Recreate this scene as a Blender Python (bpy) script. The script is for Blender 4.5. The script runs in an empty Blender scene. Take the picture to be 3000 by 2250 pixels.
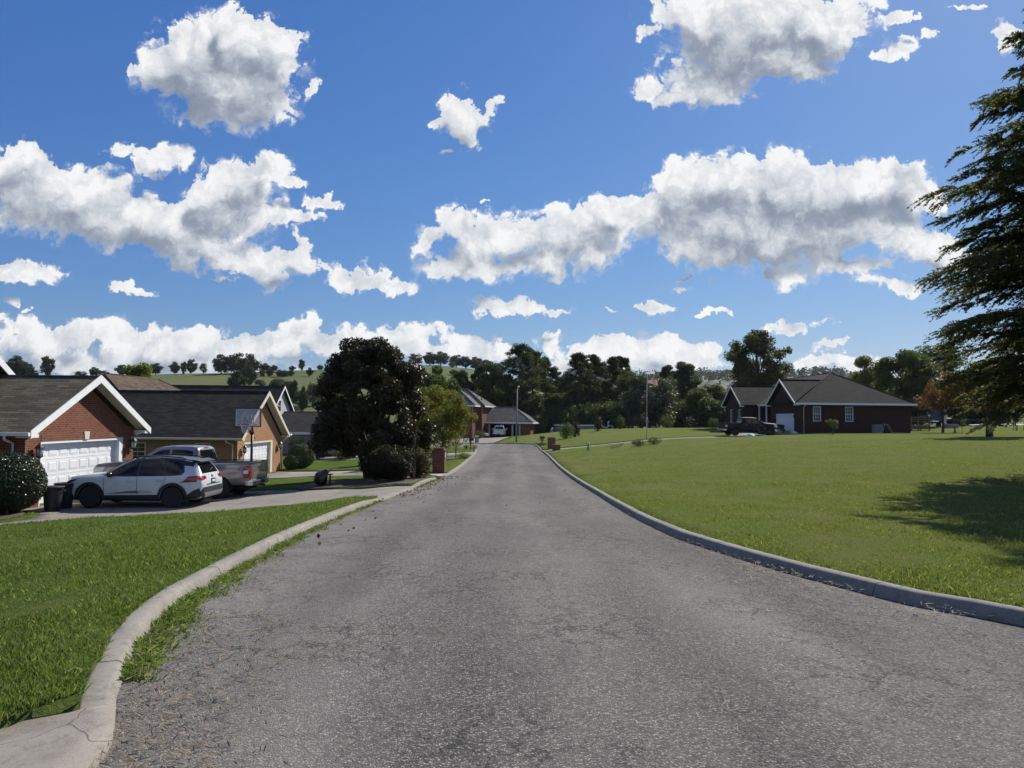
import bpy, bmesh, math, random
import numpy as np
from mathutils import Vector, Matrix, geometry
from mathutils.bvhtree import BVHTree

sc = bpy.context.scene
COL = sc.collection
R = math.radians

# ---------------------------------------------------------------- camera
FPX = 2080.0                      # focal length in pixels of the 3000 px wide photograph
CAM_H = 1.65
PITCH, ROLL = R(2.75), R(0.55)
CAM_M = Matrix.Rotation(math.pi / 2 + PITCH, 3, 'X') @ Matrix.Rotation(ROLL, 3, 'Z')
cam_d = bpy.data.cameras.new("camera")
cam = bpy.data.objects.new("camera", cam_d)
COL.objects.link(cam)
cam.matrix_world = Matrix.Translation((0, 0, CAM_H)) @ CAM_M.to_4x4()
cam_d.sensor_fit = 'HORIZONTAL'
cam_d.sensor_width = 36.0
cam_d.lens = 36.0 * FPX / 3000.0
cam_d.clip_start = 0.05
cam_d.clip_end = 6000
sc.camera = cam

# ---------------------------------------------------------------- render settings, light
sc.render.engine = 'CYCLES'
cy = sc.cycles
cy.use_adaptive_sampling = True
cy.adaptive_threshold = 0.012
cy.max_bounces = 7
cy.diffuse_bounces = 3
cy.glossy_bounces = 3
cy.transmission_bounces = 4
cy.transparent_max_bounces = 6
cy.volume_bounces = 0
cy.caustics_reflective = False
cy.caustics_refractive = False
cy.use_denoising = True
sc.view_settings.view_transform = 'Standard'
sc.view_settings.look = 'None'
sc.view_settings.exposure = 0.4
sc.view_settings.gamma = 1.0

SUN_AZ, SUN_EL = R(36), R(39)     # azimuth to the right of straight ahead (+Y)
SUN_V = Vector((math.sin(SUN_AZ) * math.cos(SUN_EL), math.cos(SUN_AZ) * math.cos(SUN_EL), math.sin(SUN_EL)))
sun_d = bpy.data.lights.new("sun", 'SUN')
sun_d.energy = 5.0
sun_d.angle = R(0.53)
sun_d.color = (1.0, 0.94, 0.85)
sun = bpy.data.objects.new("sun", sun_d)
COL.objects.link(sun)
sun.rotation_euler = (-SUN_V).to_track_quat('-Z', 'Y').to_euler()


def cam_ray(px, py):
    d = CAM_M @ Vector(((px - 1500.0) / FPX, -(py - 1125.0) / FPX, -1.0))
    return d


def at(px, py, d):
    """point on the line of sight through a pixel at forward distance d"""
    r = cam_ray(px, py)
    return Vector((0, 0, CAM_H)) + r * (d / r.y)


# ---------------------------------------------------------------- sky with clouds
# every cloud is a handful of soft ellipses laid out on the sky by direction
Q1 = [(1000,180,230,150),(820,240,170,140),(1180,230,150,150),(760,330,200,90),(950,400,280,140),(1150,420,160,110),
 (900,520,100,70),(1015,85,50,55),(600,310,70,30),(1368,380,30,35),
 (80,690,190,90),(130,850,230,140),(340,800,170,100),(420,930,300,120),(700,960,280,120),(850,1060,240,100),
 (1050,1130,240,80),(1250,1130,90,60),(1305,1050,32,55),(1180,1205,140,45),(540,640,85,36),(730,660,90,55),(600,730,70,50),
 (1010,770,150,80),(1130,720,105,60),(1000,870,170,80),(1150,950,150,60),(1300,935,120,42),(1400,862,95,28),(1250,790,75,34),(880,820,80,60),
 (100,1170,150,55),(20,1165,110,55),(550,1235,85,30),(965,1228,60,13),(60,1330,45,20),(140,1360,20,10),
 (1500,1190,95,65),(1600,1220,140,52),(1720,1225,90,42),(1380,1160,33,18),
 (1960,470,105,85),(2060,500,90,80),(2020,590,50,55),(1960,648,40,17),(2160,450,48,28),(1870,490,45,28),(2170,1470,30,14),
 (1820,1030,80,55),(1960,990,80,80),(2080,1010,130,85),(1950,1130,140,65),(2100,1150,150,65),
 (2100,1320,100,42),(2190,1350,45,24),(2110,877,14,8),
 (100,1470,170,75),(330,1455,125,70),(600,1465,190,80),(760,1490,190,62),(1050,1490,210,70),(1300,1460,190,70),(1500,1490,140,60),
 (1780,1462,125,55),(1800,1535,190,42),(2050,1490,100,40),(2120,1540,150,35),(300,1580,400,55),(900,1580,500,55),(430,1600,60,30)]
Q2 = [(60,1000,140,105),(230,970,115,100),(390,950,115,105),(455,880,55,55),(120,1140,140,65),(350,1100,170,75),(600,940,115,95),
 (730,830,125,120),(900,770,145,120),(1130,745,170,115),(950,950,340,165),(1300,850,270,150),(1500,800,190,110),(1680,790,105,100),
 (1750,860,130,85),(1500,980,290,110),(1150,1050,290,85),(780,1085,190,70),(1180,1185,140,50),(1400,1135,140,50),(1600,1140,150,50),
 (1780,1060,120,55),(1650,1225,150,30),(1850,1110,110,90),
 (800,80,240,115),(1100,80,340,125),(1350,60,240,115),(1000,220,320,120),(1200,250,200,80),(820,340,220,85),(890,410,200,50),
 (560,400,75,38),(560,140,60,36),(1400,180,110,80),(700,445,70,34),(1300,310,75,36),
 (1690,190,80,40),(1620,215,50,22),(1660,90,55,22),(1740,75,30,12),(1810,135,42,26),(2130,140,85,55),(2090,205,45,30),(1960,8,70,16),
 (715,1235,56,26),(735,1175,32,15),(645,1343,85,26),(610,1320,40,20),(455,1348,26,8),(865,1365,30,13),(945,1360,38,16),(1230,1402,130,30),
 (1205,1385,70,25),(1380,1497,55,18),(1422,1478,22,18),(160,1345,85,28),(10,1322,65,42),(880,1210,18,13),
 (140,1467,95,42),(400,1500,130,45),(680,1510,150,55),(830,1545,90,42),(300,1565,300,52),(600,1592,350,42),(1330,1562,140,36),(1500,1572,110,32)]
BLOBS = [(x * .6781, y * .6781, a * .6781, b * .6781) for x, y, a, b in Q1]
BLOBS += [(1500 + x * .6781, y * .6781, a * .6781, b * .6781) for x, y, a, b in Q2]
BLOBS += [(x, y, a, b) for x, y, a, b in [(-350, 500, 260, 120), (-600, 900, 300, 90), (-300, 1010, 260, 60), (3300, 500, 260, 130),
          (3500, 950, 330, 80), (3250, 1050, 220, 40), (400, -350, 300, 200), (1800, -500, 380, 220), (2900, -450, 260, 150)]]


def nd(nt, t, **kw):
    n = nt.nodes.new(t)
    for k, v in kw.items():
        setattr(n, k, v)
    return n


def setin(nt, sock, v):
    if hasattr(v, 'is_linked') or isinstance(v, bpy.types.NodeSocket):
        nt.links.new(v, sock)
    else:
        sock.default_value = v


def mth(nt, op, a, b=None, c=None, clamp=False):
    n = nt.nodes.new('ShaderNodeMath')
    n.operation = op
    n.use_clamp = clamp
    for i, v in enumerate((a, b, c)):
        if v is not None:
            setin(nt, n.inputs[i], v)
    return n.outputs[0]


def vmth(nt, op, a, b=None, c=None, scale=None):
    n = nt.nodes.new('ShaderNodeVectorMath')
    n.operation = op
    for i, v in enumerate((a, b, c)):
        if v is not None:
            setin(nt, n.inputs[i], v)
    if scale is not None:
        setin(nt, n.inputs['Scale'], scale)
    return n.outputs['Value'] if op in ('LENGTH', 'DOT_PRODUCT', 'DISTANCE') else n.outputs['Vector']


def maprange(nt, v, a, b, c=0.0, d=1.0, smooth=False):
    n = nt.nodes.new('ShaderNodeMapRange')
    n.clamp = True
    if smooth:
        n.interpolation_type = 'SMOOTHSTEP'
    setin(nt, n.inputs[0], v)
    for i, x in enumerate((a, b, c, d)):
        setin(nt, n.inputs[i + 1], x)
    return n.outputs[0]


def noise(nt, vec, scale, detail=3.0, rough=0.5, dist=0.0, col=False, lac=2.0, dim='3D'):
    n = nt.nodes.new('ShaderNodeTexNoise')
    n.noise_dimensions = dim
    setin(nt, n.inputs['Vector'], vec)
    setin(nt, n.inputs['Scale'], scale)
    n.inputs['Detail'].default_value = detail
    n.inputs['Roughness'].default_value = rough
    n.inputs['Distortion'].default_value = dist
    n.inputs['Lacunarity'].default_value = lac
    return n.outputs['Color'] if col else n.outputs['Fac']


def mixc(nt, f, a, b, mode='MIX'):
    n = nt.nodes.new('ShaderNodeMix')
    n.data_type = 'RGBA'
    n.blend_type = mode
    setin(nt, n.inputs[0], f)
    setin(nt, n.inputs[6], a)
    setin(nt, n.inputs[7], b)
    return n.outputs[2]


def ramp(nt, v, stops, interp='LINEAR'):
    n = nt.nodes.new('ShaderNodeValToRGB')
    n.color_ramp.interpolation = interp
    el = n.color_ramp.elements
    while len(el) < len(stops):
        el.new(0.5)
    for e, (p, c) in zip(el, stops):
        e.position = p
        e.color = (c[0], c[1], c[2], 1) if len(c) == 3 else c
    setin(nt, n.inputs[0], v)
    return n.outputs['Color']


def cloud_group(fine=True):
    g = bpy.data.node_groups.new("cloud_density", 'ShaderNodeTree')
    g.interface.new_socket("Vector", in_out='INPUT', socket_type='NodeSocketVector')
    g.interface.new_socket("Density", in_out='OUTPUT', socket_type='NodeSocketFloat')
    g.interface.new_socket("Body", in_out='OUTPUT', socket_type='NodeSocketFloat')
    gi = g.nodes.new('NodeGroupInput')
    go = g.nodes.new('NodeGroupOutput')
    v = gi.outputs[0]
    p = vmth(g, 'ADD', v, vmth(g, 'MULTIPLY', vmth(g, 'SUBTRACT', noise(g, v, 10.0, 3.0 if fine else 2.0, 0.6, col=True, dim='2D'), (.5, .5, .5)), (.075, .055, 0)))
    if fine:
        p = vmth(g, 'ADD', p, vmth(g, 'MULTIPLY', vmth(g, 'SUBTRACT', noise(g, v, 46.0, 3.0, 0.65, col=True, dim='2D'), (.5, .5, .5)), (.030, .026, 0)))
    tot, q, p0 = None, p, p
    pa, pb, pu, pv = 1.0, 1.0, 0.0, 0.0
    for i, (x, y, a, b) in enumerate(BLOBS):
        r = cam_ray(x, y)
        u0, v0 = r.x / r.y, r.z / r.y
        ra, rb = 1.72 * a / FPX, 1.72 * b / FPX
        if i % 14 == 0 and tot is not None:   # ties each batch to the sum so far: keeps the shader's stack small
            p = vmth(g, 'SCALE', p, scale=mth(g, 'MULTIPLY_ADD', tot, 1e-9, 1.0))
        q = vmth(g, 'MULTIPLY_ADD', p, (1 / ra, 1 / rb, 0), (-u0 / ra, -v0 / rb, 0))
        t = g.nodes.new('ShaderNodeTexGradient')
        t.gradient_type = 'QUADRATIC_SPHERE'
        g.links.new(q, t.inputs[0])
        tot = t.outputs['Fac'] if tot is None else mth(g, 'ADD', tot, t.outputs['Fac'])
    fb = mth(g, 'SUBTRACT', noise(g, v, 17.0, 8.0 if fine else 4.0, 0.62, dim='2D'), .5)
    vo = g.nodes.new('ShaderNodeTexVoronoi')                 # rounded billows
    vo.voronoi_dimensions = '2D'
    vo.feature = 'SMOOTH_F1'
    vo.inputs['Scale'].default_value = 26.0
    vo.inputs['Detail'].default_value = 3.0 if fine else 1.0
    vo.inputs['Roughness'].default_value = .55
    vo.inputs['Smoothness'].default_value = .35
    g.links.new(p0, vo.inputs['Vector'])
    bil = mth(g, 'SUBTRACT', .56, vo.outputs['Distance'])
    fb = mth(g, 'MULTIPLY_ADD', bil, .75, mth(g, 'MULTIPLY', fb, 1.15))
    d = mth(g, 'MULTIPLY_ADD', fb, maprange(g, tot, 0.0, .3), mth(g, 'MULTIPLY', tot, 1.7))
    g.links.new(mth(g, 'SUBTRACT', d, .10), go.inputs[0])
    g.links.new(tot, go.inputs[1])
    return g


SKY_GRADE = [(1.16, .56), (.90, .64), (.58, .88)]
world = bpy.data.worlds.new("World")
sc.world = world
world.use_nodes = True
wt = world.node_tree
wt.nodes.clear()
world.cycles.sampling_method = 'MANUAL'
world.cycles.sample_map_resolution = 256
w_out = wt.nodes.new('ShaderNodeOutputWorld')
sky = wt.nodes.new('ShaderNodeTexSky')
sky.sky_type = 'NISHITA'
sky.sun_disc = False
sky.sun_elevation = SUN_EL
sky.sun_rotation = SUN_AZ
sky.altitude = 300
sky.air_density = 1.25
sky.dust_density = 0.35
sky.ozone_density = 3.0
# the phone's rendering of a clear sky: deeper blue, flatter towards the horizon
sk = nd(wt, 'ShaderNodeSeparateColor')
wt.links.new(sky.outputs[0], sk.inputs[0])
cmb = nd(wt, 'ShaderNodeCombineColor')
for i, (gam, gain) in enumerate(SKY_GRADE):
    wt.links.new(mth(wt, 'MULTIPLY', mth(wt, 'POWER', mth(wt, 'MULTIPLY', sk.outputs[i], .1), gam), gain * 10), cmb.inputs[i])
bg_sky = wt.nodes.new('ShaderNodeBackground')
bg_sky.inputs[1].default_value = 0.065
wt.links.new(cmb.outputs[0], bg_sky.inputs[0])
tc = wt.nodes.new('ShaderNodeTexCoord')
sep = wt.nodes.new('ShaderNodeSeparateXYZ')
wt.links.new(tc.outputs['Generated'], sep.inputs[0])
ysafe = mth(wt, 'MAXIMUM', sep.outputs[1], 0.08)
uv = wt.nodes.new('ShaderNodeCombineXYZ')
wt.links.new(mth(wt, 'DIVIDE', sep.outputs[0], ysafe), uv.inputs[0])
wt.links.new(mth(wt, 'DIVIDE', sep.outputs[2], ysafe), uv.inputs[1])
g1 = nd(wt, 'ShaderNodeGroup', node_tree=cloud_group(True))
wt.links.new(uv.outputs[0], g1.inputs[0])
g2 = nd(wt, 'ShaderNodeGroup', node_tree=cloud_group(False))
wt.links.new(vmth(wt, 'ADD', uv.outputs[0], (.012, .036, 0)), g2.inputs[0])
dens, body = g1.outputs[0], g1.outputs[1]
dens_up, body_up = g2.outputs[0], g2.outputs[1]
relief = mth(wt, 'SUBTRACT', dens_up, dens)                # < 0 on crests facing the sun, > 0 on undersides
soft = maprange(wt, relief, -.45, .35, .10, .55)
alpha = maprange(wt, dens, -.02, soft, 0, 1, smooth=True)
grey = maprange(wt, body_up, .10, 1.55, smooth=True)       # cloud mass between here and the sun
fineb = mth(wt, 'SUBTRACT', mth(wt, 'MULTIPLY', body, 1.7), dens)                    # hollows between the billows
dark = mth(wt, 'MULTIPLY_ADD', fineb, .50, mth(wt, 'MULTIPLY_ADD', maprange(wt, relief, -.25, .6), .20, mth(wt, 'MULTIPLY_ADD', grey, .66, -.03)))
dark = mth(wt, 'MULTIPLY', dark, maprange(wt, dens, .0, .45, .45, 1.0), clamp=True)
cl_col = ramp(wt, dark, [(0, (.95, .955, .96)), (.10, (.85, .865, .885)), (.25, (.70, .73, .775)), (.48, (.49, .535, .605)), (.8, (.30, .345, .43)), (1, (.24, .29, .37))])
# behind the viewer: scattered cloud without hand-placed shapes
back = maprange(wt, noise(wt, tc.outputs['Generated'], 3.2, 6.0, .6), .52, .66)
front = maprange(wt, sep.outputs[1], .10, .25)
alpha = mth(wt, 'ADD', mth(wt, 'MULTIPLY', alpha, front), mth(wt, 'MULTIPLY', back, mth(wt, 'SUBTRACT', 1.0, front)), clamp=True)
bg_cl = wt.nodes.new('ShaderNodeBackground')
bg_cl.inputs[1].default_value = 0.74
wt.links.new(cl_col, bg_cl.inputs[0])
mixs = wt.nodes.new('ShaderNodeMixShader')
wt.links.new(alpha, mixs.inputs[0])
wt.links.new(bg_sky.outputs[0], mixs.inputs[1])
wt.links.new(bg_cl.outputs[0], mixs.inputs[2])
wt.links.new(mixs.outputs[0], w_out.inputs[0])

# ---------------------------------------------------------------- object helpers
class MB:
    """collects boxes, prisms, tubes and turned shapes into one mesh"""
    def __init__(self):
        self.v, self.f, self.sm = [], [], []

    def add(self, vs, fs, M=None, smooth=False):
        b = len(self.v)
        if M is not None:
            vs = [M @ Vector(p) for p in vs]
        self.v += [tuple(p) for p in vs]
        self.f += [tuple(i + b for i in f) for f in fs]
        self.sm += [smooth] * len(fs)
        return self

    def box(self, x0, x1, y0, y1, z0, z1, M=None):
        vs = [(x, y, z) for z in (z0, z1) for y in (y0, y1) for x in (x0, x1)]
        return self.add(vs, [(0, 2, 3, 1), (4, 5, 7, 6), (0, 1, 5, 4), (2, 6, 7, 3), (0, 4, 6, 2), (1, 3, 7, 5)], M)

    def prism(self, pts, d, M=None):
        """closed polygon (3D points) pushed along vector d"""
        n = len(pts)
        pts = [Vector(p) for p in pts]
        vs = pts + [p + Vector(d) for p in pts]
        fs = [tuple(reversed(range(n))), tuple(range(n, 2 * n))]
        fs += [(i, (i + 1) % n, n + (i + 1) % n, n + i) for i in range(n)]
        return self.add(vs, fs, M)

    def tube(self, pts, rad, seg=8, M=None, cap=True):
        pts = [Vector(p) for p in pts]
        if not isinstance(rad, (list, tuple)):
            rad = [rad] * len(pts)
        vs, fs = [], []
        ref = None
        for i, p in enumerate(pts):
            t = (pts[min(i + 1, len(pts) - 1)] - pts[max(i - 1, 0)]).normalized()
            if ref is None:
                ref = Vector((0, 0, 1)) if abs(t.z) < .9 else Vector((1, 0, 0))
            u = (ref - t * ref.dot(t)).normalized()
            ref = u
            w = t.cross(u)
            for k in range(seg):
                a = 2 * math.pi * k / seg
                vs.append(p + (u * math.cos(a) + w * math.sin(a)) * rad[i])
        for i in range(len(pts) - 1):
            for k in range(seg):
                k2 = (k + 1) % seg
                fs.append((i * seg + k, i * seg + k2, (i + 1) * seg + k2, (i + 1) * seg + k))
        if cap:
            fs.append(tuple(reversed(range(seg))))
            fs.append(tuple(range((len(pts) - 1) * seg, len(pts) * seg)))
        return self.add(vs, fs, M, True)

    def lathe(self, prof, seg=20, M=None, smooth=True):
        """profile [(r, z)] turned round the z axis"""
        vs, fs = [], []
        for r, z in prof:
            for k in range(seg):
                a = 2 * math.pi * k / seg
                vs.append((r * math.cos(a), r * math.sin(a), z))
        n = len(prof)
        for i in range(n - 1):
            for k in range(seg):
                k2 = (k + 1) % seg
                fs.append((i * seg + k, i * seg + k2, (i + 1) * seg + k2, (i + 1) * seg + k))
        fs.append(tuple(reversed(range(seg))))
        fs.append(tuple(range((n - 1) * seg, n * seg)))
        return self.add(vs, fs, M, smooth)

    def build(self, name, m, parent=None, loc=None, bevel=0.0):
        me = bpy.data.meshes.new(name)
        me.from_pydata(self.v, [], self.f)
        me.polygons.foreach_set('use_smooth', self.sm)
        if m is not None:
            me.materials.append(m)
        me.update()
        o = bpy.data.objects.new(name, me)
        COL.objects.link(o)
        if loc is not None:
            o.location = loc
        if parent is not None:
            o.parent = parent
        if bevel:
            b = o.modifiers.new('bevel', 'BEVEL')
            b.width = bevel
            b.segments = 2
            b.limit_method = 'ANGLE'
        return o


def npmesh(name, V, faces_n, F, m, parent=None, smooth=False, loc=None):
    """mesh from numpy: V (n,3), F flat index array, faces_n vertices per face"""
    me = bpy.data.meshes.new(name)
    V = np.asarray(V, dtype=np.float32)
    F = np.asarray(F, dtype=np.int32).ravel()
    nf = len(F) // faces_n
    me.vertices.add(len(V))
    me.vertices.foreach_set('co', V.ravel())
    me.loops.add(len(F))
    me.loops.foreach_set('vertex_index', F)
    me.polygons.add(nf)
    me.polygons.foreach_set('loop_start', np.arange(0, nf * faces_n, faces_n, dtype=np.int32))
    if smooth:
        me.polygons.foreach_set('use_smooth', np.ones(nf, dtype=bool))
    me.update(calc_edges=True)
    for x in (m if isinstance(m, (list, tuple)) else [m]):
        me.materials.append(x)
    o = bpy.data.objects.new(name, me)
    COL.objects.link(o)
    if parent is not None:
        o.parent = parent
    if loc is not None:
        o.location = loc
    return o


def tag(o, label=None, cat=None, group=None, kind=None):
    if label:
        o['label'] = label
    if cat:
        o['category'] = cat
    if group:
        o['group'] = group
    if kind:
        o['kind'] = kind
    return o


def thing(name, label, cat, loc=(0, 0, 0), rz=0.0, group=None):
    o = bpy.data.objects.new(name, None)
    COL.objects.link(o)
    o.empty_display_size = 0.2
    o.location = loc
    o.rotation_euler = (0, 0, rz)
    return tag(o, label, cat, group)


def copy_thing(root, loc, rz=0.0, scale=1.0, label=None):
    r = root.copy()
    COL.objects.link(r)
    r.location = loc
    r.rotation_euler = (0, 0, rz)
    r.scale = (scale,) * 3 if not isinstance(scale, tuple) else scale
    if label:
        r['label'] = label
    for ch in list(root.children):
        c = ch.copy()
        COL.objects.link(c)
        c.parent = r
        for g in ch.children:
            d = g.copy()
            COL.objects.link(d)
            d.parent = c
    return r


# ---------------------------------------------------------------- materials
def new_mat(name):
    m = bpy.data.materials.new(name)
    m.use_nodes = True
    nt = m.node_tree
    nt.nodes.clear()
    out = nt.nodes.new('ShaderNodeOutputMaterial')
    bs = nt.nodes.new('ShaderNodeBsdfPrincipled')
    nt.links.new(bs.outputs[0], out.inputs[0])
    return m, nt, bs, out


def objco(nt):
    return nt.nodes.new('ShaderNodeTexCoord').outputs['Object']


def bump(nt, bs, h, strength=.3, dist=.02):
    b = nt.nodes.new('ShaderNodeBump')
    b.inputs['Strength'].default_value = strength
    b.inputs['Distance'].default_value = dist
    setin(nt, b.inputs['Height'], h)
    nt.links.new(b.outputs[0], bs.inputs['Normal'])


def plain(name, col, rough=.6, metal=0.0, var=.12, scale=6.0, bmp=0.0, coat=0.0, spec=None):
    """painted / plastic / metal surface with slight dirt variation"""
    m, nt, bs, out = new_mat(name)
    co = objco(nt)
    n = noise(nt, co, scale, 5.0, .6)
    k = maprange(nt, n, .25, .75, 1 - var, 1 + var)
    c = vmth(nt, 'SCALE', col[:3], scale=k)
    nt.links.new(c, bs.inputs['Base Color'])
    nt.links.new(maprange(nt, n, .3, .7, max(.02, rough - .06), min(1, rough + .08)), bs.inputs['Roughness'])
    bs.inputs['Metallic'].default_value = metal
    bs.inputs['Coat Weight'].default_value = coat
    bs.inputs['Coat Roughness'].default_value = .04
    if spec is not None:
        bs.inputs['Specular IOR Level'].default_value = spec
    if bmp:
        bump(nt, bs, noise(nt, co, scale * 12, 3.0), bmp, .01)
    return m


def glass(name, col=(.02, .025, .03), rough=.03):
    m, nt, bs, out = new_mat(name)
    bs.inputs['Base Color'].default_value = (*col, 1)
    bs.inputs['Roughness'].default_value = rough
    bs.inputs['IOR'].default_value = 1.5
    bs.inputs['Specular IOR Level'].default_value = .7
    return m


def wall_uv(nt, roof=False):
    """(along, up) coordinates for axis aligned walls, or (along, down the slope) for roofs"""
    g = nt.nodes.new('ShaderNodeNewGeometry')
    co = objco(nt)
    s = nt.nodes.new('ShaderNodeSeparateXYZ')
    nt.links.new(co, s.inputs[0])
    n = nt.nodes.new('ShaderNodeSeparateXYZ')
    nt.links.new(g.outputs['True Normal'], n.inputs[0])
    xw = mth(nt, 'GREATER_THAN', mth(nt, 'ABSOLUTE', n.outputs[0]), mth(nt, 'ABSOLUTE', n.outputs[1]))
    along = mth(nt, 'ADD', mth(nt, 'MULTIPLY', s.outputs[1], xw), mth(nt, 'MULTIPLY', s.outputs[0], mth(nt, 'SUBTRACT', 1.0, xw)))
    c = nt.nodes.new('ShaderNodeCombineXYZ')
    nt.links.new(along, c.inputs[0])
    up = s.outputs[2]
    if roof:
        up = mth(nt, 'DIVIDE', up, mth(nt, 'MAXIMUM', mth(nt, 'SQRT', mth(nt, 'SUBTRACT', 1.0, mth(nt, 'POWER', n.outputs[2], 2.0))), .2))
    nt.links.new(up, c.inputs[1])
    return c.outputs[0], co


def brick(name, c1, c2, mortar, dark=.15):
    m, nt, bs, out = new_mat(name)
    uvw, co = wall_uv(nt)
    b = nt.nodes.new('ShaderNodeTexBrick')
    nt.links.new(uvw, b.inputs['Vector'])
    b.inputs['Scale'].default_value = 1.0
    b.inputs['Brick Width'].default_value = .215
    b.inputs['Row Height'].default_value = .0762
    b.inputs['Mortar Size'].default_value = .0065
    b.inputs['Mortar Smooth'].default_value = .3
    b.inputs['Bias'].default_value = -.1
    b.inputs['Color1'].default_value = (*c1, 1)
    b.inputs['Color2'].default_value = (*c2, 1)
    b.inputs['Mortar'].default_value = (*mortar, 1)
    n = noise(nt, co, 1.3, 6.0, .65)
    n2 = noise(nt, vmth(nt, 'MULTIPLY', uvw, (4.65, 13.1, 0)), 1.0, 1.0, .5)
    c = mixc(nt, maprange(nt, n2, .60, .70, 0, .55), b.outputs[0], (c1[0] * .35, c1[1] * .35, c1[2] * .4, 1))
    c = mixc(nt, maprange(nt, n, .3, .75, 0, dark * 2), c, (c1[0] * .5, c1[1] * .5, c1[2] * .5, 1))
    nt.links.new(c, bs.inputs['Base Color'])
    bs.inputs['Roughness'].default_value = .9
    bs.inputs['Specular IOR Level'].default_value = .1
    bump(nt, bs, mth(nt, 'SUBTRACT', mth(nt, 'MULTIPLY', noise(nt, co, 60, 3), .3), b.outputs['Fac']), .5, .008)
    return m


def shingle(name, col, var=.5):
    m, nt, bs, out = new_mat(name)
    uvw, co = wall_uv(nt, True)
    b = nt.nodes.new('ShaderNodeTexBrick')
    wob = vmth(nt, 'ADD', uvw, vmth(nt, 'SCALE', vmth(nt, 'SUBTRACT', noise(nt, uvw, 3.0, 2, col=True), (.5, .5, .5)), scale=.03))
    nt.links.new(wob, b.inputs['Vector'])
    b.inputs['Scale'].default_value = 1.0
    b.inputs['Brick Width'].default_value = .46
    b.inputs['Row Height'].default_value = .145
    b.inputs['Mortar Size'].default_value = .016
    b.inputs['Mortar Smooth'].default_value = .6
    b.inputs['Bias'].default_value = 0
    lo = tuple(x * (1 - var) for x in col)
    hi = tuple(x * (1 + var) for x in col)
    b.inputs['Color1'].default_value = (*lo, 1)
    b.inputs['Color2'].default_value = (*hi, 1)
    b.inputs['Mortar'].default_value = tuple(x * .35 for x in col) + (1,)
    st = noise(nt, vmth(nt, 'MULTIPLY', uvw, (1.6, .35, 0)), 1.0, 6.0, .65)
    c = mixc(nt, maprange(nt, st, .42, .72, 0, .5), b.outputs[0], tuple(x * .45 for x in col) + (1,))
    g = noise(nt, co, 45, 4.0, .7)
    c = mixc(nt, maprange(nt, g, .3, .7, 0, .35), c, tuple(min(1, x * 1.6) for x in col) + (1,))
    bs.inputs['Specular IOR Level'].default_value = .08
    nt.links.new(c, bs.inputs['Base Color'])
    bs.inputs['Roughness'].default_value = .9
    bump(nt, bs, mth(nt, 'SUBTRACT', mth(nt, 'MULTIPLY', g, .5), b.outputs['Fac']), .6, .012)
    return m


def siding(name, col):
    m, nt, bs, out = new_mat(name)
    co = objco(nt)
    s = nt.nodes.new('ShaderNodeSeparateXYZ')
    nt.links.new(co, s.inputs[0])
    f = mth(nt, 'FRACT', mth(nt, 'DIVIDE', s.outputs[2], .14))
    n = noise(nt, co, 3, 4)
    c = vmth(nt, 'SCALE', col, scale=mth(nt, 'MULTIPLY', maprange(nt, f, 0, .12, .45, 1), maprange(nt, n, .3, .7, .9, 1.08)))
    nt.links.new(c, bs.inputs['Base Color'])
    bs.inputs['Roughness'].default_value = .6
    bump(nt, bs, f, .6, .02)
    return m


def leafmat(name, c1, c2, c3=None, trans=.35, rough=.6, spec=.10, f3=.12, patch=0.0):
    """foliage: each leaf its own shade, light passing through"""
    m, nt, bs, out = new_mat(name)
    g = nt.nodes.new('ShaderNodeNewGeometry')
    r = g.outputs['Random Per Island']
    c = mixc(nt, r, (*c1, 1), (*c2, 1))
    if patch:
        pn = noise(nt, objco(nt), patch, 3.0, .6)
        c = mixc(nt, maprange(nt, pn, .42, .62, 0, .75), c, (*c2, 1))
    if c3:
        r2 = mth(nt, 'FRACT', mth(nt, 'MULTIPLY', r, 37.7))
        c = mixc(nt, mth(nt, 'LESS_THAN', r2, f3), c, (*c3, 1))
    nt.links.new(c, bs.inputs['Base Color'])
    bs.inputs['Roughness'].default_value = rough
    bs.inputs['Specular IOR Level'].default_value = spec
    tr = nt.nodes.new('ShaderNodeBsdfTranslucent')
    nt.links.new(vmth(nt, 'MULTIPLY', c, (1.25, 1.3, .6)), tr.inputs[0])
    mx = nt.nodes.new('ShaderNodeMixShader')
    mx.inputs[0].default_value = trans
    nt.links.new(bs.outputs[0], mx.inputs[1])
    nt.links.new(tr.outputs[0], mx.inputs[2])
    nt.links.new(mx.outputs[0], out.inputs[0])
    return m


def bark(name, col):
    m, nt, bs, out = new_mat(name)
    co = objco(nt)
    n = noise(nt, vmth(nt, 'MULTIPLY', co, (14, 14, 3)), 1.0, 5, .7)
    nt.links.new(vmth(nt, 'SCALE', col, scale=maprange(nt, n, .25, .75, .45, 1.5)), bs.inputs['Base Color'])
    bs.inputs['Roughness'].default_value = .95
    bump(nt, bs, n, .8, .03)
    return m


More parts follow.
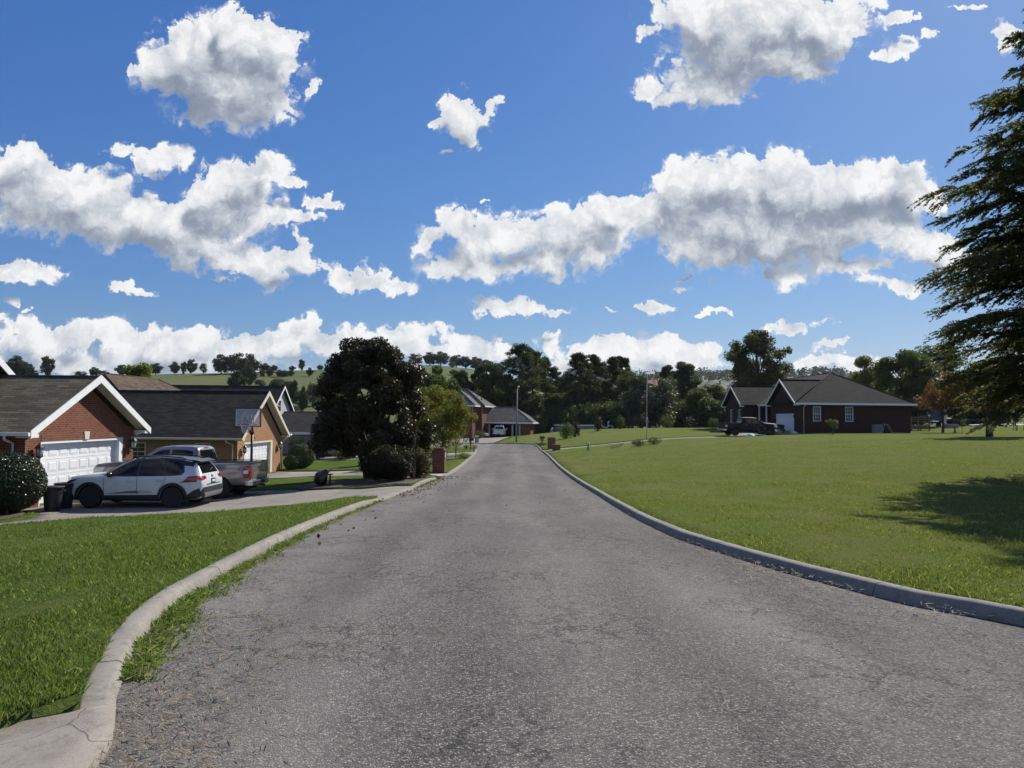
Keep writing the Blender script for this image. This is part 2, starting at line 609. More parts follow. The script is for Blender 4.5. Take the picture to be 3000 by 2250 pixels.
def concrete(name, col=(.30, .285, .26), joint=0.0):
    m, nt, bs, out = new_mat(name)
    co = objco(nt)
    n = noise(nt, co, 1.1, 8.0, .72)
    n2 = noise(nt, co, 9, 6.0, .75)
    n3 = noise(nt, co, 90, 2.0, .6)
    c = vmth(nt, 'SCALE', col, scale=maprange(nt, n, .3, .7, .72, 1.18))
    c = mixc(nt, maprange(nt, n2, .50, .68, 0, .68), c, (col[0] * .42, col[1] * .42, col[2] * .40, 1))
    c = mixc(nt, maprange(nt, n3, .35, .7, 0, .30), c, (col[0] * 1.5, col[1] * 1.5, col[2] * 1.5, 1))
    if joint:
        s = nt.nodes.new('ShaderNodeSeparateXYZ')
        nt.links.new(co, s.inputs[0])
        jx = mth(nt, 'LESS_THAN', mth(nt, 'FRACT', mth(nt, 'DIVIDE', s.outputs[0], joint)), .012)
        jy = mth(nt, 'LESS_THAN', mth(nt, 'FRACT', mth(nt, 'DIVIDE', s.outputs[1], joint)), .012)
        vor = nt.nodes.new('ShaderNodeTexVoronoi')
        vor.feature = 'DISTANCE_TO_EDGE'
        vor.inputs['Scale'].default_value = .35
        nt.links.new(vmth(nt, 'ADD', co, vmth(nt, 'SCALE', noise(nt, co, 1.5, 4, col=True), scale=.9)), vor.inputs['Vector'])
        crk = mth(nt, 'LESS_THAN', vor.outputs['Distance'], .0022)
        c = mixc(nt, mth(nt, 'MULTIPLY', mth(nt, 'MAXIMUM', crk, mth(nt, 'MAXIMUM', jx, jy)), .7), c, (.05, .045, .04, 1))
    nt.links.new(c, bs.inputs['Base Color'])
    bs.inputs['Roughness'].default_value = .95
    bs.inputs['Specular IOR Level'].default_value = .15
    bump(nt, bs, mth(nt, 'ADD', n3, mth(nt, 'MULTIPLY', n2, .3)), .3, .006)
    return m


def asphalt():
    m, nt, bs, out = new_mat("worn_asphalt")
    co = objco(nt)
    s = nt.nodes.new('ShaderNodeSeparateXYZ')
    nt.links.new(co, s.inputs[0])
    # aggregate: every stone its own grey
    v1 = nt.nodes.new('ShaderNodeTexVoronoi')
    v1.inputs['Scale'].default_value = 80
    nt.links.new(vmth(nt, 'ADD', co, vmth(nt, 'SCALE', noise(nt, co, 40, 2, col=True), scale=.010)), v1.inputs['Vector'])
    hs = nt.nodes.new('ShaderNodeSeparateColor')
    nt.links.new(v1.outputs['Color'], hs.inputs[0])
    stone = ramp(nt, hs.outputs[0], [(0, (.022, .022, .022)), (.28, (.070, .069, .066)), (.58, (.142, .139, .130)), (.84, (.22, .215, .20)), (1, (.36, .355, .335))])
    gap = maprange(nt, v1.outputs['Distance'], .25, .62)
    c = mixc(nt, mth(nt, 'MULTIPLY', gap, .75), stone, (.018, .018, .019, 1))
    big = noise(nt, co, 5.5, 5.0, .7)
    c = mixc(nt, maprange(nt, big, .45, .75, 0, .4), c, (.052, .051, .050, 1))
    # patches of wear: broad lighter and darker bands along the road
    w = noise(nt, vmth(nt, 'MULTIPLY', co, (.55, .12, 1)), 1.0, 5.0, .6)
    c = mixc(nt, maprange(nt, w, .40, .68, .10, .55), c, (.185, .181, .170, 1))
    wd = noise(nt, vmth(nt, 'ADD', vmth(nt, 'MULTIPLY', co, (.8, .3, 1)), (7, 3, 0)), 1.0, 6.0, .65)
    c = mixc(nt, maprange(nt, wd, .54, .74, 0, .5), c, (.064, .063, .061, 1))
    # fine cracks
    vc = nt.nodes.new('ShaderNodeTexVoronoi')
    vc.feature = 'DISTANCE_TO_EDGE'
    vc.inputs['Scale'].default_value = 3.0
    nt.links.new(vmth(nt, 'ADD', co, vmth(nt, 'SCALE', noise(nt, co, 2.5, 5, .7, col=True), scale=.55)), vc.inputs['Vector'])
    crmask = maprange(nt, noise(nt, co, .5, 3), .40, .58)
    crk = mth(nt, 'MULTIPLY', maprange(nt, vc.outputs['Distance'], .0, .045, 1, 0), crmask)
    c = mixc(nt, mth(nt, 'MULTIPLY', crk, .85), c, (.018, .018, .019, 1))
    # loose pale grit along the left kerb, darker oily band on the right
    gr = mth(nt, 'MULTIPLY', maprange(nt, s.outputs[0], -3.3, -1.6, .55, 0), maprange(nt, noise(nt, co, 1.8, 5, .7), .35, .6))
    c = mixc(nt, gr, c, (.21, .205, .195, 1))
    dk = mth(nt, 'MULTIPLY', maprange(nt, s.outputs[0], .8, 2.6, 0, .45), maprange(nt, noise(nt, vmth(nt, 'MULTIPLY', co, (1, .2, 1)), .8, 4, .6), .35, .6))
    c = mixc(nt, dk, c, (.040, .040, .040, 1))
    c = vmth(nt, 'MULTIPLY', c, (1.16, 1.13, 1.08))
    nt.links.new(c, bs.inputs['Base Color'])
    # two worn wheel tracks in each direction
    tr_ = mth(nt, 'COSINE', mth(nt, 'MULTIPLY', mth(nt, 'ADD', s.outputs[0], 1.05), 4.2))
    tn = maprange(nt, noise(nt, vmth(nt, 'MULTIPLY', co, (.7, .1, 1)), 1.0, 4, .6), .3, .65)
    c = vmth(nt, 'SCALE', c, scale=mth(nt, 'MULTIPLY_ADD', mth(nt, 'MULTIPLY', tr_, tn), .13, 1.03))
    nt.links.new(c, bs.inputs['Base Color'])
    bs.inputs['Specular IOR Level'].default_value = .12
    nt.links.new(maprange(nt, hs.outputs[1], 0, 1, .7, 1.0), bs.inputs['Roughness'])
    h = mth(nt, 'SUBTRACT', mth(nt, 'SUBTRACT', mth(nt, 'MULTIPLY', hs.outputs[2], .5), gap), crk)
    bump(nt, bs, h, .40, .010)
    return m


def lawnmat():
    m, nt, bs, out = new_mat("mown_lawn")
    co = objco(nt)
    s = nt.nodes.new('ShaderNodeSeparateXYZ')
    nt.links.new(co, s.inputs[0])
    left = maprange(nt, s.outputs[0], -5, 3, 1, 0)
    n1 = noise(nt, co, .22, 5.0, .6)
    n2 = noise(nt, co, 1.6, 6.0, .65)
    n3 = noise(nt, co, 22, 5.0, .75)
    n4 = noise(nt, vmth(nt, 'MULTIPLY', co, (.9, .28, 1)), 1.0, 4.0, .6)
    a = mixc(nt, left, (.130, .168, .046, 1), (.075, .125, .026, 1))
    b = mixc(nt, left, (.178, .182, .070, 1), (.105, .140, .040, 1))
    c = mixc(nt, maprange(nt, n1, .35, .66), a, b)
    c = mixc(nt, maprange(nt, n4, .40, .66, 0, .6), c, mixc(nt, left, (.108, .158, .034, 1), (.060, .110, .020, 1)))
    c = mixc(nt, maprange(nt, n2, .45, .75, 0, .75), c, (.165, .158, .068, 1))
    c = mixc(nt, maprange(nt, n3, .34, .54, .6, 0), c, (.040, .060, .014, 1))
    c = mixc(nt, maprange(nt, n3, .60, .75, 0, .7), c, (.18, .20, .075, 1))
    # bare, darker earth shows through the turf close to the kerbs only in the blades' gaps
    v = nt.nodes.new('ShaderNodeTexVoronoi')
    v.inputs['Scale'].default_value = 3.5
    nt.links.new(co, v.inputs['Vector'])
    fl = mth(nt, 'MULTIPLY', mth(nt, 'LESS_THAN', v.outputs['Distance'], .045), mth(nt, 'GREATER_THAN', n2, .52))
    c = mixc(nt, fl, c, (.42, .42, .26, 1))
    nt.links.new(c, bs.inputs['Base Color'])
    bs.inputs['Roughness'].default_value = 1.0
    bs.inputs['Specular IOR Level'].default_value = .0
    bump(nt, bs, mth(nt, 'ADD', n3, mth(nt, 'MULTIPLY', n2, .6)), .9, .07)
    return m


def hillmat():
    m, nt, bs, out = new_mat("pasture")
    co = objco(nt)
    n1 = noise(nt, co, .012, 6.0, .6)
    n2 = noise(nt, co, .12, 6.0, .7)
    n3 = noise(nt, vmth(nt, 'MULTIPLY', co, (1, 1, 3.0)), .05, 5.0, .65)
    c = mixc(nt, maprange(nt, n1, .38, .64), (.075, .108, .030, 1), (.115, .122, .046, 1))
    c = mixc(nt, maprange(nt, n3, .5, .7, 0, .7), c, (.085, .100, .038, 1))
    c = mixc(nt, maprange(nt, n2, .55, .75, 0, .6), c, (.050, .075, .022, 1))
    nt.links.new(c, bs.inputs['Base Color'])
    bs.inputs['Roughness'].default_value = .95
    bs.inputs['Specular IOR Level'].default_value = .1
    bump(nt, bs, n2, .6, 1.0)
    return m


M = {}
M['white_paint'] = plain("white_paint", (.74, .75, .75), .5, var=.06)
M['cream_paint'] = plain("cream_paint", (.62, .58, .47), .5, var=.08)
M['door_white'] = plain("door_white", (.72, .74, .76), .45, var=.05)
M['brick_red'] = brick("brick_red", (.165, .058, .034), (.215, .082, .050), (.24, .20, .165))
M['brick_tan'] = brick("brick_tan", (.330, .165, .075), (.400, .215, .110), (.34, .30, .24))
M['brick_rust'] = brick("brick_rust", (.190, .060, .042), (.240, .085, .058), (.24, .20, .18))
M['brick_dark'] = brick("brick_dark", (.052, .024, .019), (.072, .033, .026), (.060, .048, .042))
M['shingle_olive'] = shingle("shingle_olive", (.108, .100, .074))
M['shingle_dark'] = shingle("shingle_dark", (.036, .034, .031))
M['shingle_black'] = shingle("shingle_black", (.022, .021, .021))
M['shingle_sunlit'] = shingle("shingle_sunlit", (.095, .072, .052))  # brown of sunlight on the slope, painted into the roof colour
M['shingle_grey'] = shingle("shingle_grey", (.120, .118, .106))
M['siding_grey'] = siding("siding_grey", (.45, .46, .47))
M['siding_tan'] = siding("siding_tan", (.30, .28, .24))
M['window_glass'] = glass("window_glass", (.03, .035, .04), .05)
M['dark_metal'] = plain("dark_metal", (.018, .018, .020), .45, var=.2)
M['grey_metal'] = plain("grey_metal", (.30, .31, .32), .4, .6)
M['rubber'] = plain("rubber", (.014, .014, .015), .8)
M['wood'] = plain("weathered_wood", (.22, .16, .11), .85, var=.3, scale=9)
M['wood_red'] = plain("reddish_wood", (.30, .10, .06), .8, var=.3, scale=9)
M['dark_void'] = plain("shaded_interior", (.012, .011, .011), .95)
M['asphalt'] = asphalt()
M['concrete'] = concrete("driveway_concrete", (.235, .215, .185), 3.0)
M['kerb'] = concrete("kerb_concrete", (.235, .220, .192))
M['lawn'] = lawnmat()
M['pasture'] = hillmat()
M['mulch'] = plain("mulch", (.060, .042, .030), .95, var=.6, scale=25, bmp=.9)

# ---------------------------------------------------------------- the lie of the land
ROAD_T = np.array([(-60, .9), (-20, .30), (0, 0.02), (4, 0.0), (6.5, -.02), (9, -.12), (12.3, -.30), (15.5, -.45), (19, -.60), (24, -.81),
                   (28.7, -.98), (36, -1.20), (44, -1.38), (52, -1.46), (60, -1.50), (70, -1.50), (85, -1.47), (100, -1.5), (140, -1.7)])
_yy = np.arange(-60, 140.01, .25)
_zz = np.interp(_yy, ROAD_T[:, 0], ROAD_T[:, 1])
for _ in range(3):
    _zz = np.convolve(np.pad(_zz, 8, mode='edge'), np.ones(17) / 17, mode='valid')


def zroad(y):
    return np.interp(y, _yy, _zz)


def road_pt(px, py):
    """where a line of sight meets the road's level"""
    r = cam_ray(px, py)
    lo, hi = .5, 130.0
    for _ in range(60):
        d = .5 * (lo + hi)
        z = CAM_H + r.z * d / r.y
        if z > zroad(d):
            lo = d
        else:
            hi = d
    return (r.x * d / r.y, d)


LEFT_PX = [(285, 2249), (306, 2096), (320, 2061), (376, 1961), (411, 1879), (529, 1767), (646, 1697), (758, 1632), (905, 1556), (1034, 1500),
           (1124, 1465), (1210, 1433), (1250, 1415), (1283, 1403), (1326, 1387), (1348, 1372), (1375, 1349), (1390, 1334)]
RIGHT_PX = [(3000, 1836), (2924, 1819), (2788, 1792), (2653, 1771), (2531, 1737), (2388, 1707), (2266, 1666), (2137, 1629), (2015, 1588), (1934, 1554),
            (1859, 1517), (1785, 1473), (1737, 1442), (1683, 1408), (1636, 1371), (1610, 1341), (1590, 1325)]
LE = [road_pt(*p) for p in LEFT_PX]
RE = [road_pt(*p) for p in RIGHT_PX]


def catmull(pts, n=10):
    P = [np.array(p, float) for p in pts]
    P = [2 * P[0] - P[1]] + P + [2 * P[-1] - P[-2]]
    out = []
    for i in range(1, len(P) - 2):
        for k in range(n):
            t = k / n
            a, b, c, d = P[i - 1], P[i], P[i + 1], P[i + 2]
            out.append(.5 * ((2 * b) + (c - a) * t + (2 * a - 5 * b + 4 * c - d) * t * t + (3 * b - a - 3 * c + d) * t ** 3))
    out.append(P[-2])
    return np.array(out)


def resample(P, step):
    P = np.asarray(P)
    s = np.concatenate([[0], np.cumsum(np.hypot(*(P[1:] - P[:-1]).T))])
    n = max(2, int(s[-1] / step) + 1)
    t = np.linspace(0, s[-1], n)
    return np.stack([np.interp(t, s, P[:, 0]), np.interp(t, s, P[:, 1])], 1)
LEFT_LINE = catmull([(-1.55, -14), (-1.6, -6), (-1.75, 0.6)] + LE[:1] + LE[2:17] + [(-3.1, 60), (-3.2, 66), (-3.7, 71.5), (-5.6, 75.3), (-10, 77.4), (-18, 78.4), (-34, 79)], 8)
RIGHT_LINE = catmull([(13.0, -9), (11.0, -4), (8.6, 0.4), (6.3, 3.6)] + [RE[i] for i in (0, 2, 3, 4, 6, 8, 9, 10, 11, 12, 13, 14)] + [(3.0, 57), (2.92, 66.3), (2.75, 74), (2.2, 81),
                      (.4, 85.6), (-3, 87.4), (-9, 87.2), (-20, 86.3), (-34, 86)], 8)
LEFT_LINE = resample(LEFT_LINE, .45)
RIGHT_LINE = resample(RIGHT_LINE, .45)


def offset_line(P, d):
    t = np.gradient(P, axis=0)
    t /= np.linalg.norm(t, axis=1)[:, None]
    return P + np.stack([-t[:, 1], t[:, 0]], 1) * d


KERB_W = .17
LEFT_BACK = offset_line(LEFT_LINE, KERB_W)        # lawn side
RIGHT_BACK = offset_line(RIGHT_LINE, -KERB_W)
ROAD_POLY = np.concatenate([LEFT_LINE, RIGHT_LINE[::-1]])
ROAD_POLY_OUT = np.concatenate([LEFT_BACK, RIGHT_BACK[::-1]])

CTRL = [(x, y, float(zroad(y))) for y in (-14, -6, 0, 4, 8, 12, 16, 20, 25, 31, 38, 46, 55, 64, 74, 84) for x in (-3.2, 2.9)]
CTRL += [(-9, 78, -1.55), (-20, 82, -1.7), (-34, 82, -1.9),
         # left side
         (-5.5, 8, -.32), (-7, 12, -.62), (-10, 9, -.75), (-10, 14, -1.05), (-13, 18.2, -1.30), (-9, 18.3, -1.20), (-6.3, 19.2, -.93), (-20, 15, -1.45), (-15, 5, -1.0), (-8, 3.5, -.45), (-30, 5, -1.5), (-42, 20, -1.8),
         (-15.6, 22, -1.47), (-15.6, 29, -1.47), (-9.5, 22, -1.44), (-9.5, 28, -1.44), (-25, 22, -1.5), (-25, 30, -1.6),
         (-6, 24.5, -1.10), (-6.5, 29.5, -1.15), (-8.3, 31, -1.36), (-12, 35, -1.75), (-16, 42, -2.2), (-16, 49.5, -2.2), (-25, 45, -2.25), (-35, 50, -2.4), (-10, 43, -1.95), (-6.5, 37, -1.45),
         (-7, 50, -1.7), (-12, 56, -2.1), (-24, 74, -2.55), (-20, 66, -2.3), (-9, 63, -1.75), (-12, 70, -1.9), (-42, 70, -2.8), (-40, 100, -2.6), (-20, 104, -1.8), (-6, 116, -1.75), (1, 127, -1.65), (-24, 130, -2.4), (-45, 135, -4),
         # right side
         (6, 7, .0), (7, 12, -.12), (11, 12, -.02), (20, 8, .2), (9, 20, -.38), (16, 20, -.12), (28, 20, .2), (8, 30, -.62), (14, 32, -.35), (24, 36, .05), (9, 45, -.85), (17, 50, -.3), (27, 55, .1), (37, 55, .50), (50, 55, .7), (45, 30, .6), (60, 20, .8),
         (31, 76.5, .26), (44, 76.5, .34), (37, 100, .4), (24, 73, -.12), (30, 90, .05), (22, 96, .1), (7, 62, -1.14), (13.7, 72, -.30), (5.5, 70, -1.22),
         (6.5, 85, -.72), (4, 80, -1.15), (12.8, 104, -.22), (16.7, 110, .02), (24, 115, .18), (31, 116, .22), (1, 91, -1.5), (3.5, 118, -1.25), (8, 120, -.6), (12, 124, -.35), (20, 126, -.4), (34, 126, -.3),
         (66, 108, .95), (55, 95, .75), (60, 75, .8), (74, 110, .9), (75, 60, 1.0), (50, 86, .55), (48, 115, .5), (60, 132, -.2), (10, 135, -1.6), (75, 30, 1.0),
         (-15, -8, -.4), (-30, -20, -.5), (15, -10, .5), (30, -14, .8), (60, -14, 1.2), (-45, -14, -1.0)]
CTRL = np.array(CTRL, float)


def _tps_fit(P, lam=.02):
    n = len(P)
    d = np.hypot(P[:, None, 0] - P[None, :, 0], P[:, None, 1] - P[None, :, 1]) / 30
    K = np.where(d > 0, d ** 2 * np.log(d + 1e-12), 0) + lam * np.eye(n)
    A = np.zeros((n + 3, n + 3))
    A[:n, :n] = K
    A[:n, n] = 1
    A[:n, n + 1:] = P[:, :2] / 30
    A[n:, :n] = A[:n, n:].T
    return np.linalg.solve(A, np.concatenate([P[:, 2], np.zeros(3)]))


_W = _tps_fit(CTRL)
XB, YB = (-46, 76), (-15, 134)
# the skyline of the pasture hill: pixel column, pixel row, distance
CREST = np.array([(-1500, 1105, 420), (-600, 1104, 420), (0, 1108, 400), (250, 1104, 400), (470, 1096, 400), (700, 1090, 390), (950, 1085, 400), (1200, 1072, 430), (1300, 1070, 430),
                  (1400, 1082, 430), (1500, 1120, 420), (1700, 1175, 400), (2000, 1205, 420), (2300, 1215, 500), (2600, 1212, 600), (2850, 1208, 600), (3100, 1165, 560), (3600, 1150, 560), (4800, 1160, 560)], float)
_cd = [cam_ray(p[0], p[1]) for p in CREST]
CR_A = np.array([math.atan2(d.x, d.y) for d in _cd])
CR_H = np.array([CAM_H + CREST[i, 2] * d.z / math.hypot(d.x, d.y) for i, d in enumerate(_cd)])
CR_D = CREST[:, 2]


def sstep(a, b, x):
    t = np.clip((x - a) / (b - a), 0, 1)
    return t * t * (3 - 2 * t)


def hz(x, y):
    """height of the land (road level base; turf lies a little above it)"""
    x = np.atleast_1d(np.asarray(x, float))
    y = np.atleast_1d(np.asarray(y, float))
    xc, yc = np.clip(x, *XB), np.clip(y, *YB)
    d = np.hypot(xc[:, None] - CTRL[None, :, 0], yc[:, None] - CTRL[None, :, 1]) / 30
    z = (np.where(d > 0, d ** 2 * np.log(d + 1e-12), 0) @ _W[:len(CTRL)]) + _W[len(CTRL)] + xc / 30 * _W[-2] + yc / 30 * _W[-1]
    # the road itself keeps a level cross-section
    inx = (y > -15) & (y < 76)
    xl = np.interp(y, LEFT_LINE[:, 1][LEFT_LINE[:, 1] < 70], LEFT_LINE[:, 0][LEFT_LINE[:, 1] < 70])
    xr = np.interp(y, RIGHT_LINE[:, 1][:120], RIGHT_LINE[:, 0][:120])
    out = np.maximum(np.maximum(xl - x, x - xr), 0)
    w = np.where(inx, 1 - sstep(.1, 2.2, out), 0) * (1 - sstep(70, 76, y))
    z = z * (1 - w) + zroad(y) * w
    # beyond the gardens: valley, then the pasture hill
    r = np.hypot(x, y)
    ov = np.maximum(np.maximum(XB[0] - x, x - XB[1]), np.maximum(YB[0] - y, y - YB[1]))
    wf = sstep(0, 45, ov)
    a = np.arctan2(x, np.maximum(y, 1e-3))
    H, D = np.interp(a, CR_A, CR_H), np.interp(a, CR_A, CR_D)
    s = sstep(130, 1, r) if False else np.clip((r - 150) / (D - 150), 0, 1)
    far = -4.5 + (H + 4.5) * (s * .75 + .25 * s * s * (3 - 2 * s))
    far = np.where(r > D, H - (r - D) * .06 - .35 * (1 - np.cos(np.clip((r - D) / 300, 0, 1) * np.pi)), far)
    far = np.where(y < 0, np.minimum(far, 2) * sstep(-60, 0, y) + 0, far)
    far = np.maximum(far, -14)
    und = .5 * np.sin(x * .031 + 1) * np.sin(y * .027) * sstep(0, 60, ov)
    return z * (1 - wf) + (far + und) * wf


def h1(x, y):
    return float(hz(x, y)[0])


def inpoly(P, x, y):
    x = np.asarray(x)
    y = np.asarray(y)
    c = np.zeros(x.shape, bool)
    j = len(P) - 1
    for i in range(len(P)):
        xi, yi, xj, yj = P[i][0], P[i][1], P[j][0], P[j][1]
        if yi != yj:
            c ^= ((yi > y) != (yj > y)) & (x < (xj - xi) * (y - yi) / (yj - yi) + xi)
        j = i
    return c


def lx(y):
    return float(np.interp(y, LEFT_LINE[:, 1][:150], LEFT_LINE[:, 0][:150]))


def rx(y):
    return float(np.interp(y, RIGHT_LINE[:, 1][:150], RIGHT_LINE[:, 0][:150]))


# driveways and paths, in plan
DRIVES = {
    'driveway_near': [(lx(4.15) + .3, 4.15), (-2.36, 4.08), (-2.62, 3.55), (-3.3, 2.3), (-5.0, -1), (-5.6, -2.6), (lx(-2.6) + .3, -2.6)],
    'driveway': [(lx(19.35) + .3, 19.35), (-3.9, 19.6), (-5.2, 20.35), (-7.2, 20.85), (-10, 21.1), (-12.2, 20.75), (-13.2, 19.6), (-13.7, 18.1), (-14.8, 16.6), (-19, 15.4), (-19, 14.5), (-14.6, 15.5), (-13.1, 16.6),
                 (-12.4, 18.6), (-12.0, 19.8), (-15.55, 23.2), (-15.55, 28.9), (-9, 28.6), (-6.2, 26.8), (-4.3, 25.6), (lx(25.3) + .3, 25.3)],
    'driveway_middle': [(lx(31.6) + .3, 31.6), (-3.7, 31.9), (-6.5, 36.6), (-9.4, 41.2), (-15.95, 42.0), (-15.95, 48.6), (-9.6, 46.3), (-7.0, 43.0), (-4.2, 35.9), (lx(35.4) + .3, 35.4)],
    'driveway_far': [(lx(58.2) + .3, 58.2), (-4.2, 59.3), (-9, 60.3), (-19, 60.6), (-19, 66.5), (-9, 65.2), (-4.4, 64.0), (lx(65.2) + .3, 65.2)],
    'driveway_right': [(rx(67.6) - .3, 67.6), (3.6, 67.2), (6, 67.2), (12, 68.2), (19, 70.3), (24.5, 72.0), (30.75, 77.8), (30.75, 85.2), (27, 84.0), (23, 75.4), (17, 71.6), (11.5, 69.9), (6, 69.1), (3.5, 69.8), (rx(70.2) - .3, 70.2)],
    'driveway_end': [(-3.3, 87.55), (-2.2, 91), (-1.2, 100), (-.2, 108), (-.6, 116.5), (-7, 116.5), (-9.5, 106), (-11, 96), (-12, 90), (-9.5, 87.35)],
}
# driveway outline with the hairpin path cut out reads as drive plus footpath
DRIVES['driveway'] = [(lx(19.35) + .3, 19.35), (-3.9, 19.6), (-5.2, 20.35), (-7.2, 20.85), (-10, 21.0), (-12.0, 20.5), (-13.0, 19.3), (-13.6, 17.9), (-14.8, 16.6), (-19, 15.2), (-19, 16.1),
                      (-15.2, 17.4), (-14.2, 18.6), (-13.8, 19.9), (-14.2, 21.6), (-15.75, 22.6), (-15.75, 29.2), (-9, 28.6), (-6.2, 26.8), (-4.3, 25.6), (lx(25.3) + .3, 25.3)]
DGAPS_L = [(-2.6, 4.08), (19.35, 25.3), (31.6, 35.4), (58.2, 65.2)]
DGAPS_R = [(67.6, 70.2)]
BEDS = {
    'mulch_bed': [(-3.62, 25.6), (-3.6, 31.4), (-4.6, 32.6), (-8.2, 31.8), (-9.0, 29.5), (-8.2, 27.6), (-6.0, 27.1), (-4.3, 26.0)],
    'bare_soil': [(-15.7, 22.3), (-14.5, 21.4), (-14.1, 19.9), (-14.5, 18.7), (-15.4, 17.6), (-19, 16.3), (-22, 17), (-22, 22.3)],
    'flower_bed': [(-3.4, 52.5), (-4.4, 51.6), (-5.7, 51.9), (-6.1, 53.2), (-5.3, 55.0), (-3.5, 56.5)],
}

# ---- one triangulation of the whole plan, split into lawn, road, drives and beds
rng = np.random.default_rng(7)


def build_ground():
    pts = []
    edges = []

    def add_line(P, closed):
        b = len(pts)
        pts.extend([(float(p[0]), float(p[1])) for p in P])
        n = len(P)
        edges.extend([(b + i, b + (i + 1) % n) for i in range(n if closed else n - 1)])

    add_line(ROAD_POLY, True)
    add_line(ROAD_POLY_OUT, True)
    for P in list(DRIVES.values()) + list(BEDS.values()):
        Q = np.array(list(P) + [P[0]], float)
        add_line(resample(Q, .7)[:-1], True)
    grid = []

    def region(x0, x1, y0, y1, st):
        X, Y = np.meshgrid(np.arange(x0, x1, st), np.arange(y0, y1, st))
        q = np.stack([X.ravel(), Y.ravel()], 1)
        grid.append(q + rng.uniform(-.18, .18, q.shape) * st)
    region(-16, 14, 1, 32, .55)
    X, Y = np.meshgrid(np.arange(-46, 76, 1.5), np.arange(-15, 134, 1.5))
    q = np.stack([X.ravel(), Y.ravel()], 1)
    q = q[~((q[:, 0] > -16.5) & (q[:, 0] < 14.5) & (q[:, 1] > .5) & (q[:, 1] < 32.5))]
    grid.append(q + rng.uniform(-.25, .25, q.shape))
    for r in np.concatenate([np.arange(48, 240, 7), np.arange(240, 660, 13), [720, 800, 900, 1100, 1400, 1800, 2400, 3000]]):
        na = int(150 if r < 700 else 90)
        a = np.linspace(0, 2 * np.pi, na, endpoint=False) + r
        q = np.stack([np.sin(a) * r, np.cos(a) * r], 1)
        q = q[(q[:, 0] < -47) | (q[:, 0] > 77) | (q[:, 1] < -16) | (q[:, 1] > 135)]
        if r > 250:
            q = q[q[:, 1] > -400] if r < 720 else q
        grid.append(q)
    G = np.concatenate(grid)
    # keep grid points off the outlines
    B = np.array(pts)
    keep = np.ones(len(G), bool)
    near = (np.abs(G[:, 0]) < 36) & (G[:, 1] < 120)
    idx = np.where(near)[0]
    for c in range(0, len(idx), 2000):
        ii = idx[c:c + 2000]
        dd = ((G[ii, None, :] - B[None, :, :]) ** 2).sum(2).min(1)
        keep[ii] = dd > .16 ** 2
    G = G[keep]
    allp = [Vector(p) for p in pts] + [Vector((float(a), float(b))) for a, b in G]
    vo, eo, fo, *_ = geometry.delaunay_2d_cdt(allp, edges, [], 0, 1e-4)
    V = np.array([(v.x, v.y) for v in vo])
    Fc = np.array([list(f) for f in fo if len(f) == 3])
    C = V[Fc].mean(1)
    cls = np.zeros(len(Fc), int)
    cls[inpoly(ROAD_POLY_OUT, C[:, 0], C[:, 1])] = 1
    names = ['lawn', 'road']
    for i, (n, P) in enumerate(list(DRIVES.items()) + list(BEDS.items())):
        inside = inpoly(P, C[:, 0], C[:, 1]) & ~inpoly(ROAD_POLY, C[:, 0], C[:, 1])
        cls[inside] = i + 2
        names.append(n)
    base = hz(V[:, 0], V[:, 1])
    rad = np.hypot(V[:, 0], V[:, 1])
    for i, n in enumerate(names):
        T = Fc[cls == i]
        used = np.unique(T)
        mp = -np.ones(len(V), int)
        mp[used] = np.arange(len(used))
        xy = V[used]
        z = base[used].copy()
        if n == 'lawn':
            lump = .018 * np.sin(xy[:, 0] * 2.1 + np.sin(xy[:, 1] * 1.3)) * np.sin(xy[:, 1] * 1.7)
            z += .105 + lump
            hill = C[cls == i]
            fr = np.hypot(hill[:, 0], hill[:, 1] - 55) > 112
            Tn, Tf = T[~fr], T[fr]
            for nm, TT, mt, lab in (('lawn', Tn, M['lawn'], None), ('hills', Tf, M['pasture'], None)):
                u2 = np.unique(TT)
                m2 = -np.ones(len(V), int)
                m2[u2] = np.arange(len(u2))
                zz = base[u2] + .105
                zz += np.where(np.hypot(V[u2, 0], V[u2, 1]) < 60, .018 * np.sin(V[u2, 0] * 2.1 + np.sin(V[u2, 1] * 1.3)) * np.sin(V[u2, 1] * 1.7), 0)
                top = np.column_stack([V[u2], zz])
                tri = m2[TT]
                if nm == 'lawn':                     # turned-down edge where turf meets kerb and concrete
                    ed = {}
                    for a3, b3, c3 in tri:
                        for e in ((a3, b3), (b3, c3), (c3, a3)):
                            kk = (min(e), max(e))
                            ed[kk] = None if kk in ed else e
                    m = len(top)
                    bot = top.copy()
                    bot[:, 2] -= .25
                    tri = np.concatenate([tri, np.array([f for e in ed.values() if e for f in ((e[1], e[0], e[0] + m), (e[1], e[0] + m, e[1] + m))])])
                    top = np.concatenate([top, bot])
                o = npmesh(nm, top, 3, tri, mt, smooth=True)
                tag(o, kind='structure')
            continue
        mt = {'road': M['asphalt'], 'mulch_bed': M['mulch'], 'bare_soil': M['mulch'], 'flower_bed': M['mulch']}.get(n, M['concrete'])
        lift = 0.0 if n == 'road' else (.13 if n in BEDS else .062)
        if n == 'road':
            xl = np.interp(xy[:, 1], LEFT_LINE[:, 1][:140], LEFT_LINE[:, 0][:140])
            xr = np.interp(xy[:, 1], RIGHT_LINE[:, 1][:120], RIGHT_LINE[:, 0][:120])
            t = np.clip((xy[:, 0] - xl) / (xr - xl), 0, 1)
            z += np.where(xy[:, 1] < 70, .05 * (1 - (2 * t - 1) ** 2), .03)       # crown of the road
        elif n in BEDS:
            z += .012 * np.sin(xy[:, 0] * 5) * np.sin(xy[:, 1] * 6)
        top = np.column_stack([xy, z + lift])
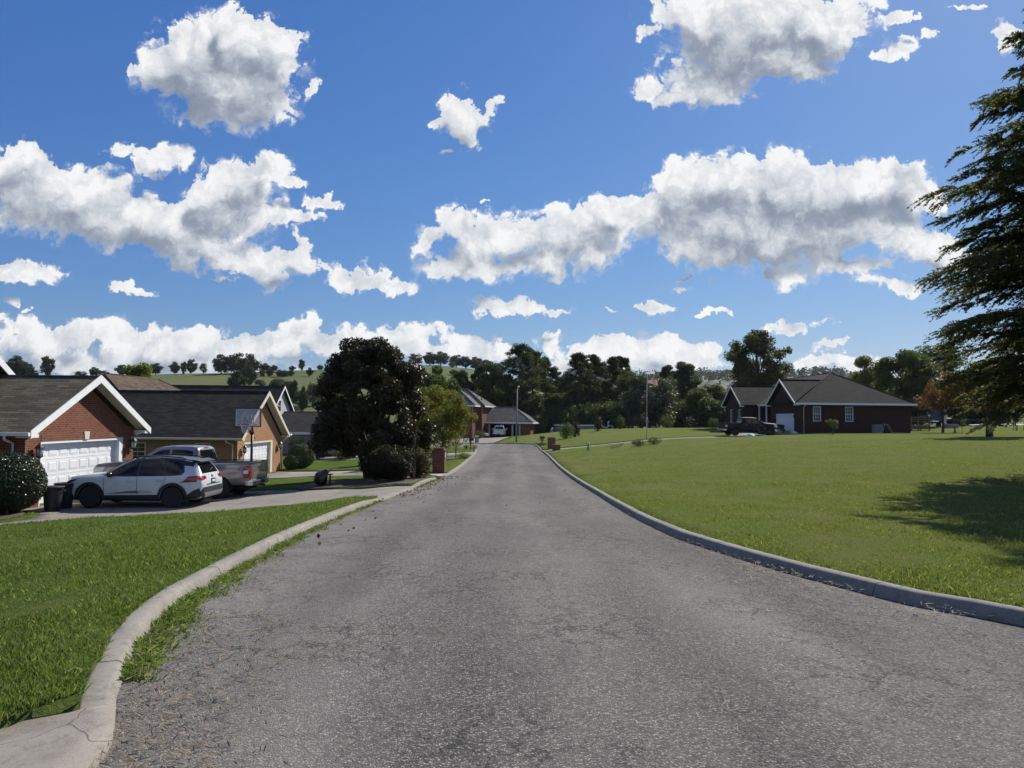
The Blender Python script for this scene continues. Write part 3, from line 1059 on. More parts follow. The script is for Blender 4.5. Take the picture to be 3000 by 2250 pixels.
        if n == 'road':
            o = npmesh(n, top, 3, mp[T], mt, smooth=True)
        else:
            # slab with a skirt, so that no edge floats
            tri = mp[T]
            ed = {}
            for a, b, c in tri:
                for e in ((a, b), (b, c), (c, a)):
                    k = (min(e), max(e))
                    ed[k] = None if k in ed else e
            skirt = [e for e in ed.values() if e]
            m = len(top)
            bot = top.copy()
            bot[:, 2] -= .22
            F = [tuple(t) for t in tri] + [f for (a, b) in skirt for f in ((b, a, a + m), (b, a + m, b + m))]
            o = npmesh(n, np.concatenate([top, bot]), 3, np.array(F), mt)
        tag(o, kind='structure')


build_ground()


def kerb(name, LINE, side, gaps, m):
    """rolled concrete kerb laid in lengths, interrupted at the driveways"""
    s = np.concatenate([[0], np.cumsum(np.hypot(*(LINE[1:] - LINE[:-1]).T))])
    back = offset_line(LINE, side * 1.0)
    prof = [(-.004, -.12), (-.004, .010), (.016, .072), (.030, .104), (.050, .121), (KERB_W - .012, .124), (KERB_W + .014, .112), (KERB_W + .014, -.12)]
    V, F = [], []
    pos = 0.0
    k = 0
    r2 = random.Random(5)
    while pos < s[-1]:
        L = min(3.05 + r2.uniform(-.25, .25), s[-1] - pos)
        ts = np.linspace(pos + .006, pos + L - .006, max(2, int(L / .38)))
        px = np.interp(ts, s, LINE[:, 0])
        py = np.interp(ts, s, LINE[:, 1])
        bx = np.interp(ts, s, back[:, 0]) - px
        by = np.interp(ts, s, back[:, 1]) - py
        ym = py.mean()
        run = []
        for i in range(len(ts)):
            dipped = 0.0
            cut = False
            if py[i] < 72:
                for a, b in gaps:
                    if a <= py[i] <= b:
                        dipped = 1.0
                    else:
                        dd = min(abs(py[i] - a), abs(py[i] - b))
                        dipped = max(dipped, 1 - dd / 1.7)
            run.append((px[i], py[i], bx[i], by[i], cut, max(0, dipped)))
        seg = []
        tilt = r2.uniform(-.003, .003)
        for q in run + [None]:
            if q is not None and not q[4]:
                seg.append(q)
                continue
            if len(seg) > 1:
                b0 = len(V)
                for (x, y, ux, uy, _, dip) in seg:
                    z0 = h1(x, y)
                    for (o, h) in prof:
                        hh = h if h < 0 else h * (1 - .52 * dip) + tilt
                        V.append((x + ux * o, y + uy * o, z0 + hh + .0015 * math.sin(x * 9 + y * 7 + o * 40)))
                n = len(prof)
                for i in range(len(seg) - 1):
                    for j in range(n - 1):
                        a = b0 + i * n + j
                        F.append((a, a + 1, a + n + 1, a + n))
                for k0, rev in ((b0, False), (b0 + (len(seg) - 1) * n, True)):     # end faces on their own vertices: crisp joints
                    c0 = len(V)
                    V.extend(V[k0:k0 + n])
                    F.append(tuple(c0 + j for j in (reversed(range(n)) if rev else range(n))))
            seg = []
        pos += L
        k += 1
    mb = MB()
    mb.add(V, F)
    o = mb.build(name, m)
    for p in o.data.polygons:
        p.use_smooth = len(p.vertices) == 4
    tag(o, kind='structure')


kerb('kerb', LEFT_LINE, 1, DGAPS_L, M['kerb'])
kerb('kerb', RIGHT_LINE, -1, DGAPS_R, M['kerb'])

# ---------------------------------------------------------------- houses
class House:
    def __init__(self, name, label, base, rz=0.0):
        self.b = Vector(base)
        self.root = thing(name, label, 'house', base, rz)

    def part(self, name, mb, m, parent=None, bevel=0.0, label=None):
        mb.v = [tuple(Vector(p) - self.b) for p in mb.v]
        o = mb.build(name, m, parent or self.root, bevel=bevel)
        if label:
            o['label'] = label
        return o


def wall_x(mb, X, s, y0, y1, z0, z1, th=.2, holes=()):
    """wall facing s (+1/-1) along x at plane X, with rectangular openings (ya, yb, za, zb)"""
    xa, xb = (X - th, X) if s > 0 else (X, X + th)
    ys = y0
    for (ya, yb, za, zb) in sorted(holes):
        if ya > ys:
            mb.box(xa, xb, ys, ya, z0, z1)
        if za > z0:
            mb.box(xa, xb, ya, yb, z0, za)
        if zb < z1:
            mb.box(xa, xb, ya, yb, zb, z1)
        ys = yb
    if ys < y1:
        mb.box(xa, xb, ys, y1, z0, z1)


def wall_y(mb, Y, s, x0, x1, z0, z1, th=.2, holes=()):
    ya, yb = (Y - th, Y) if s > 0 else (Y, Y + th)
    xs = x0
    for (xa, xb, za, zb) in sorted(holes):
        if xa > xs:
            mb.box(xs, xa, ya, yb, z0, z1)
        if za > z0:
            mb.box(xa, xb, ya, yb, z0, za)
        if zb < z1:
            mb.box(xa, xb, ya, yb, zb, z1)
        xs = xb
    if xs < x1:
        mb.box(xs, x1, ya, yb, z0, z1)


def slab(mb, poly, t=.07):
    """roof plane: polygon with thickness straight down"""
    mb.prism([(p[0], p[1], p[2] - t) for p in poly], (0, 0, t))


def gable_x(mb, x0, x1, yc, half, ze, sl, t=.07):
    """two roof planes, ridge along x"""
    zr = ze + half * sl
    slab(mb, [(x0, yc - half, ze), (x1, yc - half, ze), (x1, yc, zr), (x0, yc, zr)], t)
    slab(mb, [(x0, yc, zr), (x1, yc, zr), (x1, yc + half, ze), (x0, yc + half, ze)], t)
    mb.box(x0, x1, yc - .09, yc + .09, zr - .02, zr + .025)      # ridge caps


def hip(mb, x0, x1, y0, y1, ze, r0, r1, t=.07):
    """hip roof with ridge end points r0, r1"""
    a, b, c, d = (x0, y0, ze), (x1, y0, ze), (x1, y1, ze), (x0, y1, ze)
    r0, r1 = tuple(r0), tuple(r1)
    if abs(r0[0] - r1[0]) > abs(r0[1] - r1[1]):
        faces = [[a, b, r1, r0], [c, d, r0, r1], [d, a, r0], [b, c, r1]]
        hips = [(a, r0), (d, r0), (b, r1), (c, r1), (r0, r1)]
    else:
        faces = [[d, a, r0, r1], [b, c, r1, r0], [a, b, r0], [c, d, r1]]
        hips = [(a, r0), (b, r0), (d, r1), (c, r1), (r0, r1)]
    for f in faces:
        slab(mb, f, t)
    for p, q in hips:
        mb.tube([Vector(p) + Vector((0, 0, .0)), Vector(q) + Vector((0, 0, .0))], .055, 6)


def rake_trim(mb, X, s, yc, half, ze, sl, w=.20, t=.035, proud=.03):
    """sloping bargeboards on a gable end facing s along x"""
    zr = ze + half * sl
    x = X if s > 0 else X - t
    for sg in (-1, 1):
        e = yc + sg * half
        k = sg * (w / (2 * sl)) * 0
        mb.prism([(x, e, ze - w), (x, e, ze + proud), (x, yc, zr + proud), (x, yc, zr - w * 1.15)][::sg], (t, 0, 0))


def garage_door(H, X, y0, y1, z0, z1, m, cols=8, rows=4, s=1):
    mb = MB()
    xb, xf = X - .05 * s, X
    mb.box(min(xb, xf), max(xb, xf), y0, y1, z0, z1)
    rh = (z1 - z0) / rows
    cw = (y1 - y0) / cols
    for r in range(rows):
        for c in range(cols):
            ya, yb = y0 + c * cw + cw * .13, y0 + (c + 1) * cw - cw * .13
            za, zb = z0 + r * rh + rh * .20, z0 + (r + 1) * rh - rh * .20
            bv = .045
            o, i = X + .002 * s, X + .013 * s
            q = [(o, ya, za), (o, yb, za), (o, yb, zb), (o, ya, zb)]
            p = [(i, ya + bv, za + bv), (i, yb - bv, za + bv), (i, yb - bv, zb - bv), (i, ya + bv, zb - bv)]
            fs = [(4, 5, 6, 7)] + [(k, (k + 1) % 4, 4 + (k + 1) % 4, 4 + k) for k in range(4)]
            mb.add(q + p, fs)
            # dark bevel groove round each panel
            g = .012
            for (a, b, c2, d) in ((ya - g, yb + g, za - g, za), (ya - g, yb + g, zb, zb + g), (ya - g, ya, za, zb), (yb, yb + g, za, zb)):
                mb.box(min(X, X + .006 * s), max(X, X + .006 * s), a, b, c2, d)
        if r:
            mb.box(min(X, X + .007 * s), max(X, X + .007 * s), y0, y1, z0 + r * rh - .012, z0 + r * rh + .012)
    return H.part('garage_door', mb, m)


def window(H, ax, P, s, a0, a1, z0, z1, m=None, nx=1, nz=2, f=.055, parent=None, mid=True):
    """sash window in a wall: frame with glazing bars (part) and its glass (sub-part)"""
    fr, gl = MB(), MB()

    def bx(mb, aa, ab, za, zb, d0, d1):
        lo, hi = sorted((P + d0 * s, P + d1 * s))
        if ax == 'x':
            mb.box(lo, hi, aa, ab, za, zb)
        else:
            mb.box(aa, ab, lo, hi, za, zb)
    bx(fr, a0, a0 + f, z0, z1, -.08, .025)
    bx(fr, a1 - f, a1, z0, z1, -.08, .025)
    bx(fr, a0 + f, a1 - f, z1 - f, z1, -.08, .025)
    bx(fr, a0 + f, a1 - f, z0, z0 + f, -.08, .045)
    if mid:
        zm = .5 * (z0 + z1)
        bx(fr, a0 + f, a1 - f, zm - .025, zm + .025, -.07, .012)
    for i in range(1, nx):
        a = a0 + f + (a1 - a0 - 2 * f) * i / nx
        bx(fr, a - .008, a + .008, z0 + f, z1 - f, -.052, -.03)
    for i in range(1, nz):
        z = z0 + f + (z1 - z0 - 2 * f) * i / nz
        bx(fr, a0 + f, a1 - f, z - .008, z + .008, -.05, -.032)
    bx(gl, a0 + f, a1 - f, z0 + f, z1 - f, -.075, -.055)
    o = H.part('window', fr, m or M['white_paint'], parent)
    H.part('pane', gl, M['window_glass'], o)
    return o


def lantern(H, X, y, z, s=1, k=1.0, m=None):
    """carriage lamp on a wall facing +x"""
    mb = MB()
    mb.box(X, X + .03, y - .05, y + .05, z - .32 * k, z - .02)
    mb.tube([(X + .02, y, z - .18 * k), (X + .10, y, z - .26 * k), (X + .18, y, z - .22 * k), (X + .19, y, z - .12 * k)], .014, 6)
    T = Matrix.Translation((X + .19, y, z))
    mb.lathe([(.03, -.15 * k), (.085 * k, -.11 * k), (.09 * k, -.09 * k)], 8, T, False)
    for i in range(6):
        a = i * math.pi / 3
        mb.tube([(X + .19 + .085 * k * math.cos(a), y + .085 * k * math.sin(a), z - .10 * k), (X + .19 + .10 * k * math.cos(a), y + .10 * k * math.sin(a), z + .14 * k)], .008, 4)
    mb.lathe([(.135 * k, .13 * k), (.12 * k, .17 * k), (.05 * k, .24 * k), (.018, .27 * k), (.01, .33 * k)], 8, T, False)
    o = H.part('wall_lantern', mb, m or M['dark_metal'])
    gl = MB()
    gl.lathe([(.072 * k, -.10 * k), (.09 * k, .13 * k)], 8, T, True)
    H.part('glass', gl, M['lamp_glass'], o)


def downspout(H, pts, m, w=.042):
    mb = MB()
    mb.tube(pts, w, 6)
    return H.part('downspout', mb, m)


M['lamp_glass'] = glass("lamp_glass", (.55, .55, .50), .15)
M['soffit'] = plain("soffit", (.52, .49, .41), .7, var=.08)
M['keystone'] = plain("keystone", (.55, .52, .45), .8)
M['shutter'] = plain("black_shutter", (.015, .017, .018), .6)
M['curtain'] = plain("pale_curtain", (.55, .54, .50), .8)

# --- red brick house with the white double garage door, left foreground
H = House('brick_house', 'red brick house with a white panelled double garage door behind the white car', (-15.6, 26.1, -1.50))
X1, YC, HF, ZS, SL, OV = -15.6, 26.12, 3.27, .90, .535, .45
mb = MB()
DO = (23.62, 28.62, -1.6, .74)
wall_x(mb, X1, 1, 22.85, 29.39, -1.75, ZS + .02, .24, [DO])
mb.prism([(X1 - .24, 22.85, ZS + .02), (X1 - .24, 29.39, ZS + .02), (X1 - .24, YC, ZS + .02 + HF * SL)], (.24, 0, 0))
wall_y(mb, 22.85, -1, -27.5, X1 - .24, -1.75, ZS + .02, .24)
wall_y(mb, 29.39, 1, -27.5, X1 - .24, -1.75, ZS + .02, .24)
mb.box(-28.6, -19.0, 16.2, 22.60, -1.75, 2.95)          # the body of the house beyond the frame
mb.box(-28.6, -19.0, 23.12, 26.05, .9, 2.95)
mb.prism([(-19.2, 16.2, 2.95), (-19.2, 26.05, 2.95), (-19.2, 21.1, 6.45)], (.2, 0, 0))
H.part('wall', mb, M['brick_red'])
for y in (17.6, 19.9):
    window(H, 'x', -18.9, 1, y, y + 1.0, -.2, 1.4, nx=2, nz=4)
mb = MB()
wall_x(mb, X1 + .012, 1, DO[0], DO[1], DO[3], DO[3] + .2, .012)
H.part('lintel', mb, M['brick_red'], label='soldier course of upright bricks over the garage door')
mb = MB()
mb.prism([(X1 + .035, YC - .12, DO[3] - .01), (X1 + .035, YC + .12, DO[3] - .01), (X1 + .035, YC + .17, DO[3] + .27), (X1 + .035, YC - .17, DO[3] + .27)], (-.035, 0, 0))
H.part('keystone', mb, M['keystone'])
mb = MB()
wall_x(mb, X1 - .015, 1, DO[0], DO[0] + .07, -1.55, DO[3], .22)
wall_x(mb, X1 - .015, 1, DO[1] - .26, DO[1], -1.55, DO[3], .22)
wall_x(mb, X1 - .015, 1, DO[0] + .07, DO[1] - .26, DO[3] - .10, DO[3], .22)
H.part('door_frame', mb, M['door_white'])
garage_door(H, X1 - .21, DO[0] + .07, DO[1] - .26, -1.50, DO[3] - .10, M['door_white'])
mb = MB()
ZE = ZS + .17
gable_x(mb, -27.9, X1 + OV, YC, HF + OV, ZE - .02, SL, .06)
zr2 = 3.0
for sg in (-1, 1):
    pass
slab(mb, [(-28.9, 15.7, 3.0), (-18.55, 15.7, 3.0), (-18.55, 21.1, 6.9), (-28.9, 21.1, 6.9)])
slab(mb, [(-28.9, 21.1, 6.9), (-18.55, 21.1, 6.9), (-18.55, 26.5, 3.0), (-28.9, 26.5, 3.0)])
H.part('roof', mb, M['shingle_olive'])
mb = MB()
gable_x(mb, X1 + .005, X1 + OV - .03, YC, HF + OV, ZE - .13, SL, .025)
mb.box(-27.5, X1 + OV - .05, 22.42, 22.84, ZS + .03, ZS + .05)
H.part('soffit', mb, M['soffit'])
mb = MB()
rake_trim(mb, X1 + OV, 1, YC, HF + OV, ZE, SL, .22)
for sg in (-1, 1):                                       # boxed eave returns
    ye = YC + sg * (HF + OV)
    mb.box(X1 + .004, X1 + OV - .002, min(ye, ye - sg * .42), max(ye, ye - sg * .42), ZS - .02, ZS + .10)
H.part('fascia', mb, M['white_paint'])
mb = MB()
mb.prism([(-18.54, 15.7, 2.72), (-18.54, 15.7, 3.03), (-18.54, 21.1, 6.93), (-18.54, 21.1, 6.55)], (.04, 0, 0))
mb.prism([(-18.54, 26.5, 2.76), (-18.54, 21.1, 6.55), (-18.54, 21.1, 6.93), (-18.54, 26.5, 3.03)], (.04, 0, 0))
H.part('fascia', mb, M['white_paint'])
mb = MB()
mb.prism([(X1 + OV + .02, 22.40, ZE - .02), (X1 + OV + .02, 22.28, ZE - .02), (X1 + OV + .02, 22.29, ZE - .13), (X1 + OV + .02, 22.40, ZE - .14)], (-12.4, 0, 0))
H.part('gutter', mb, M['white_paint'])
downspout(H, [(-15.92, 22.34, ZE - .10), (-15.92, 22.34, ZE - .24), (-15.95, 22.58, ZE - .32), (-15.95, 22.78, ZE - .38), (-15.95, 22.78, -1.4)], M['white_paint'])
lantern(H, X1, 23.28, .36, k=1.15)
lantern(H, X1, 29.05, .40, k=1.15)
mb = MB()
mb.box(X1, X1 + .03, 29.55, 29.62, .78, .9)
mb.tube([(X1 + .02, 29.45, .86), (X1 + .16, 29.62, .90)], .055, 8)
mb.box(X1, X1 + .05, 29.2, 29.34, .62, .74)
H.part('security_lamp', mb, M['white_paint'])

# --- tan brick house behind it
H = House('brick_house', 'tan brick house with a dark roof and cream trim behind the basketball hoop', (-16.0, 45.5, -2.22))
X1, YC, HF, ZS, SL, OV = -16.0, 45.5, 3.9, .20, .655, .45
ZE = ZS + .16
DO = (42.7, 47.8, -2.4, .06)
W1 = (-22.3, -21.35, -1.05, .03)
W2 = (-18.45, -17.6, -1.05, .03)
mb = MB()
wall_x(mb, X1, 1, YC - HF, YC + HF, -2.6, ZS + .02, .24, [DO])
mb.prism([(X1 - .24, YC - HF, ZS + .02), (X1 - .24, YC + HF, ZS + .02), (X1 - .24, YC, ZS + .02 + HF * SL)], (.24, 0, 0))
wall_y(mb, YC - HF, -1, -34, X1 - .24, -2.7, ZS + .02, .24, [W1, W2])
wall_y(mb, YC + HF, 1, -30, X1 - .24, -2.7, ZS + .02, .24)
mb.box(-35, -23, 49.5, 63.9, -2.7, .30)
H.part('wall', mb, M['brick_tan'])
for w in (W1, W2):
    window(H, 'y', YC - HF, -1, *w, m=M['cream_paint'], nx=2, nz=4)
mb = MB()
wall_x(mb, X1 - .015, 1, DO[0], DO[0] + .07, -2.35, DO[3], .2)
wall_x(mb, X1 - .015, 1, DO[1] - .4, DO[1], -2.35, DO[3], .2)
wall_x(mb, X1 - .015, 1, DO[0] + .07, DO[1] - .4, DO[3] - .14, DO[3], .2)
H.part('door_frame', mb, M['cream_paint'])
garage_door(H, X1 - .20, DO[0] + .07, DO[1] - .4, -2.3, DO[3] - .14, M['door_white'])
mb = MB()
gable_x(mb, -33, X1 + OV, YC, HF + OV, ZE - .02, SL, .06)
H.part('roof', mb, M['shingle_dark'])
mb = MB()
hip(mb, -35.6, -22.4, 45.0, 64.6, .45, (-29, 50.4, 4.55), (-29, 58, 4.55))
H.part('roof', mb, M['shingle_sunlit'], label='shingled hip roof of the main house, sunlit brown painted into its colour')
mb = MB()
gable_x(mb, X1 + .005, X1 + OV - .03, YC, HF + OV, ZE - .13, SL, .025)
H.part('soffit', mb, M['soffit'])
mb = MB()
rake_trim(mb, X1 + OV, 1, YC, HF + OV, ZE, SL, .22)
for sg in (-1, 1):
    ye = YC + sg * (HF + OV)
    mb.box(X1 + .004, X1 + OV - .002, min(ye, ye - sg * .4), max(ye, ye - sg * .4), ZS - .02, ZS + .09)
H.part('fascia', mb, M['cream_paint'])
mb = MB()
mb.prism([(X1 + OV + .02, YC - HF - OV, ZE - .02), (X1 + OV + .02, YC - HF - OV - .12, ZE - .02), (X1 + OV + .02, YC - HF - OV - .11, ZE - .13), (X1 + OV + .02, YC - HF - OV, ZE - .14)], (-17, 0, 0))
H.part('gutter', mb, M['cream_paint'])
downspout(H, [(-16.5, 41.1, ZE - .1), (-16.5, 41.15, ZE - .25), (-16.25, 41.52, ZE - .42), (-16.25, 41.52, -2.1)], M['cream_paint'])
downspout(H, [(-15.75, 50.0, ZE - .1), (-15.8, 50.0, ZE - .25), (-15.95, 49.47, ZE - .5), (-15.95, 49.47, -2.15)], M['cream_paint'])
lantern(H, X1, 42.25, -.42, k=1.15)
lantern(H, X1, 48.75, -.42, k=1.15)
mb = MB()
mb.tube([(X1 + OV, 49.9, ZE - .08), (X1 + OV + .05, 50.12, ZE - .02)], .06, 8)
mb.box(X1 + OV - .05, X1 + OV + .02, 49.86, 49.95, ZE - .12, ZE - .04)
H.part('security_lamp', mb, M['white_paint'])

# --- grey sided house with the tall gable
H = House('sided_house', 'grey sided house with a steep gable and window, partly behind the dark tree', (-24, 78, -2.55))
mb = MB()
wall_y(mb, 74.3, -1, -30, -16.5, -2.9, -.12, .2)
wall_x(mb, -16.5, 1, 74.5, 83.6, -2.9, -.12, .2)
mb.prism([(-16.7, 74.5, -.12), (-16.7, 83.6, -.12), (-16.7, 79.05, 1.93)], (.2, 0, 0))
H.part('wall', mb, M['siding_tan'])
mb = MB()
wx = (76.15, 77.95, 2.05, 3.42)
mb.box(-37, -25.52, 75.0, 81.0, -2.9, 2.05)
gz = lambda y: 2.3 + (3.2 - abs(y - 78)) * .76
mb.prism([(-25.5, 75.0, .2), (-25.5, 76.15, .2), (-25.5, 76.15, gz(76.15)), (-25.5, 75.0, gz(75.0))], (.2, 0, 0))
mb.prism([(-25.5, 77.95, .2), (-25.5, 81, .2), (-25.5, 81, gz(81)), (-25.5, 78, gz(78)), (-25.5, 77.95, gz(77.95))], (.2, 0, 0))
mb.prism([(-25.5, 76.15, .2), (-25.5, 77.95, .2), (-25.5, 77.95, 2.05), (-25.5, 76.15, 2.05)], (.2, 0, 0))
mb.prism([(-25.5, 76.15, 3.42), (-25.5, 77.95, 3.42), (-25.5, 77.95, gz(77.95)), (-25.5, 76.15, gz(76.15))], (.2, 0, 0))
H.part('gable', mb, M['siding_grey'])
window(H, 'x', -25.3, 1, *wx[:2], *wx[2:], nx=2, nz=2, f=.09)
mb = MB()
gable_x(mb, -38, -24.95, 78, 3.45, 2.30, .76, .08)
gable_x(mb, -30, -16.1, 79.05, 5.15, -.02, .42, .08)
H.part('roof', mb, M['shingle_dark'])
mb = MB()
rake_trim(mb, -24.95, 1, 78, 3.45, 2.30, .76, .2)
mb.box(-29, -16.1, 73.84, 73.92, -.26, -.02)
H.part('fascia', mb, M['white_paint'])

# --- two storey brick house at the bend (turned a little towards the road)
H = House('brick_house', 'two storey red brick house with grey hip roofs at the bend of the road', (-6.4, 117.2, -1.75), R(-12))
B4 = Vector((0, 0, 0))
H.b = B4
E2, GR = 5.45, -.5
mb = MB()
mb.box(-13, 0, 0, 6.8, GR, E2)
mb.box(-13, .78, 3.3, 10.5, GR, E2 - .01)
H.part('wall', mb, M['brick_rust'])
mb = MB()
wall_y(mb, 5.6, -1, .78, 8.6, 2.30, 2.66, .2)
wall_y(mb, 5.6, -1, .78, 1.2, GR, 2.30, .2)
wall_y(mb, 5.6, -1, 6.9, 8.6, GR, 2.30, .2)
wall_x(mb, 8.6, 1, 5.8, 12.4, GR, 2.66, .2)
H.part('wall', mb, M['brick_rust'], label='brick wall of the low garage wing')
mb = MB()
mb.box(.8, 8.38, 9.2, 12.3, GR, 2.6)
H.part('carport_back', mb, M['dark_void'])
for x in (1.28, 3.35, 5.35, 6.6):
    c = MB()
    c.box(x, x + .28, 5.62, 5.86, GR, 2.30)
    H.part('column', c, M['curtain'])
mb = MB()
mb.box(-9.6, -4.9, -.05, .0, 0, 2.35)
H.part('garage_door', mb, M['door_white'])
mb = MB()
hip(mb, -13.5, .5, -.5, 7.3, E2, (-9.4, 3.4, E2 + 2.9), (-3.5, 3.4, E2 + 2.9))
hip(mb, -13.4, 1.3, 2.85, 11.0, E2 + .01, (-9.2, 6.9, E2 + 3.0), (-2.9, 6.9, E2 + 3.0))
H.part('roof', mb, M['shingle_grey'])
mb = MB()
hip(mb, .3, 9.15, 5.05, 12.9, 2.68, (1.4, 8.97, 5.3), (5.2, 8.97, 5.3))
H.part('roof', mb, M['shingle_grey'], label='low hip roof of the garage wing')
mb = MB()
for (a, b, c, d, z) in ((-13.5, .5, -.56, -.5, E2), (.5, .56, -.56, 2.8, E2), (1.3, 1.36, 2.8, 11, E2), (.3, 9.15, 5.0, 5.05, 2.68), (9.15, 9.2, 5.0, 12.9, 2.68)):
    mb.box(a, b, c, d, z - .22, z + .01)
H.part('fascia', mb, M['white_paint'])
downspout(H, [(-.06, -.3, E2 - .1), (-.06, -.07, E2 - .4), (-.06, -.07, 0)], M['cream_paint'])
downspout(H, [(.72, 3.0, E2 - .1), (.72, 3.22, E2 - .4), (.72, 3.22, 0)], M['cream_paint'])
for x in (-1.9, -1.0, -.2):
    z = E2 + .05 + 2.9 * min(1, (1.3 - x) / 4.2) * .86
    mb = MB()
    mb.tube([(x, 6.5, z), (x, 6.5, z + .45)], .12, 8)
    H.part('roof_vent', mb, M['dark_metal'])

# --- dark brick ranch house on the right
H = House('brick_house', 'dark brick ranch house with hip roof and white garage door, on the right lawn', (31, 77, .25))
ZG, ZW = -.2, 3.38
ZE = 3.60
X5 = 31.0
DO = (78.05, 83.35, .2, 2.45)
WA, WB = (32.65, 33.5, 1.62, 3.22), (36.15, 37.0, 1.62, 3.22)
mb = MB()
wall_y(mb, 77, -1, X5, 43.2, ZG, ZW, .24, [WA, WB])
wall_x(mb, X5, -1, 77.24, 85.0, ZG, ZW, .24, [DO])
mb.prism([(X5, 77.0, ZW), (X5, 85.0, ZW), (X5, 81.0, ZW + 4 * .63)], (.24, 0, 0))
wall_y(mb, 85.0, 1, X5 + .24, 33.2, ZG, ZW, .24)
wall_x(mb, 33.2, -1, 85.0, 88.5, ZG, ZW, .24)
wall_y(mb, 88.5, -1, 28.8, 33.2, ZG, ZW, .24)
GA, GB = (89.25, 90.05, 1.35, 3.05), (92.6, 93.4, 1.35, 3.05)
wall_x(mb, 28.8, -1, 88.74, 95.6, ZG, ZW, .24, [GA, GB])
mb.prism([(28.8, 88.5, ZW), (28.8, 95.6, ZW), (28.8, 92.05, ZW + 3.55 * .63)], (.24, 0, 0))
wall_y(mb, 95.6, 1, 28.8, 33, ZG, ZW, .24)
wall_x(mb, 43.2, 1, 77.24, 101, ZG, ZW, .24)
wall_y(mb, 101, 1, 33, 42.96, ZG, ZW, .24)
H.part('wall', mb, M['brick_dark'])
for w in (WA, WB):
    window(H, 'y', 77, -1, *w, nx=3, nz=4)
for w in (GA, GB):
    window(H, 'x', 28.8, -1, *w, nx=1, nz=2)
    for a in (w[0] - .42, w[1] + .02):
        s_ = MB()
        s_.box(28.755, 28.798, a, a + .4, w[2], w[3])
        H.part('shutter', s_, M['shutter'])
mb = MB()
wall_x(mb, X5 + .02, -1, DO[0], DO[0] + .1, .1, DO[3], .2)
wall_x(mb, X5 + .02, -1, DO[1] - .1, DO[1], .1, DO[3], .2)
wall_x(mb, X5 + .02, -1, DO[0] + .1, DO[1] - .1, DO[3] - .1, DO[3], .2)
H.part('door_frame', mb, M['white_paint'])
garage_door(H, X5 + .2, DO[0] + .1, DO[1] - .1, .2, DO[3] - .1, M['door_white'], s=-1)
S5 = .63
mb = MB()
hip(mb, 30.55, 43.65, 76.55, 101.5, ZE, (37.1, 82.4, ZE + 5.85 * S5), (37.1, 95.7, ZE + 5.85 * S5))
H.part('roof', mb, M['shingle_black'])
mb = MB()
gable_x(mb, X5 - .45, 36.5, 81.0, 4.4, ZE - .025, S5)
gable_x(mb, 28.35, 35.5, 92.05, 4.0, ZE - .01, S5)
H.part('roof', mb, M['shingle_black'], label='gabled roof of the two front wings')
mb = MB()
rake_trim(mb, X5 - .45, -1, 81.0, 4.4, ZE, S5, .2)
H.part('fascia', mb, M['white_paint'])
mb = MB()
rake_trim(mb, 28.35, -1, 92.05, 4.0, ZE, S5, .2)
H.part('fascia', mb, M['white_paint'])
mb = MB()
mb.box(X5 - .4, 43.7, 76.46, 76.55, ZE - .2, ZE + .01)
H.part('fascia', mb, M['white_paint'])
mb = MB()
mb.box(30.46, 30.55, 85.4, 88.1, ZE - .2, ZE + .01)
for (x, y, d) in ((X5, 76.62, .42), (X5, 85.38, -.42), (28.8, 88.07, .42), (28.8, 96.03, -.42)):
    c = MB()
    c.box(x - .44, x - .004, min(y, y + d), max(y, y + d), ZW - .05, ZW + .1)
    H.part('eave_return', c, M['white_paint'])
H.part('fascia', mb, M['white_paint'])
for y in (85.55, 88.0):
    c = MB()
    c.box(30.62, 30.76, y, y + .14, .1, ZE - .2)
    H.part('porch_post', c, M['white_paint'])
downspout(H, [(31.6, 76.45, ZE - .12), (31.6, 76.5, ZE - .28), (31.62, 76.93, ZE - .5), (31.62, 76.93, .35)], M['white_paint'])
for y in (77.6, 83.85):
    m2 = MB()
    m2.box(X5 - .03, X5, y - .05, y + .05, 1.9, 2.2)
    m2.lathe([(.03, -.15), (.09, -.1), (.1, .12), (.13, .14), (.03, .25)], 8, Matrix.Translation((X5 - .15, y, 2.1)), False)
    H.part('wall_lantern', m2, M['dark_metal'])
mb = MB()
mb.box(33.12, 33.196, 85.6, 86.5, .4, 2.5)
H.part('front_door', mb, M['dark_metal'])

# ---------------------------------------------------------------- vehicles
def car_paint(name, col, metal=.0, rough=.28):
    m, nt, bs, out = new_mat(name)
    co = objco(nt)
    k = maprange(nt, noise(nt, co, 2.5, 5, .6), .3, .7, .93, 1.05)
    nt.links.new(vmth(nt, 'SCALE', col, scale=k), bs.inputs['Base Color'])
    bs.inputs['Metallic'].default_value = metal
    nt.links.new(maprange(nt, noise(nt, co, 6, 4), .3, .7, rough - .05, rough + .08), bs.inputs['Roughness'])
    bs.inputs['Coat Weight'].default_value = .8 if max(col) > .05 else .25
    bs.inputs['Coat Roughness'].default_value = .05
    return m


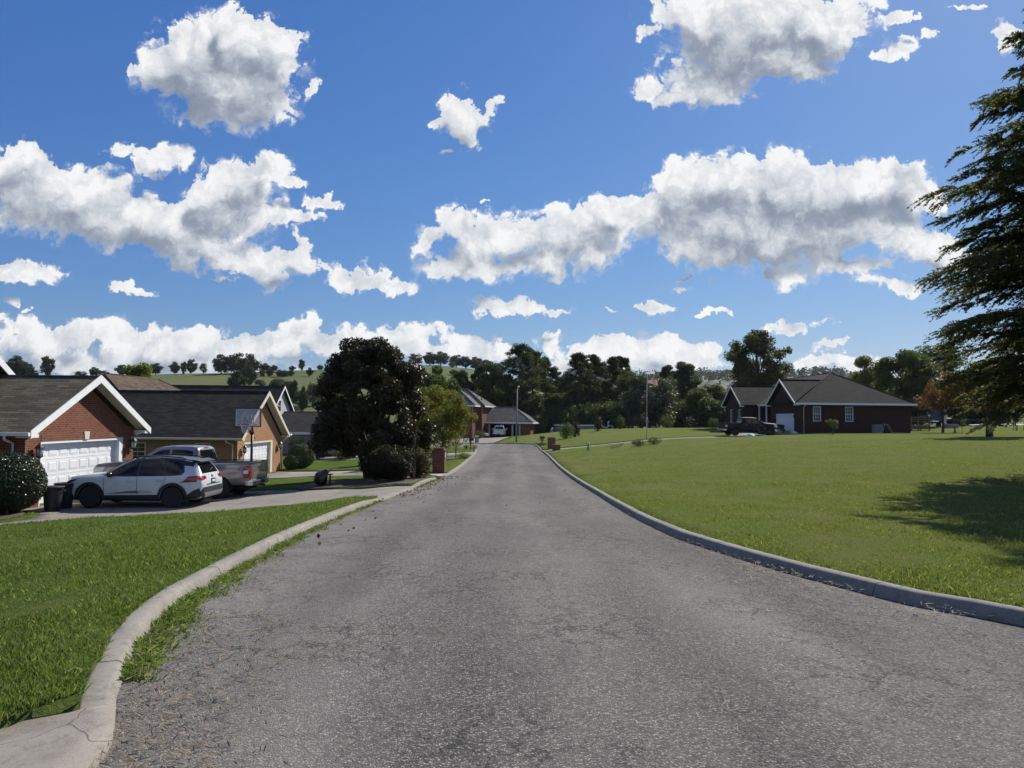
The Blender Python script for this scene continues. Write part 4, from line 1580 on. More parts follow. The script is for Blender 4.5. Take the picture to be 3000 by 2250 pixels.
M['paint_white'] = car_paint('pearl_white_paint', (.55, .59, .60))
M['paint_silver'] = car_paint('silver_paint', (.20, .20, .21), .5, .32)
M['paint_lightsilver'] = car_paint('light_silver_paint', (.55, .56, .57), .3)
M['paint_black'] = car_paint('black_paint', (.012, .012, .013))
M['paint_flatblack'] = plain('dull_black_paint', (.012, .012, .012), .5, spec=.2)
M['paint_darkblue'] = car_paint('dark_blue_paint', (.012, .016, .045))
M['paint_bluegrey'] = car_paint('blue_grey_paint', (.16, .22, .30), .3)
M['car_glass'] = glass('car_glass', (.008, .009, .010), .03)
M['car_glass'].node_tree.nodes['Principled BSDF'].inputs['Specular IOR Level'].default_value = .35
M['rim_black'] = plain('rim_black', (.030, .030, .032), .35)
M['cladding'] = plain('black_plastic', (.016, .016, .017), .6)
M['chrome'] = plain('bright_metal', (.62, .62, .63), .22, 1.0, var=.05)
M['alloy'] = plain('alloy', (.48, .48, .49), .3, .9, var=.08)
M['tail_red'] = plain('red_lens', (.28, .008, .010), .15, coat=1)
M['lens_white'] = plain('clear_lens', (.65, .66, .66), .12, coat=1)
M['lens_amber'] = plain('amber_lens', (.75, .28, .04), .2, coat=1)
M['plate_dark'] = plain('number_plate', (.03, .03, .035), .5)
M['plate_white'] = plain('plate_letters', (.6, .6, .6), .5)
M['seam'] = plain('panel_gap', (.02, .02, .02), .8)
M['decal_grey'] = plain('grey_decal', (.10, .11, .115), .4)


def spline_rows(rows, xs):
    rows = np.array(rows, float)
    rows = rows[np.argsort(rows[:, 0])]
    out = [xs]
    for c in range(1, rows.shape[1]):
        x, y = rows[:, 0], rows[:, c]
        m = np.zeros(len(x))
        d = np.diff(y) / np.diff(x)
        m[0], m[-1] = d[0], d[-1]
        for i in range(1, len(x) - 1):
            m[i] = 0 if d[i - 1] * d[i] <= 0 else 2 * d[i - 1] * d[i] / (d[i - 1] + d[i])
        i = np.clip(np.searchsorted(x, xs) - 1, 0, len(x) - 2)
        h = x[i + 1] - x[i]
        t = (xs - x[i]) / h
        out.append((2 * t**3 - 3 * t**2 + 1) * y[i] + (t**3 - 2 * t**2 + t) * h * m[i] + (-2 * t**3 + 3 * t**2) * y[i + 1] + (t**3 - t**2) * h * m[i + 1])
    return np.stack(out, 1)


def loft(rows, n=64, seam=None):
    """rows: x, z_under, half width, z_belt, half width at belt, z_top, half width at top -> closed body"""
    r = np.array(rows, float)
    x0, x1 = r[:, 0].min(), r[:, 0].max()
    u = np.linspace(0, 1, n)
    xs = x0 + (x1 - x0) * (.5 - .5 * np.cos(np.pi * u)) * .5 + (x1 - x0) * u * .5
    S = spline_rows(rows, xs)
    V, F = [], []
    nprof = None
    for (x, zu, w, zb, wb, zt, wt) in S:
        h = [(0, zu), (w * .80, zu), (w * .95, zu + .07), (w * .985, zu + .18), (w, zu + (zb - zu) * .55), (w * .995, zb - .10 * (zb - zu)), (wb, zb),
             (wb + (wt - wb) * .45, zb + (zt - zb) * .45), (wt + .012, zt - (zt - zb) * .12 - .004), (wt - .06, zt - .012), (wt * .55, zt + .012), (0, zt + .02)]
        c = catmull(h, 3)
        prof = [(x, a, b) for a, b in c] + [(x, -a, b) for a, b in c[-2:0:-1]]
        nprof = len(prof)
        V += prof
    for i in range(n - 1):
        for j in range(nprof):
            k = (j + 1) % nprof
            F.append((i * nprof + j, i * nprof + k, (i + 1) * nprof + k, (i + 1) * nprof + j))
    F.append(tuple(range(nprof)))
    F.append(tuple(reversed(range((n - 1) * nprof, n * nprof))))
    return V, F, nprof, xs


def mesh_tmp(V, F):
    me = bpy.data.meshes.new('body')
    me.from_pydata(V, [], F)
    bm = bmesh.new()
    bm.from_mesh(me)
    bmesh.ops.remove_doubles(bm, verts=bm.verts, dist=1e-5)
    bmesh.ops.recalc_face_normals(bm, faces=bm.faces)
    bm.to_mesh(me)
    bm.free()
    return me


def bool_cut(me, cutters):
    o = bpy.data.objects.new('tmp_body', me)
    COL.objects.link(o)
    tmp = [o]
    for V, F in cutters:
        c = bpy.data.objects.new('tmp_cut', mesh_tmp(V, F))
        COL.objects.link(c)
        tmp.append(c)
        m = o.modifiers.new('b', 'BOOLEAN')
        m.operation = 'DIFFERENCE'
        m.solver = 'EXACT'
        m.object = c
    bpy.context.view_layer.update()
    dg = bpy.context.evaluated_depsgraph_get()
    res = bpy.data.meshes.new_from_object(o.evaluated_get(dg))
    for t in tmp:
        bpy.data.objects.remove(t)
    return res


def cyl_y(x, z, r, y0, y1, seg=32):
    mb = MB()
    mb.tube([(x, y0, z), (x, y1, z)], r, seg)
    return mb.v, mb.f


class Car:
    def __init__(self, name, label, cat, loc, rz, group=None):
        self.root = thing(name, label, cat, loc, rz, group)

    def body(self, me, m, name='body', smooth=True):
        for p in me.polygons:
            p.use_smooth = smooth
        me.materials.clear()
        me.materials.append(m)
        me.name = name
        o = bpy.data.objects.new(name, me)
        COL.objects.link(o)
        o.parent = self.root
        md = o.modifiers.new('ws', 'EDGE_SPLIT')
        md.split_angle = R(38)
        self.bvh = BVHTree.FromPolygons([v.co.copy() for v in me.vertices], [tuple(p.vertices) for p in me.polygons])
        return o

    def panel(self, name, poly, ax, m, off=.006, parent=None, step=.07, sides=(1, -1), thick=.02, label=None, far=None):
        """flat outline pressed onto the body: ax 'y' outline (x,z) on the flanks, 'x-' (y,z) on the tail, 'x+' on the nose, 'z' (x,y) from above"""
        made = []
        for sg in (sides if ax == 'y' else (1,)):
            P = np.array(poly, float)
            B = resample(np.concatenate([P, P[:1]]), step)[:-1]
            B = np.array(sorted(set(range(len(B))), key=lambda i: i)) if False else B
            g = np.mgrid[P[:, 0].min():P[:, 0].max():step, P[:, 1].min():P[:, 1].max():step].reshape(2, -1).T
            if len(g):
                g = g[inpoly(P, g[:, 0], g[:, 1])]
            if len(g):
                d = ((g[:, None] - B[None]) ** 2).sum(2).min(1)
                g = g[d > (step * .5) ** 2]
            pts = [Vector(p) for p in P] + [Vector(p) for p in B] + [Vector(p) for p in g]
            n = len(P)
            vo, eo, fo, *_ = geometry.delaunay_2d_cdt(pts, [(i, (i + 1) % n) for i in range(n)], [], 1, 1e-4)
            V3 = []
            for v in vo:
                a, b = v.x, v.y
                if ax == 'y':
                    o, dr = Vector((a, 4 * sg, b)), Vector((0, -sg, 0))
                elif ax == 'x-':
                    o, dr = Vector((-6, a, b)), Vector((1, 0, 0))
                elif ax == 'x+':
                    o, dr = Vector((6, a, b)), Vector((-1, 0, 0))
                else:
                    o, dr = Vector((a, b, 5)), Vector((0, 0, -1))
                h = self.bvh.ray_cast(o, dr)
                V3.append((h[0] - dr * off) if h[0] is not None else None)
            ok = [v for v in V3 if v is not None]
            if not ok:
                continue
            for i, v in enumerate(V3):
                if v is None:
                    q = min(range(len(V3)), key=lambda k: 9e9 if V3[k] is None else (vo[k] - vo[i]).length)
                    w = V3[q].copy()
                    if ax == 'y':
                        w.x, w.z = vo[i]
                    elif ax == 'z':
                        w.x, w.y = vo[i]
                    else:
                        w.y, w.z = vo[i]
                    V3[i] = w
            fl = [tuple(f) for f in fo]
            k = len(V3)
            ed = {}
            for f in fl:
                for i in range(len(f)):
                    e = (f[i], f[(i + 1) % len(f)])
                    key = (min(e), max(e))
                    ed[key] = None if key in ed else e
            V = V3 + [v + dr * thick for v in V3]
            F = fl + [(b, a, a + k, b + k) for e in ed.values() if e for a, b in [e]]
            me = mesh_tmp([tuple(v) for v in V], F)
            for p in me.polygons:
                p.use_smooth = False
            me.materials.append(m)
            me.name = name
            ob = bpy.data.objects.new(name, me)
            COL.objects.link(ob)
            ob.parent = parent or self.root
            if label:
                ob['label'] = label
            made.append(ob)
        return made

    def add(self, name, mb, m, parent=None, bevel=0, label=None):
        o = mb.build(name, m, parent or self.root, bevel=bevel)
        if label:
            o['label'] = label
        return o

    def wheel(self, x, y, r, w, rim_m, sg, spokes=5, rr=.66):
        mb = MB()
        T = Matrix.Translation((x, y, r)) @ Matrix.Rotation(-sg * math.pi / 2, 4, 'X')
        h = w / 2
        mb.lathe([(r * rr, -h), (r * .90, -h), (r * .985, -h * .72), (r, -h * .3), (r, h * .3), (r * .985, h * .72), (r * .90, h), (r * (rr + .04), h * .96), (r * rr, h * .9)], 40, T)
        for k in range(36):                                   # tread blocks
            pass
        t = self.add('wheel', mb, M['rubber'])
        rm = MB()
        R0 = r * rr
        rm.lathe([(R0, h * .55), (R0, h * .88), (R0 * .93, h * .86), (R0 * .90, h * .55), (R0 * .4, h * .40)], 40, T)
        for k in range(spokes):
            a = 2 * math.pi * k / spokes + .3
            ca, sa = math.cos(a), math.sin(a)
            for dl in (-.13, .13):
                q = [(R0 * .16 * math.cos(a), R0 * .16 * math.sin(a)), (R0 * .92 * math.cos(a + dl * 1.3), R0 * .92 * math.sin(a + dl * 1.3))]
                tx, ty = -sa, ca
                wd = R0 * .065
                pts = []
                for (px_, py_) in q:
                    pts += [(px_ - tx * wd, py_ - ty * wd), (px_ + tx * wd, py_ + ty * wd)]
                rm.prism([T @ Vector((*pts[0], h * .70)), T @ Vector((*pts[1], h * .70)), T @ Vector((*pts[3], h * .84)), T @ Vector((*pts[2], h * .84))], (T.to_3x3() @ Vector((0, 0, -.035))))
        rm.lathe([(R0 * .24, h * .45), (R0 * .22, h * .80), (R0 * .10, h * .86)], 16, T)
        self.add('rim', rm, rim_m, t)
        return t


def arch(xc, zc, r, a0=-8, a1=188, n=18):
    return [(xc + r * math.cos(R(a0 + (a1 - a0) * i / n)), zc + r * math.sin(R(a0 + (a1 - a0) * i / n))) for i in range(n + 1)]


def make_suv(name, label, loc, rz, paint, roof, rim, detail=True):
    C = Car(name, label, 'car', loc, rz)
    rows = [(2.30, .40, .50, .66, .48, .74, .42), (2.25, .30, .70, .78, .66, .88, .58), (2.12, .25, .83, .88, .79, .985, .70), (1.9, .24, .895, .955, .86, 1.04, .74), (1.5, .24, .92, 1.00, .885, 1.09, .76),
            (1.05, .24, .925, 1.02, .90, 1.135, .76), (.90, .24, .925, 1.025, .90, 1.17, .745), (.62, .24, .925, 1.03, .90, 1.345, .70), (.35, .24, .925, 1.035, .90, 1.50, .665), (.08, .24, .925, 1.04, .90, 1.605, .64),
            (-.3, .24, .925, 1.05, .90, 1.655, .635), (-.8, .24, .925, 1.06, .90, 1.655, .63), (-1.3, .25, .925, 1.075, .895, 1.625, .62), (-1.75, .28, .92, 1.09, .88, 1.56, .60), (-1.98, .30, .91, 1.08, .86, 1.46, .60),
            (-2.13, .32, .895, 1.06, .845, 1.24, .64), (-2.22, .34, .87, .98, .83, 1.06, .70), (-2.285, .40, .80, .84, .76, .93, .66), (-2.30, .46, .72, .78, .70, .86, .62)]
    V, F, npf, xs = loft(rows, 72)
    me = mesh_tmp(V, F)
    fx, rx_, wr = 1.34, -1.35, .362
    me = bool_cut(me, [cyl_y(fx, wr, .405, .60, 1.2), cyl_y(fx, wr, .405, -1.2, -.60), cyl_y(rx_, wr, .405, .60, 1.2), cyl_y(rx_, wr, .405, -1.2, -.60)])
    C.body(me, paint)
    # wheel wells
    for x in (fx, rx_):
        for sg in (1, -1):
            mb = MB()
            pts = [(x + .403 * math.cos(R(a)), .61 * sg, wr + .403 * math.sin(R(a))) for a in range(-10, 191, 10)]
            n = len(pts)
            vs = pts + [(p[0], .90 * sg, p[2]) for p in pts]
            mb.add(vs, [(i, i + 1, n + i + 1, n + i) for i in range(n - 1)])
            mb.add(pts, [tuple(range(n))])
            C.add('wheel_arch_liner', mb, M['dark_void'])
    for x in (fx, rx_):
        for sg in (1, -1):
            C.wheel(x, sg * .80, wr, .225, rim, sg)
    A = C.panel
    # black roof floating over the glass
    A('roof', [(.02, -.70), (.02, .70), (-.3, .72), (-.9, .73), (-1.5, .72), (-1.93, .68), (-1.93, -.68), (-1.5, -.72), (-.9, -.73), (-.3, -.72)], 'z', roof, .010, thick=.03)
    A('windscreen', [(.90, -.72), (.90, .72), (.12, .62), (.12, -.62)], 'z', M['car_glass'], .006)
    # black pillars and side glass
    A('window_surround', [(.92, 1.07), (.60, 1.27), (.30, 1.45), (.02, 1.585), (-.3, 1.635), (-.8, 1.635), (-1.35, 1.60), (-1.78, 1.535), (-1.62, 1.42), (-1.70, 1.20), (-1.62, 1.10), (-1.3, 1.075), (-.3, 1.05), (.4, 1.035)], 'y', roof, .006)
    G = [('window', [(.74, 1.085), (.52, 1.245), (.22, 1.43), (.02, 1.525), (-.16, 1.55), (-.16, 1.075)]),
         ('window', [(-.24, 1.075), (-.24, 1.56), (-.55, 1.575), (-1.0, 1.565), (-1.0, 1.09)]),
         ('window', [(-1.06, 1.09), (-1.06, 1.56), (-1.36, 1.535), (-1.56, 1.45), (-1.62, 1.23), (-1.52, 1.13)])]
    for nme, p in G:
        A(nme, p, 'y', M['car_glass'], .012)
    # rear
    A('rear_window', [(-.60, 1.14), (.60, 1.14), (.54, 1.46), (-.54, 1.46)], 'x-', M['car_glass'], .008)
    mb = MB()
    mb.prism([(-1.85, -.62, 1.60), (-2.12, -.56, 1.525), (-2.12, .56, 1.525), (-1.85, .62, 1.60)], (0, 0, -.035))
    C.add('spoiler', mb, roof, bevel=.01)
    mb = MB()
    mb.tube([(-2.17, .05, 1.20), (-2.13, -.30, 1.27)], .012, 5)
    C.add('wiper', mb, M['cladding'])
    for sg in (1, -1):
        q = A('taillight', [(sg * .84, 1.07), (sg * .50, 1.05), (sg * .50, .98), (sg * .66, .95), (sg * .84, .93)][::sg], 'x-', M['tail_red'], .02, step=.05)
    q = A('taillight', [(-2.26, 1.06), (-2.12, 1.085), (-1.86, 1.06), (-1.70, .90), (-2.1, .93), (-2.24, .97)], 'y', M['tail_red'], .02, step=.05)
    A('taillight_base', [(-2.12, .95), (-1.86, .965), (-1.58, .86), (-1.9, .875), (-2.15, .90)], 'y', M['cladding'], .014, step=.05)
    A('number_plate', [(-.16, .80), (.16, .80), (.16, .95), (-.16, .95)], 'x-', M['plate_dark'], .02)
    A('plate_letters', [(-.11, .84), (.11, .84), (.11, .905), (-.11, .905)], 'x-', M['plate_white'], .026)
    A('emblem', [(-.05, 1.00), (.05, 1.00), (.06, 1.05), (0, 1.075), (-.06, 1.05)], 'x-', M['cladding'], .02, step=.04)
    A('tailgate_trim', [(-.5, .765), (.5, .765), (.5, .79), (-.5, .79)], 'x-', M['chrome'], .012)
    A('bumper', [(-.84, .34), (.84, .34), (.86, .55), (.74, .70), (-.74, .70), (-.86, .55)], 'x-', M['cladding'], .030)
    A('skid_plate', [(-.62, .36), (.62, .36), (.74, .52), (-.74, .52)], 'x-', M['grey_metal'], .045)
    # nose
    A('grille', [(-.55, .52), (.55, .52), (.5, .72), (-.5, .72)], 'x+', M['cladding'], .015)
    A('headlight', [(2.22, .80), (2.02, .90), (1.74, .955), (1.84, .89), (2.16, .75)], 'y', M['cladding'], .012, step=.05)
    A('front_bumper', [(2.24, .30), (2.25, .46), (2.12, .58), (1.98, .62), (1.84, .34), (1.86, .27)], 'y', M['cladding'], .014)
    # flank
    for xc in (fx, rx_):
        o_, i_ = arch(xc, wr, .495, -14, 194, 12), arch(xc, wr, .408, -14, 194, 16)
        A('wheel_arch_trim', o_ + i_[::-1], 'y', M['cladding'], .022, step=.06)
    A('sill', [(.92, .255), (.86, .43), (-.86, .46), (-.95, .255)], 'y', M['cladding'], .016)
    A('rear_bumper_corner', [(-1.80, .30), (-1.80, .44), (-2.02, .60), (-2.22, .68), (-2.27, .46), (-2.2, .34)], 'y', M['cladding'], .014)
    A('door_gap', [(-.20, .46), (-.20, 1.06), (-.186, 1.06), (-.186, .46)], 'y', M['seam'], .003, thick=.01)
    A('door_gap', [(.86, .45), (.90, 1.00), (.914, 1.00), (.874, .45)], 'y', M['seam'], .003, thick=.01)
    A('door_gap', [(-.90, .60), (-1.08, .86), (-1.14, 1.08), (-1.126, 1.08), (-1.066, .86), (-.886, .60)], 'y', M['seam'], .003, thick=.01)
    A('fuel_flap', [(-1.36, .90), (-1.36, 1.02), (-1.56, 1.03), (-1.56, .905)], 'y', paint, .005)
    if detail:
        A('decal', [(.84, .475), (-.02, .585), (-.18, .590), (-.30, .505)], 'y', M['decal_grey'], .005)
        for k in range(6):
            a = -.30 - k * .085
            A('decal', [(a, .505 + k * .006), (a + .10, .60 - k * .004), (a + .125, .60 - k * .004), (a + .04, .505 + k * .006)], 'y', M['decal_grey'], .005)
    for sg in (1, -1):
        for x, z in ((.02, .88), (-.92, .92)):
            h = C.bvh.ray_cast(Vector((x, 3 * sg, z)), Vector((0, -sg, 0)))[0]
            mb = MB()
            mb.tube([(x - .11, h.y - .01 * sg, z), (x - .07, h.y + .03 * sg, z + .004), (x + .07, h.y + .03 * sg, z + .004), (x + .11, h.y - .01 * sg, z)], .017, 6)
            C.add('door_handle', mb, paint)
        mb = MB()
        T = Matrix.Translation((.66, sg * 1.0, 1.10)) @ Matrix.Diagonal((.09, .12, .085, 1))
        mb.lathe([(.3, -1), (.85, -.6), (1, 0), (.85, .6), (.3, 1)], 12, T)
        mb.tube([(.70, sg * .86, 1.03), (.68, sg * .95, 1.06)], .03, 6)
        C.add('mirror', mb, roof)
        mb = MB()
        mb.tube([(.0, sg * .60, 1.62), (-.1, sg * .60, 1.675), (-.8, sg * .60, 1.70), (-1.5, sg * .58, 1.65), (-1.65, sg * .57, 1.60)], .020, 6)
        C.add('roof_rail', mb, M['cladding'])
    return C.root


def make_pickup(name, label, loc, rz, paint, rim, group=None):
    C = Car(name, label, 'pickup truck', loc, rz, group)
    rows = [(2.90, .62, .80, .98, .76, 1.10, .68), (2.84, .50, .93, 1.10, .90, 1.20, .80), (2.70, .46, .985, 1.16, .95, 1.26, .84), (2.3, .45, 1.0, 1.20, .965, 1.31, .85), (1.6, .45, 1.0, 1.22, .97, 1.36, .85),
            (1.36, .45, 1.0, 1.225, .97, 1.40, .84), (1.0, .45, 1.0, 1.23, .97, 1.63, .78), (.65, .45, 1.0, 1.235, .97, 1.83, .73), (.40, .45, 1.0, 1.24, .97, 1.895, .715), (0, .45, 1.0, 1.24, .97, 1.92, .71),
            (-.5, .45, 1.0, 1.245, .97, 1.915, .70), (-.78, .45, 1.0, 1.245, .965, 1.885, .69), (-.88, .45, 1.0, 1.245, .96, 1.78, .71), (-.94, .45, .995, 1.245, .95, 1.50, .76), (-.98, .46, .99, 1.24, .94, 1.30, .85)]
    V, F, npf, xs = loft(rows, 64)
    me = mesh_tmp(V, F)
    fx, rx_, wr = 1.95, -1.75, .405
    me = bool_cut(me, [cyl_y(fx, wr, .47, .62, 1.3), cyl_y(fx, wr, .47, -1.3, -.62)])
    C.body(me, paint, 'cab')
    cab_bvh = C.bvh
    A = C.panel
    A('windscreen', [(1.32, -.80), (1.32, .80), (.62, .70), (.62, -.70)], 'z', M['car_glass'], .006)
    for p in ([(1.10, 1.30), (.86, 1.52), (.58, 1.72), (.40, 1.78), (.14, 1.79), (.14, 1.28)], [(.05, 1.28), (.05, 1.79), (-.45, 1.78), (-.70, 1.73), (-.74, 1.30)]):
        A('window', p, 'y', M['car_glass'], .008)
    A('rear_window', [(-.70, 1.36), (-.26, 1.36), (-.25, 1.77), (-.60, 1.77)], 'x-', M['car_glass'], .01)
    A('rear_window', [(-.24, 1.36), (.24, 1.36), (.23, 1.77), (-.23, 1.77)], 'x-', M['car_glass'], .01)
    A('rear_window', [(.26, 1.36), (.70, 1.36), (.60, 1.77), (.25, 1.77)], 'x-', M['car_glass'], .01)
    A('brake_light', [(-.17, 1.83), (.17, 1.83), (.17, 1.872), (-.17, 1.872)], 'x-', M['tail_red'], .02, step=.05)
    A('door_gap', [(.09, .56), (.09, 1.26), (.106, 1.26), (.106, .56)], 'y', M['seam'], .003, thick=.01)
    A('door_gap', [(1.22, .60), (1.26, 1.22), (1.276, 1.22), (1.236, .60)], 'y', M['seam'], .003, thick=.01)
    A('door_gap', [(-.80, .56), (-.84, 1.26), (-.824, 1.26), (-.784, .56)], 'y', M['seam'], .003, thick=.01)
    A('headlight', [(2.84, 1.02), (2.66, 1.13), (2.38, 1.16), (2.46, .98), (2.80, .90)], 'y', M['lens_white'], .012, step=.05)
    A('turn_signal', [(2.78, .84), (2.62, .86), (2.44, .93), (2.46, .98), (2.80, .90)], 'y', M['lens_amber'], .014, step=.05)
    A('grille', [(-.7, .74), (.7, .74), (.66, 1.08), (-.66, 1.08)], 'x+', M['chrome'], .02)
    # bed: a tub with its own floor
    rows = [(-.995, .52, .99, 1.10, .985, 1.30, .95), (-1.2, .52, 1.0, 1.10, .99, 1.305, .955), (-1.75, .52, 1.005, 1.10, .995, 1.31, .96), (-2.5, .52, 1.0, 1.10, .985, 1.32, .955), (-2.78, .54, .985, 1.08, .975, 1.325, .95), (-2.85, .60, .965, 1.06, .96, 1.325, .94)]
    V, F, npf, xs = loft(rows, 26)
    bme = mesh_tmp(V, F)
    mb = MB()
    mb.box(-2.76, -1.06, -.84, .84, .78, 1.6)
    bme = bool_cut(bme, [cyl_y(rx_, wr, .47, .62, 1.3), cyl_y(rx_, wr, .47, -1.3, -.62), (mb.v, mb.f)])
    C.body(bme, paint, 'bed')
    A('tailgate', [(-.88, .66), (.88, .66), (.90, 1.28), (-.90, 1.28)], 'x-', paint, .02)
    mb = MB()
    for sg in (1, -1):
        mb.box(-2.84, -1.02, sg * .90 - .055, sg * .90 + .055, 1.325, 1.352)
    mb.box(-2.89, -2.80, -.955, .955, 1.325, 1.350)
    C.add('bed_rail', mb, M['cladding'])
    A('tailgate_handle', [(-.13, 1.10), (.13, 1.10), (.13, 1.18), (-.13, 1.18)], 'x-', M['cladding'], .035)
    for sg in (1, -1):
        A('taillight', [(sg * .96, .80), (sg * .80, .80), (sg * .80, 1.22), (sg * .96, 1.22)][::sg], 'x-', M['tail_red'], .03, step=.05)
    A('taillight', [(-2.84, .80), (-2.70, .78), (-2.62, .90), (-2.62, 1.12), (-2.70, 1.23), (-2.84, 1.23)], 'y', M['tail_red'], .012, step=.05)
    A('reversing_light', [(-2.82, .95), (-2.66, .96), (-2.65, 1.07), (-2.82, 1.08)], 'y', M['lens_white'], .018, step=.05)
    mb = MB()
    mb.prism([(-2.80, -.98, .52), (-2.95, -.90, .52), (-3.02, -.55, .52), (-3.02, .55, .52), (-2.95, .90, .52), (-2.80, .98, .52), (-2.70, .98, .52), (-2.70, -.98, .52)], (0, 0, .18))
    C.add('rear_bumper', mb, M['chrome'], bevel=.03)
    mb = MB()
    mb.box(-3.035, -3.0, -.17, .17, .57, .68)
    C.add('number_plate', mb, M['plate_dark'])
    mb = MB()
    mb.tube([(-2.7, 0, .48), (-3.10, 0, .48)], .045, 8)
    C.add('tow_hitch', mb, M['cladding'])
    mb = MB()
    mb.prism([(2.80, -.98, .42), (2.95, -.80, .42), (3.0, -.4, .42), (3.0, .4, .42), (2.95, .80, .42), (2.80, .98, .42), (2.5, .99, .45), (2.5, -.99, .45)], (0, 0, .26))
    C.add('front_bumper', mb, M['chrome'], bevel=.03)
    mb = MB()
    mb.box(-2.6, 2.5, -.60, .60, .34, .54)
    C.add('chassis', mb, M['dark_void'])
    for x in (fx, rx_):
        for sg in (1, -1):
            C.wheel(x, sg * .86, wr, .28, rim, sg, 5, .60)
            mb = MB()
            pts = [(x + .468 * math.cos(R(a)), .62 * sg, wr + .468 * math.sin(R(a))) for a in range(0, 181, 10)]
            n = len(pts)
            mb.add(pts + [(p[0], .96 * sg, p[2]) for p in pts], [(i, i + 1, n + i + 1, n + i) for i in range(n - 1)])
            mb.add(pts, [tuple(range(n))])
            C.add('wheel_arch_liner', mb, M['dark_void'])
    C.bvh = cab_bvh
    for sg in (1, -1):
        for x in (.25, -.62):
            mb = MB()
            mb.tube([(x - .12, sg * .985, 1.10), (x - .07, sg * 1.03, 1.105), (x + .07, sg * 1.03, 1.105), (x + .12, sg * .985, 1.10)], .018, 6)
            C.add('door_handle', mb, M['chrome'])
        mb = MB()
        mb.lathe([(.3, -1), (.9, -.7), (1, 0), (.9, .7), (.3, 1)], 10, Matrix.Translation((1.05, sg * 1.16, 1.34)) @ Matrix.Diagonal((.08, .12, .14, 1)))
        mb.tube([(1.08, sg * .95, 1.28), (1.06, sg * 1.1, 1.30)], .03, 6)
        C.add('mirror', mb, paint)
    return C.root


zd = -1.50 + .062
make_suv('parked_suv', 'white crossover car with black roof and black wheels on the driveway', (-12.37, 24.15, h1(-12.4, 24) + .062), R(180), M['paint_white'], M['paint_black'], M['rim_black'])
make_pickup('pickup_truck', 'silver pickup truck with an open bed parked beyond the white car', (-12.35, 26.85, h1(-12, 26.8) + .062), R(180), M['paint_silver'], M['alloy'])
make_suv('parked_car', 'dark blue car standing behind the dark leaved tree', (-10.3, 62.6, h1(-10.3, 62.6) + .062), R(176), M['paint_darkblue'], M['paint_black'], M['alloy'], False)
make_suv('parked_car', 'blue grey car half hidden left of the dark tree trunk', (-15.6, 63.2, h1(-15.6, 63) + .062), R(180), M['paint_bluegrey'], M['paint_bluegrey'], M['alloy'], False)
p4 = at(1463, 1275, 119)
make_pickup('pickup_truck', 'pale silver pickup truck seen from behind in front of the low garage', (p4.x, 119.5, h1(p4.x, 119) + .08), R(88), M['paint_lightsilver'], M['alloy'])
make_pickup('pickup_truck', 'black pickup truck parked on the drive of the ranch house', (24.9, 75.0, h1(24.9, 75) + .07), R(6), M['paint_flatblack'], M['dark_metal'])

# ---------------------------------------------------------------- trees and plants
M['bark_grey'] = bark('bark_grey', (.10, .088, .075))
M['bark_dark'] = bark('bark_dark', (.050, .042, .036))
M['bark_pine'] = bark('bark_pine', (.075, .055, .044))
M['leaf_magnolia'] = leafmat('leaf_magnolia', (.020, .028, .013), (.074, .046, .022), (.042, .048, .018), trans=.18, rough=.42, spec=.22, f3=.3)
M['leaf_rose'] = leafmat('leaf_rose', (.018, .028, .011), (.034, .030, .016), (.07, .035, .022), trans=.2, rough=.5)
M['leaf_nandina'] = leafmat('leaf_nandina', (.045, .075, .028), (.085, .085, .040), (.20, .07, .035), trans=.3, rough=.45, f3=.18)
M['leaf_yellow'] = leafmat('leaf_yellow', (.145, .155, .030), (.095, .115, .025), (.22, .15, .03), trans=.42)
M['leaf_lime'] = leafmat('leaf_lime', (.16, .20, .025), (.10, .14, .02), (.24, .22, .03), trans=.5)
M['leaf_holly'] = leafmat('leaf_holly', (.016, .030, .012), (.028, .048, .018), (.06, .085, .02), trans=.12, rough=.35, spec=.3, f3=.05)
M['leaf_topiary'] = leafmat('leaf_topiary', (.030, .055, .018), (.055, .085, .028), None, trans=.2, rough=.45, spec=.2)
M['leaf_green'] = leafmat('leaf_green', (.045, .075, .022), (.085, .115, .034), (.13, .13, .04), trans=.4, f3=.1)
M['leaf_mid'] = leafmat('leaf_mid', (.060, .090, .024), (.095, .115, .036), (.14, .13, .04), trans=.4)
M['leaf_pale'] = leafmat('leaf_pale', (.105, .135, .040), (.15, .16, .055), (.19, .17, .06), trans=.45)
M['leaf_silver'] = leafmat('leaf_silver', (.040, .060, .028), (.085, .10, .06), (.15, .16, .11), trans=.3, rough=.5, spec=.15, f3=.2)
M['leaf_maple'] = leafmat('leaf_maple', (.045, .066, .020), (.075, .090, .026), (.17, .075, .025), trans=.4, f3=.10)
M['leaf_orange'] = leafmat('leaf_orange', (.15, .052, .020), (.075, .050, .020), (.20, .085, .026), trans=.35)
M['leaf_orangegreen'] = leafmat('leaf_orangegreen', (.055, .055, .020), (.11, .065, .022), (.22, .10, .03), trans=.4, f3=.2)
M['needle_pine'] = leafmat('needle_pine', (.030, .050, .020), (.058, .078, .028), (.085, .095, .034), trans=.3, rough=.6)
M['needle_hemlock'] = leafmat('needle_hemlock', (.050, .072, .028), (.095, .105, .042), (.14, .115, .046), trans=.48, rough=.6, f3=.18)
M['leaf_far'] = leafmat('leaf_far', (.028, .046, .018), (.046, .065, .024), None, trans=.25)
M['leaf_farpale'] = leafmat('leaf_farpale', (.070, .092, .042), (.10, .115, .055), None, trans=.3)
M['petal_red'] = plain('petal_red', (.55, .03, .03), .5)


def unit(v):
    return v / np.maximum(np.linalg.norm(v, axis=1), 1e-9)[:, None]


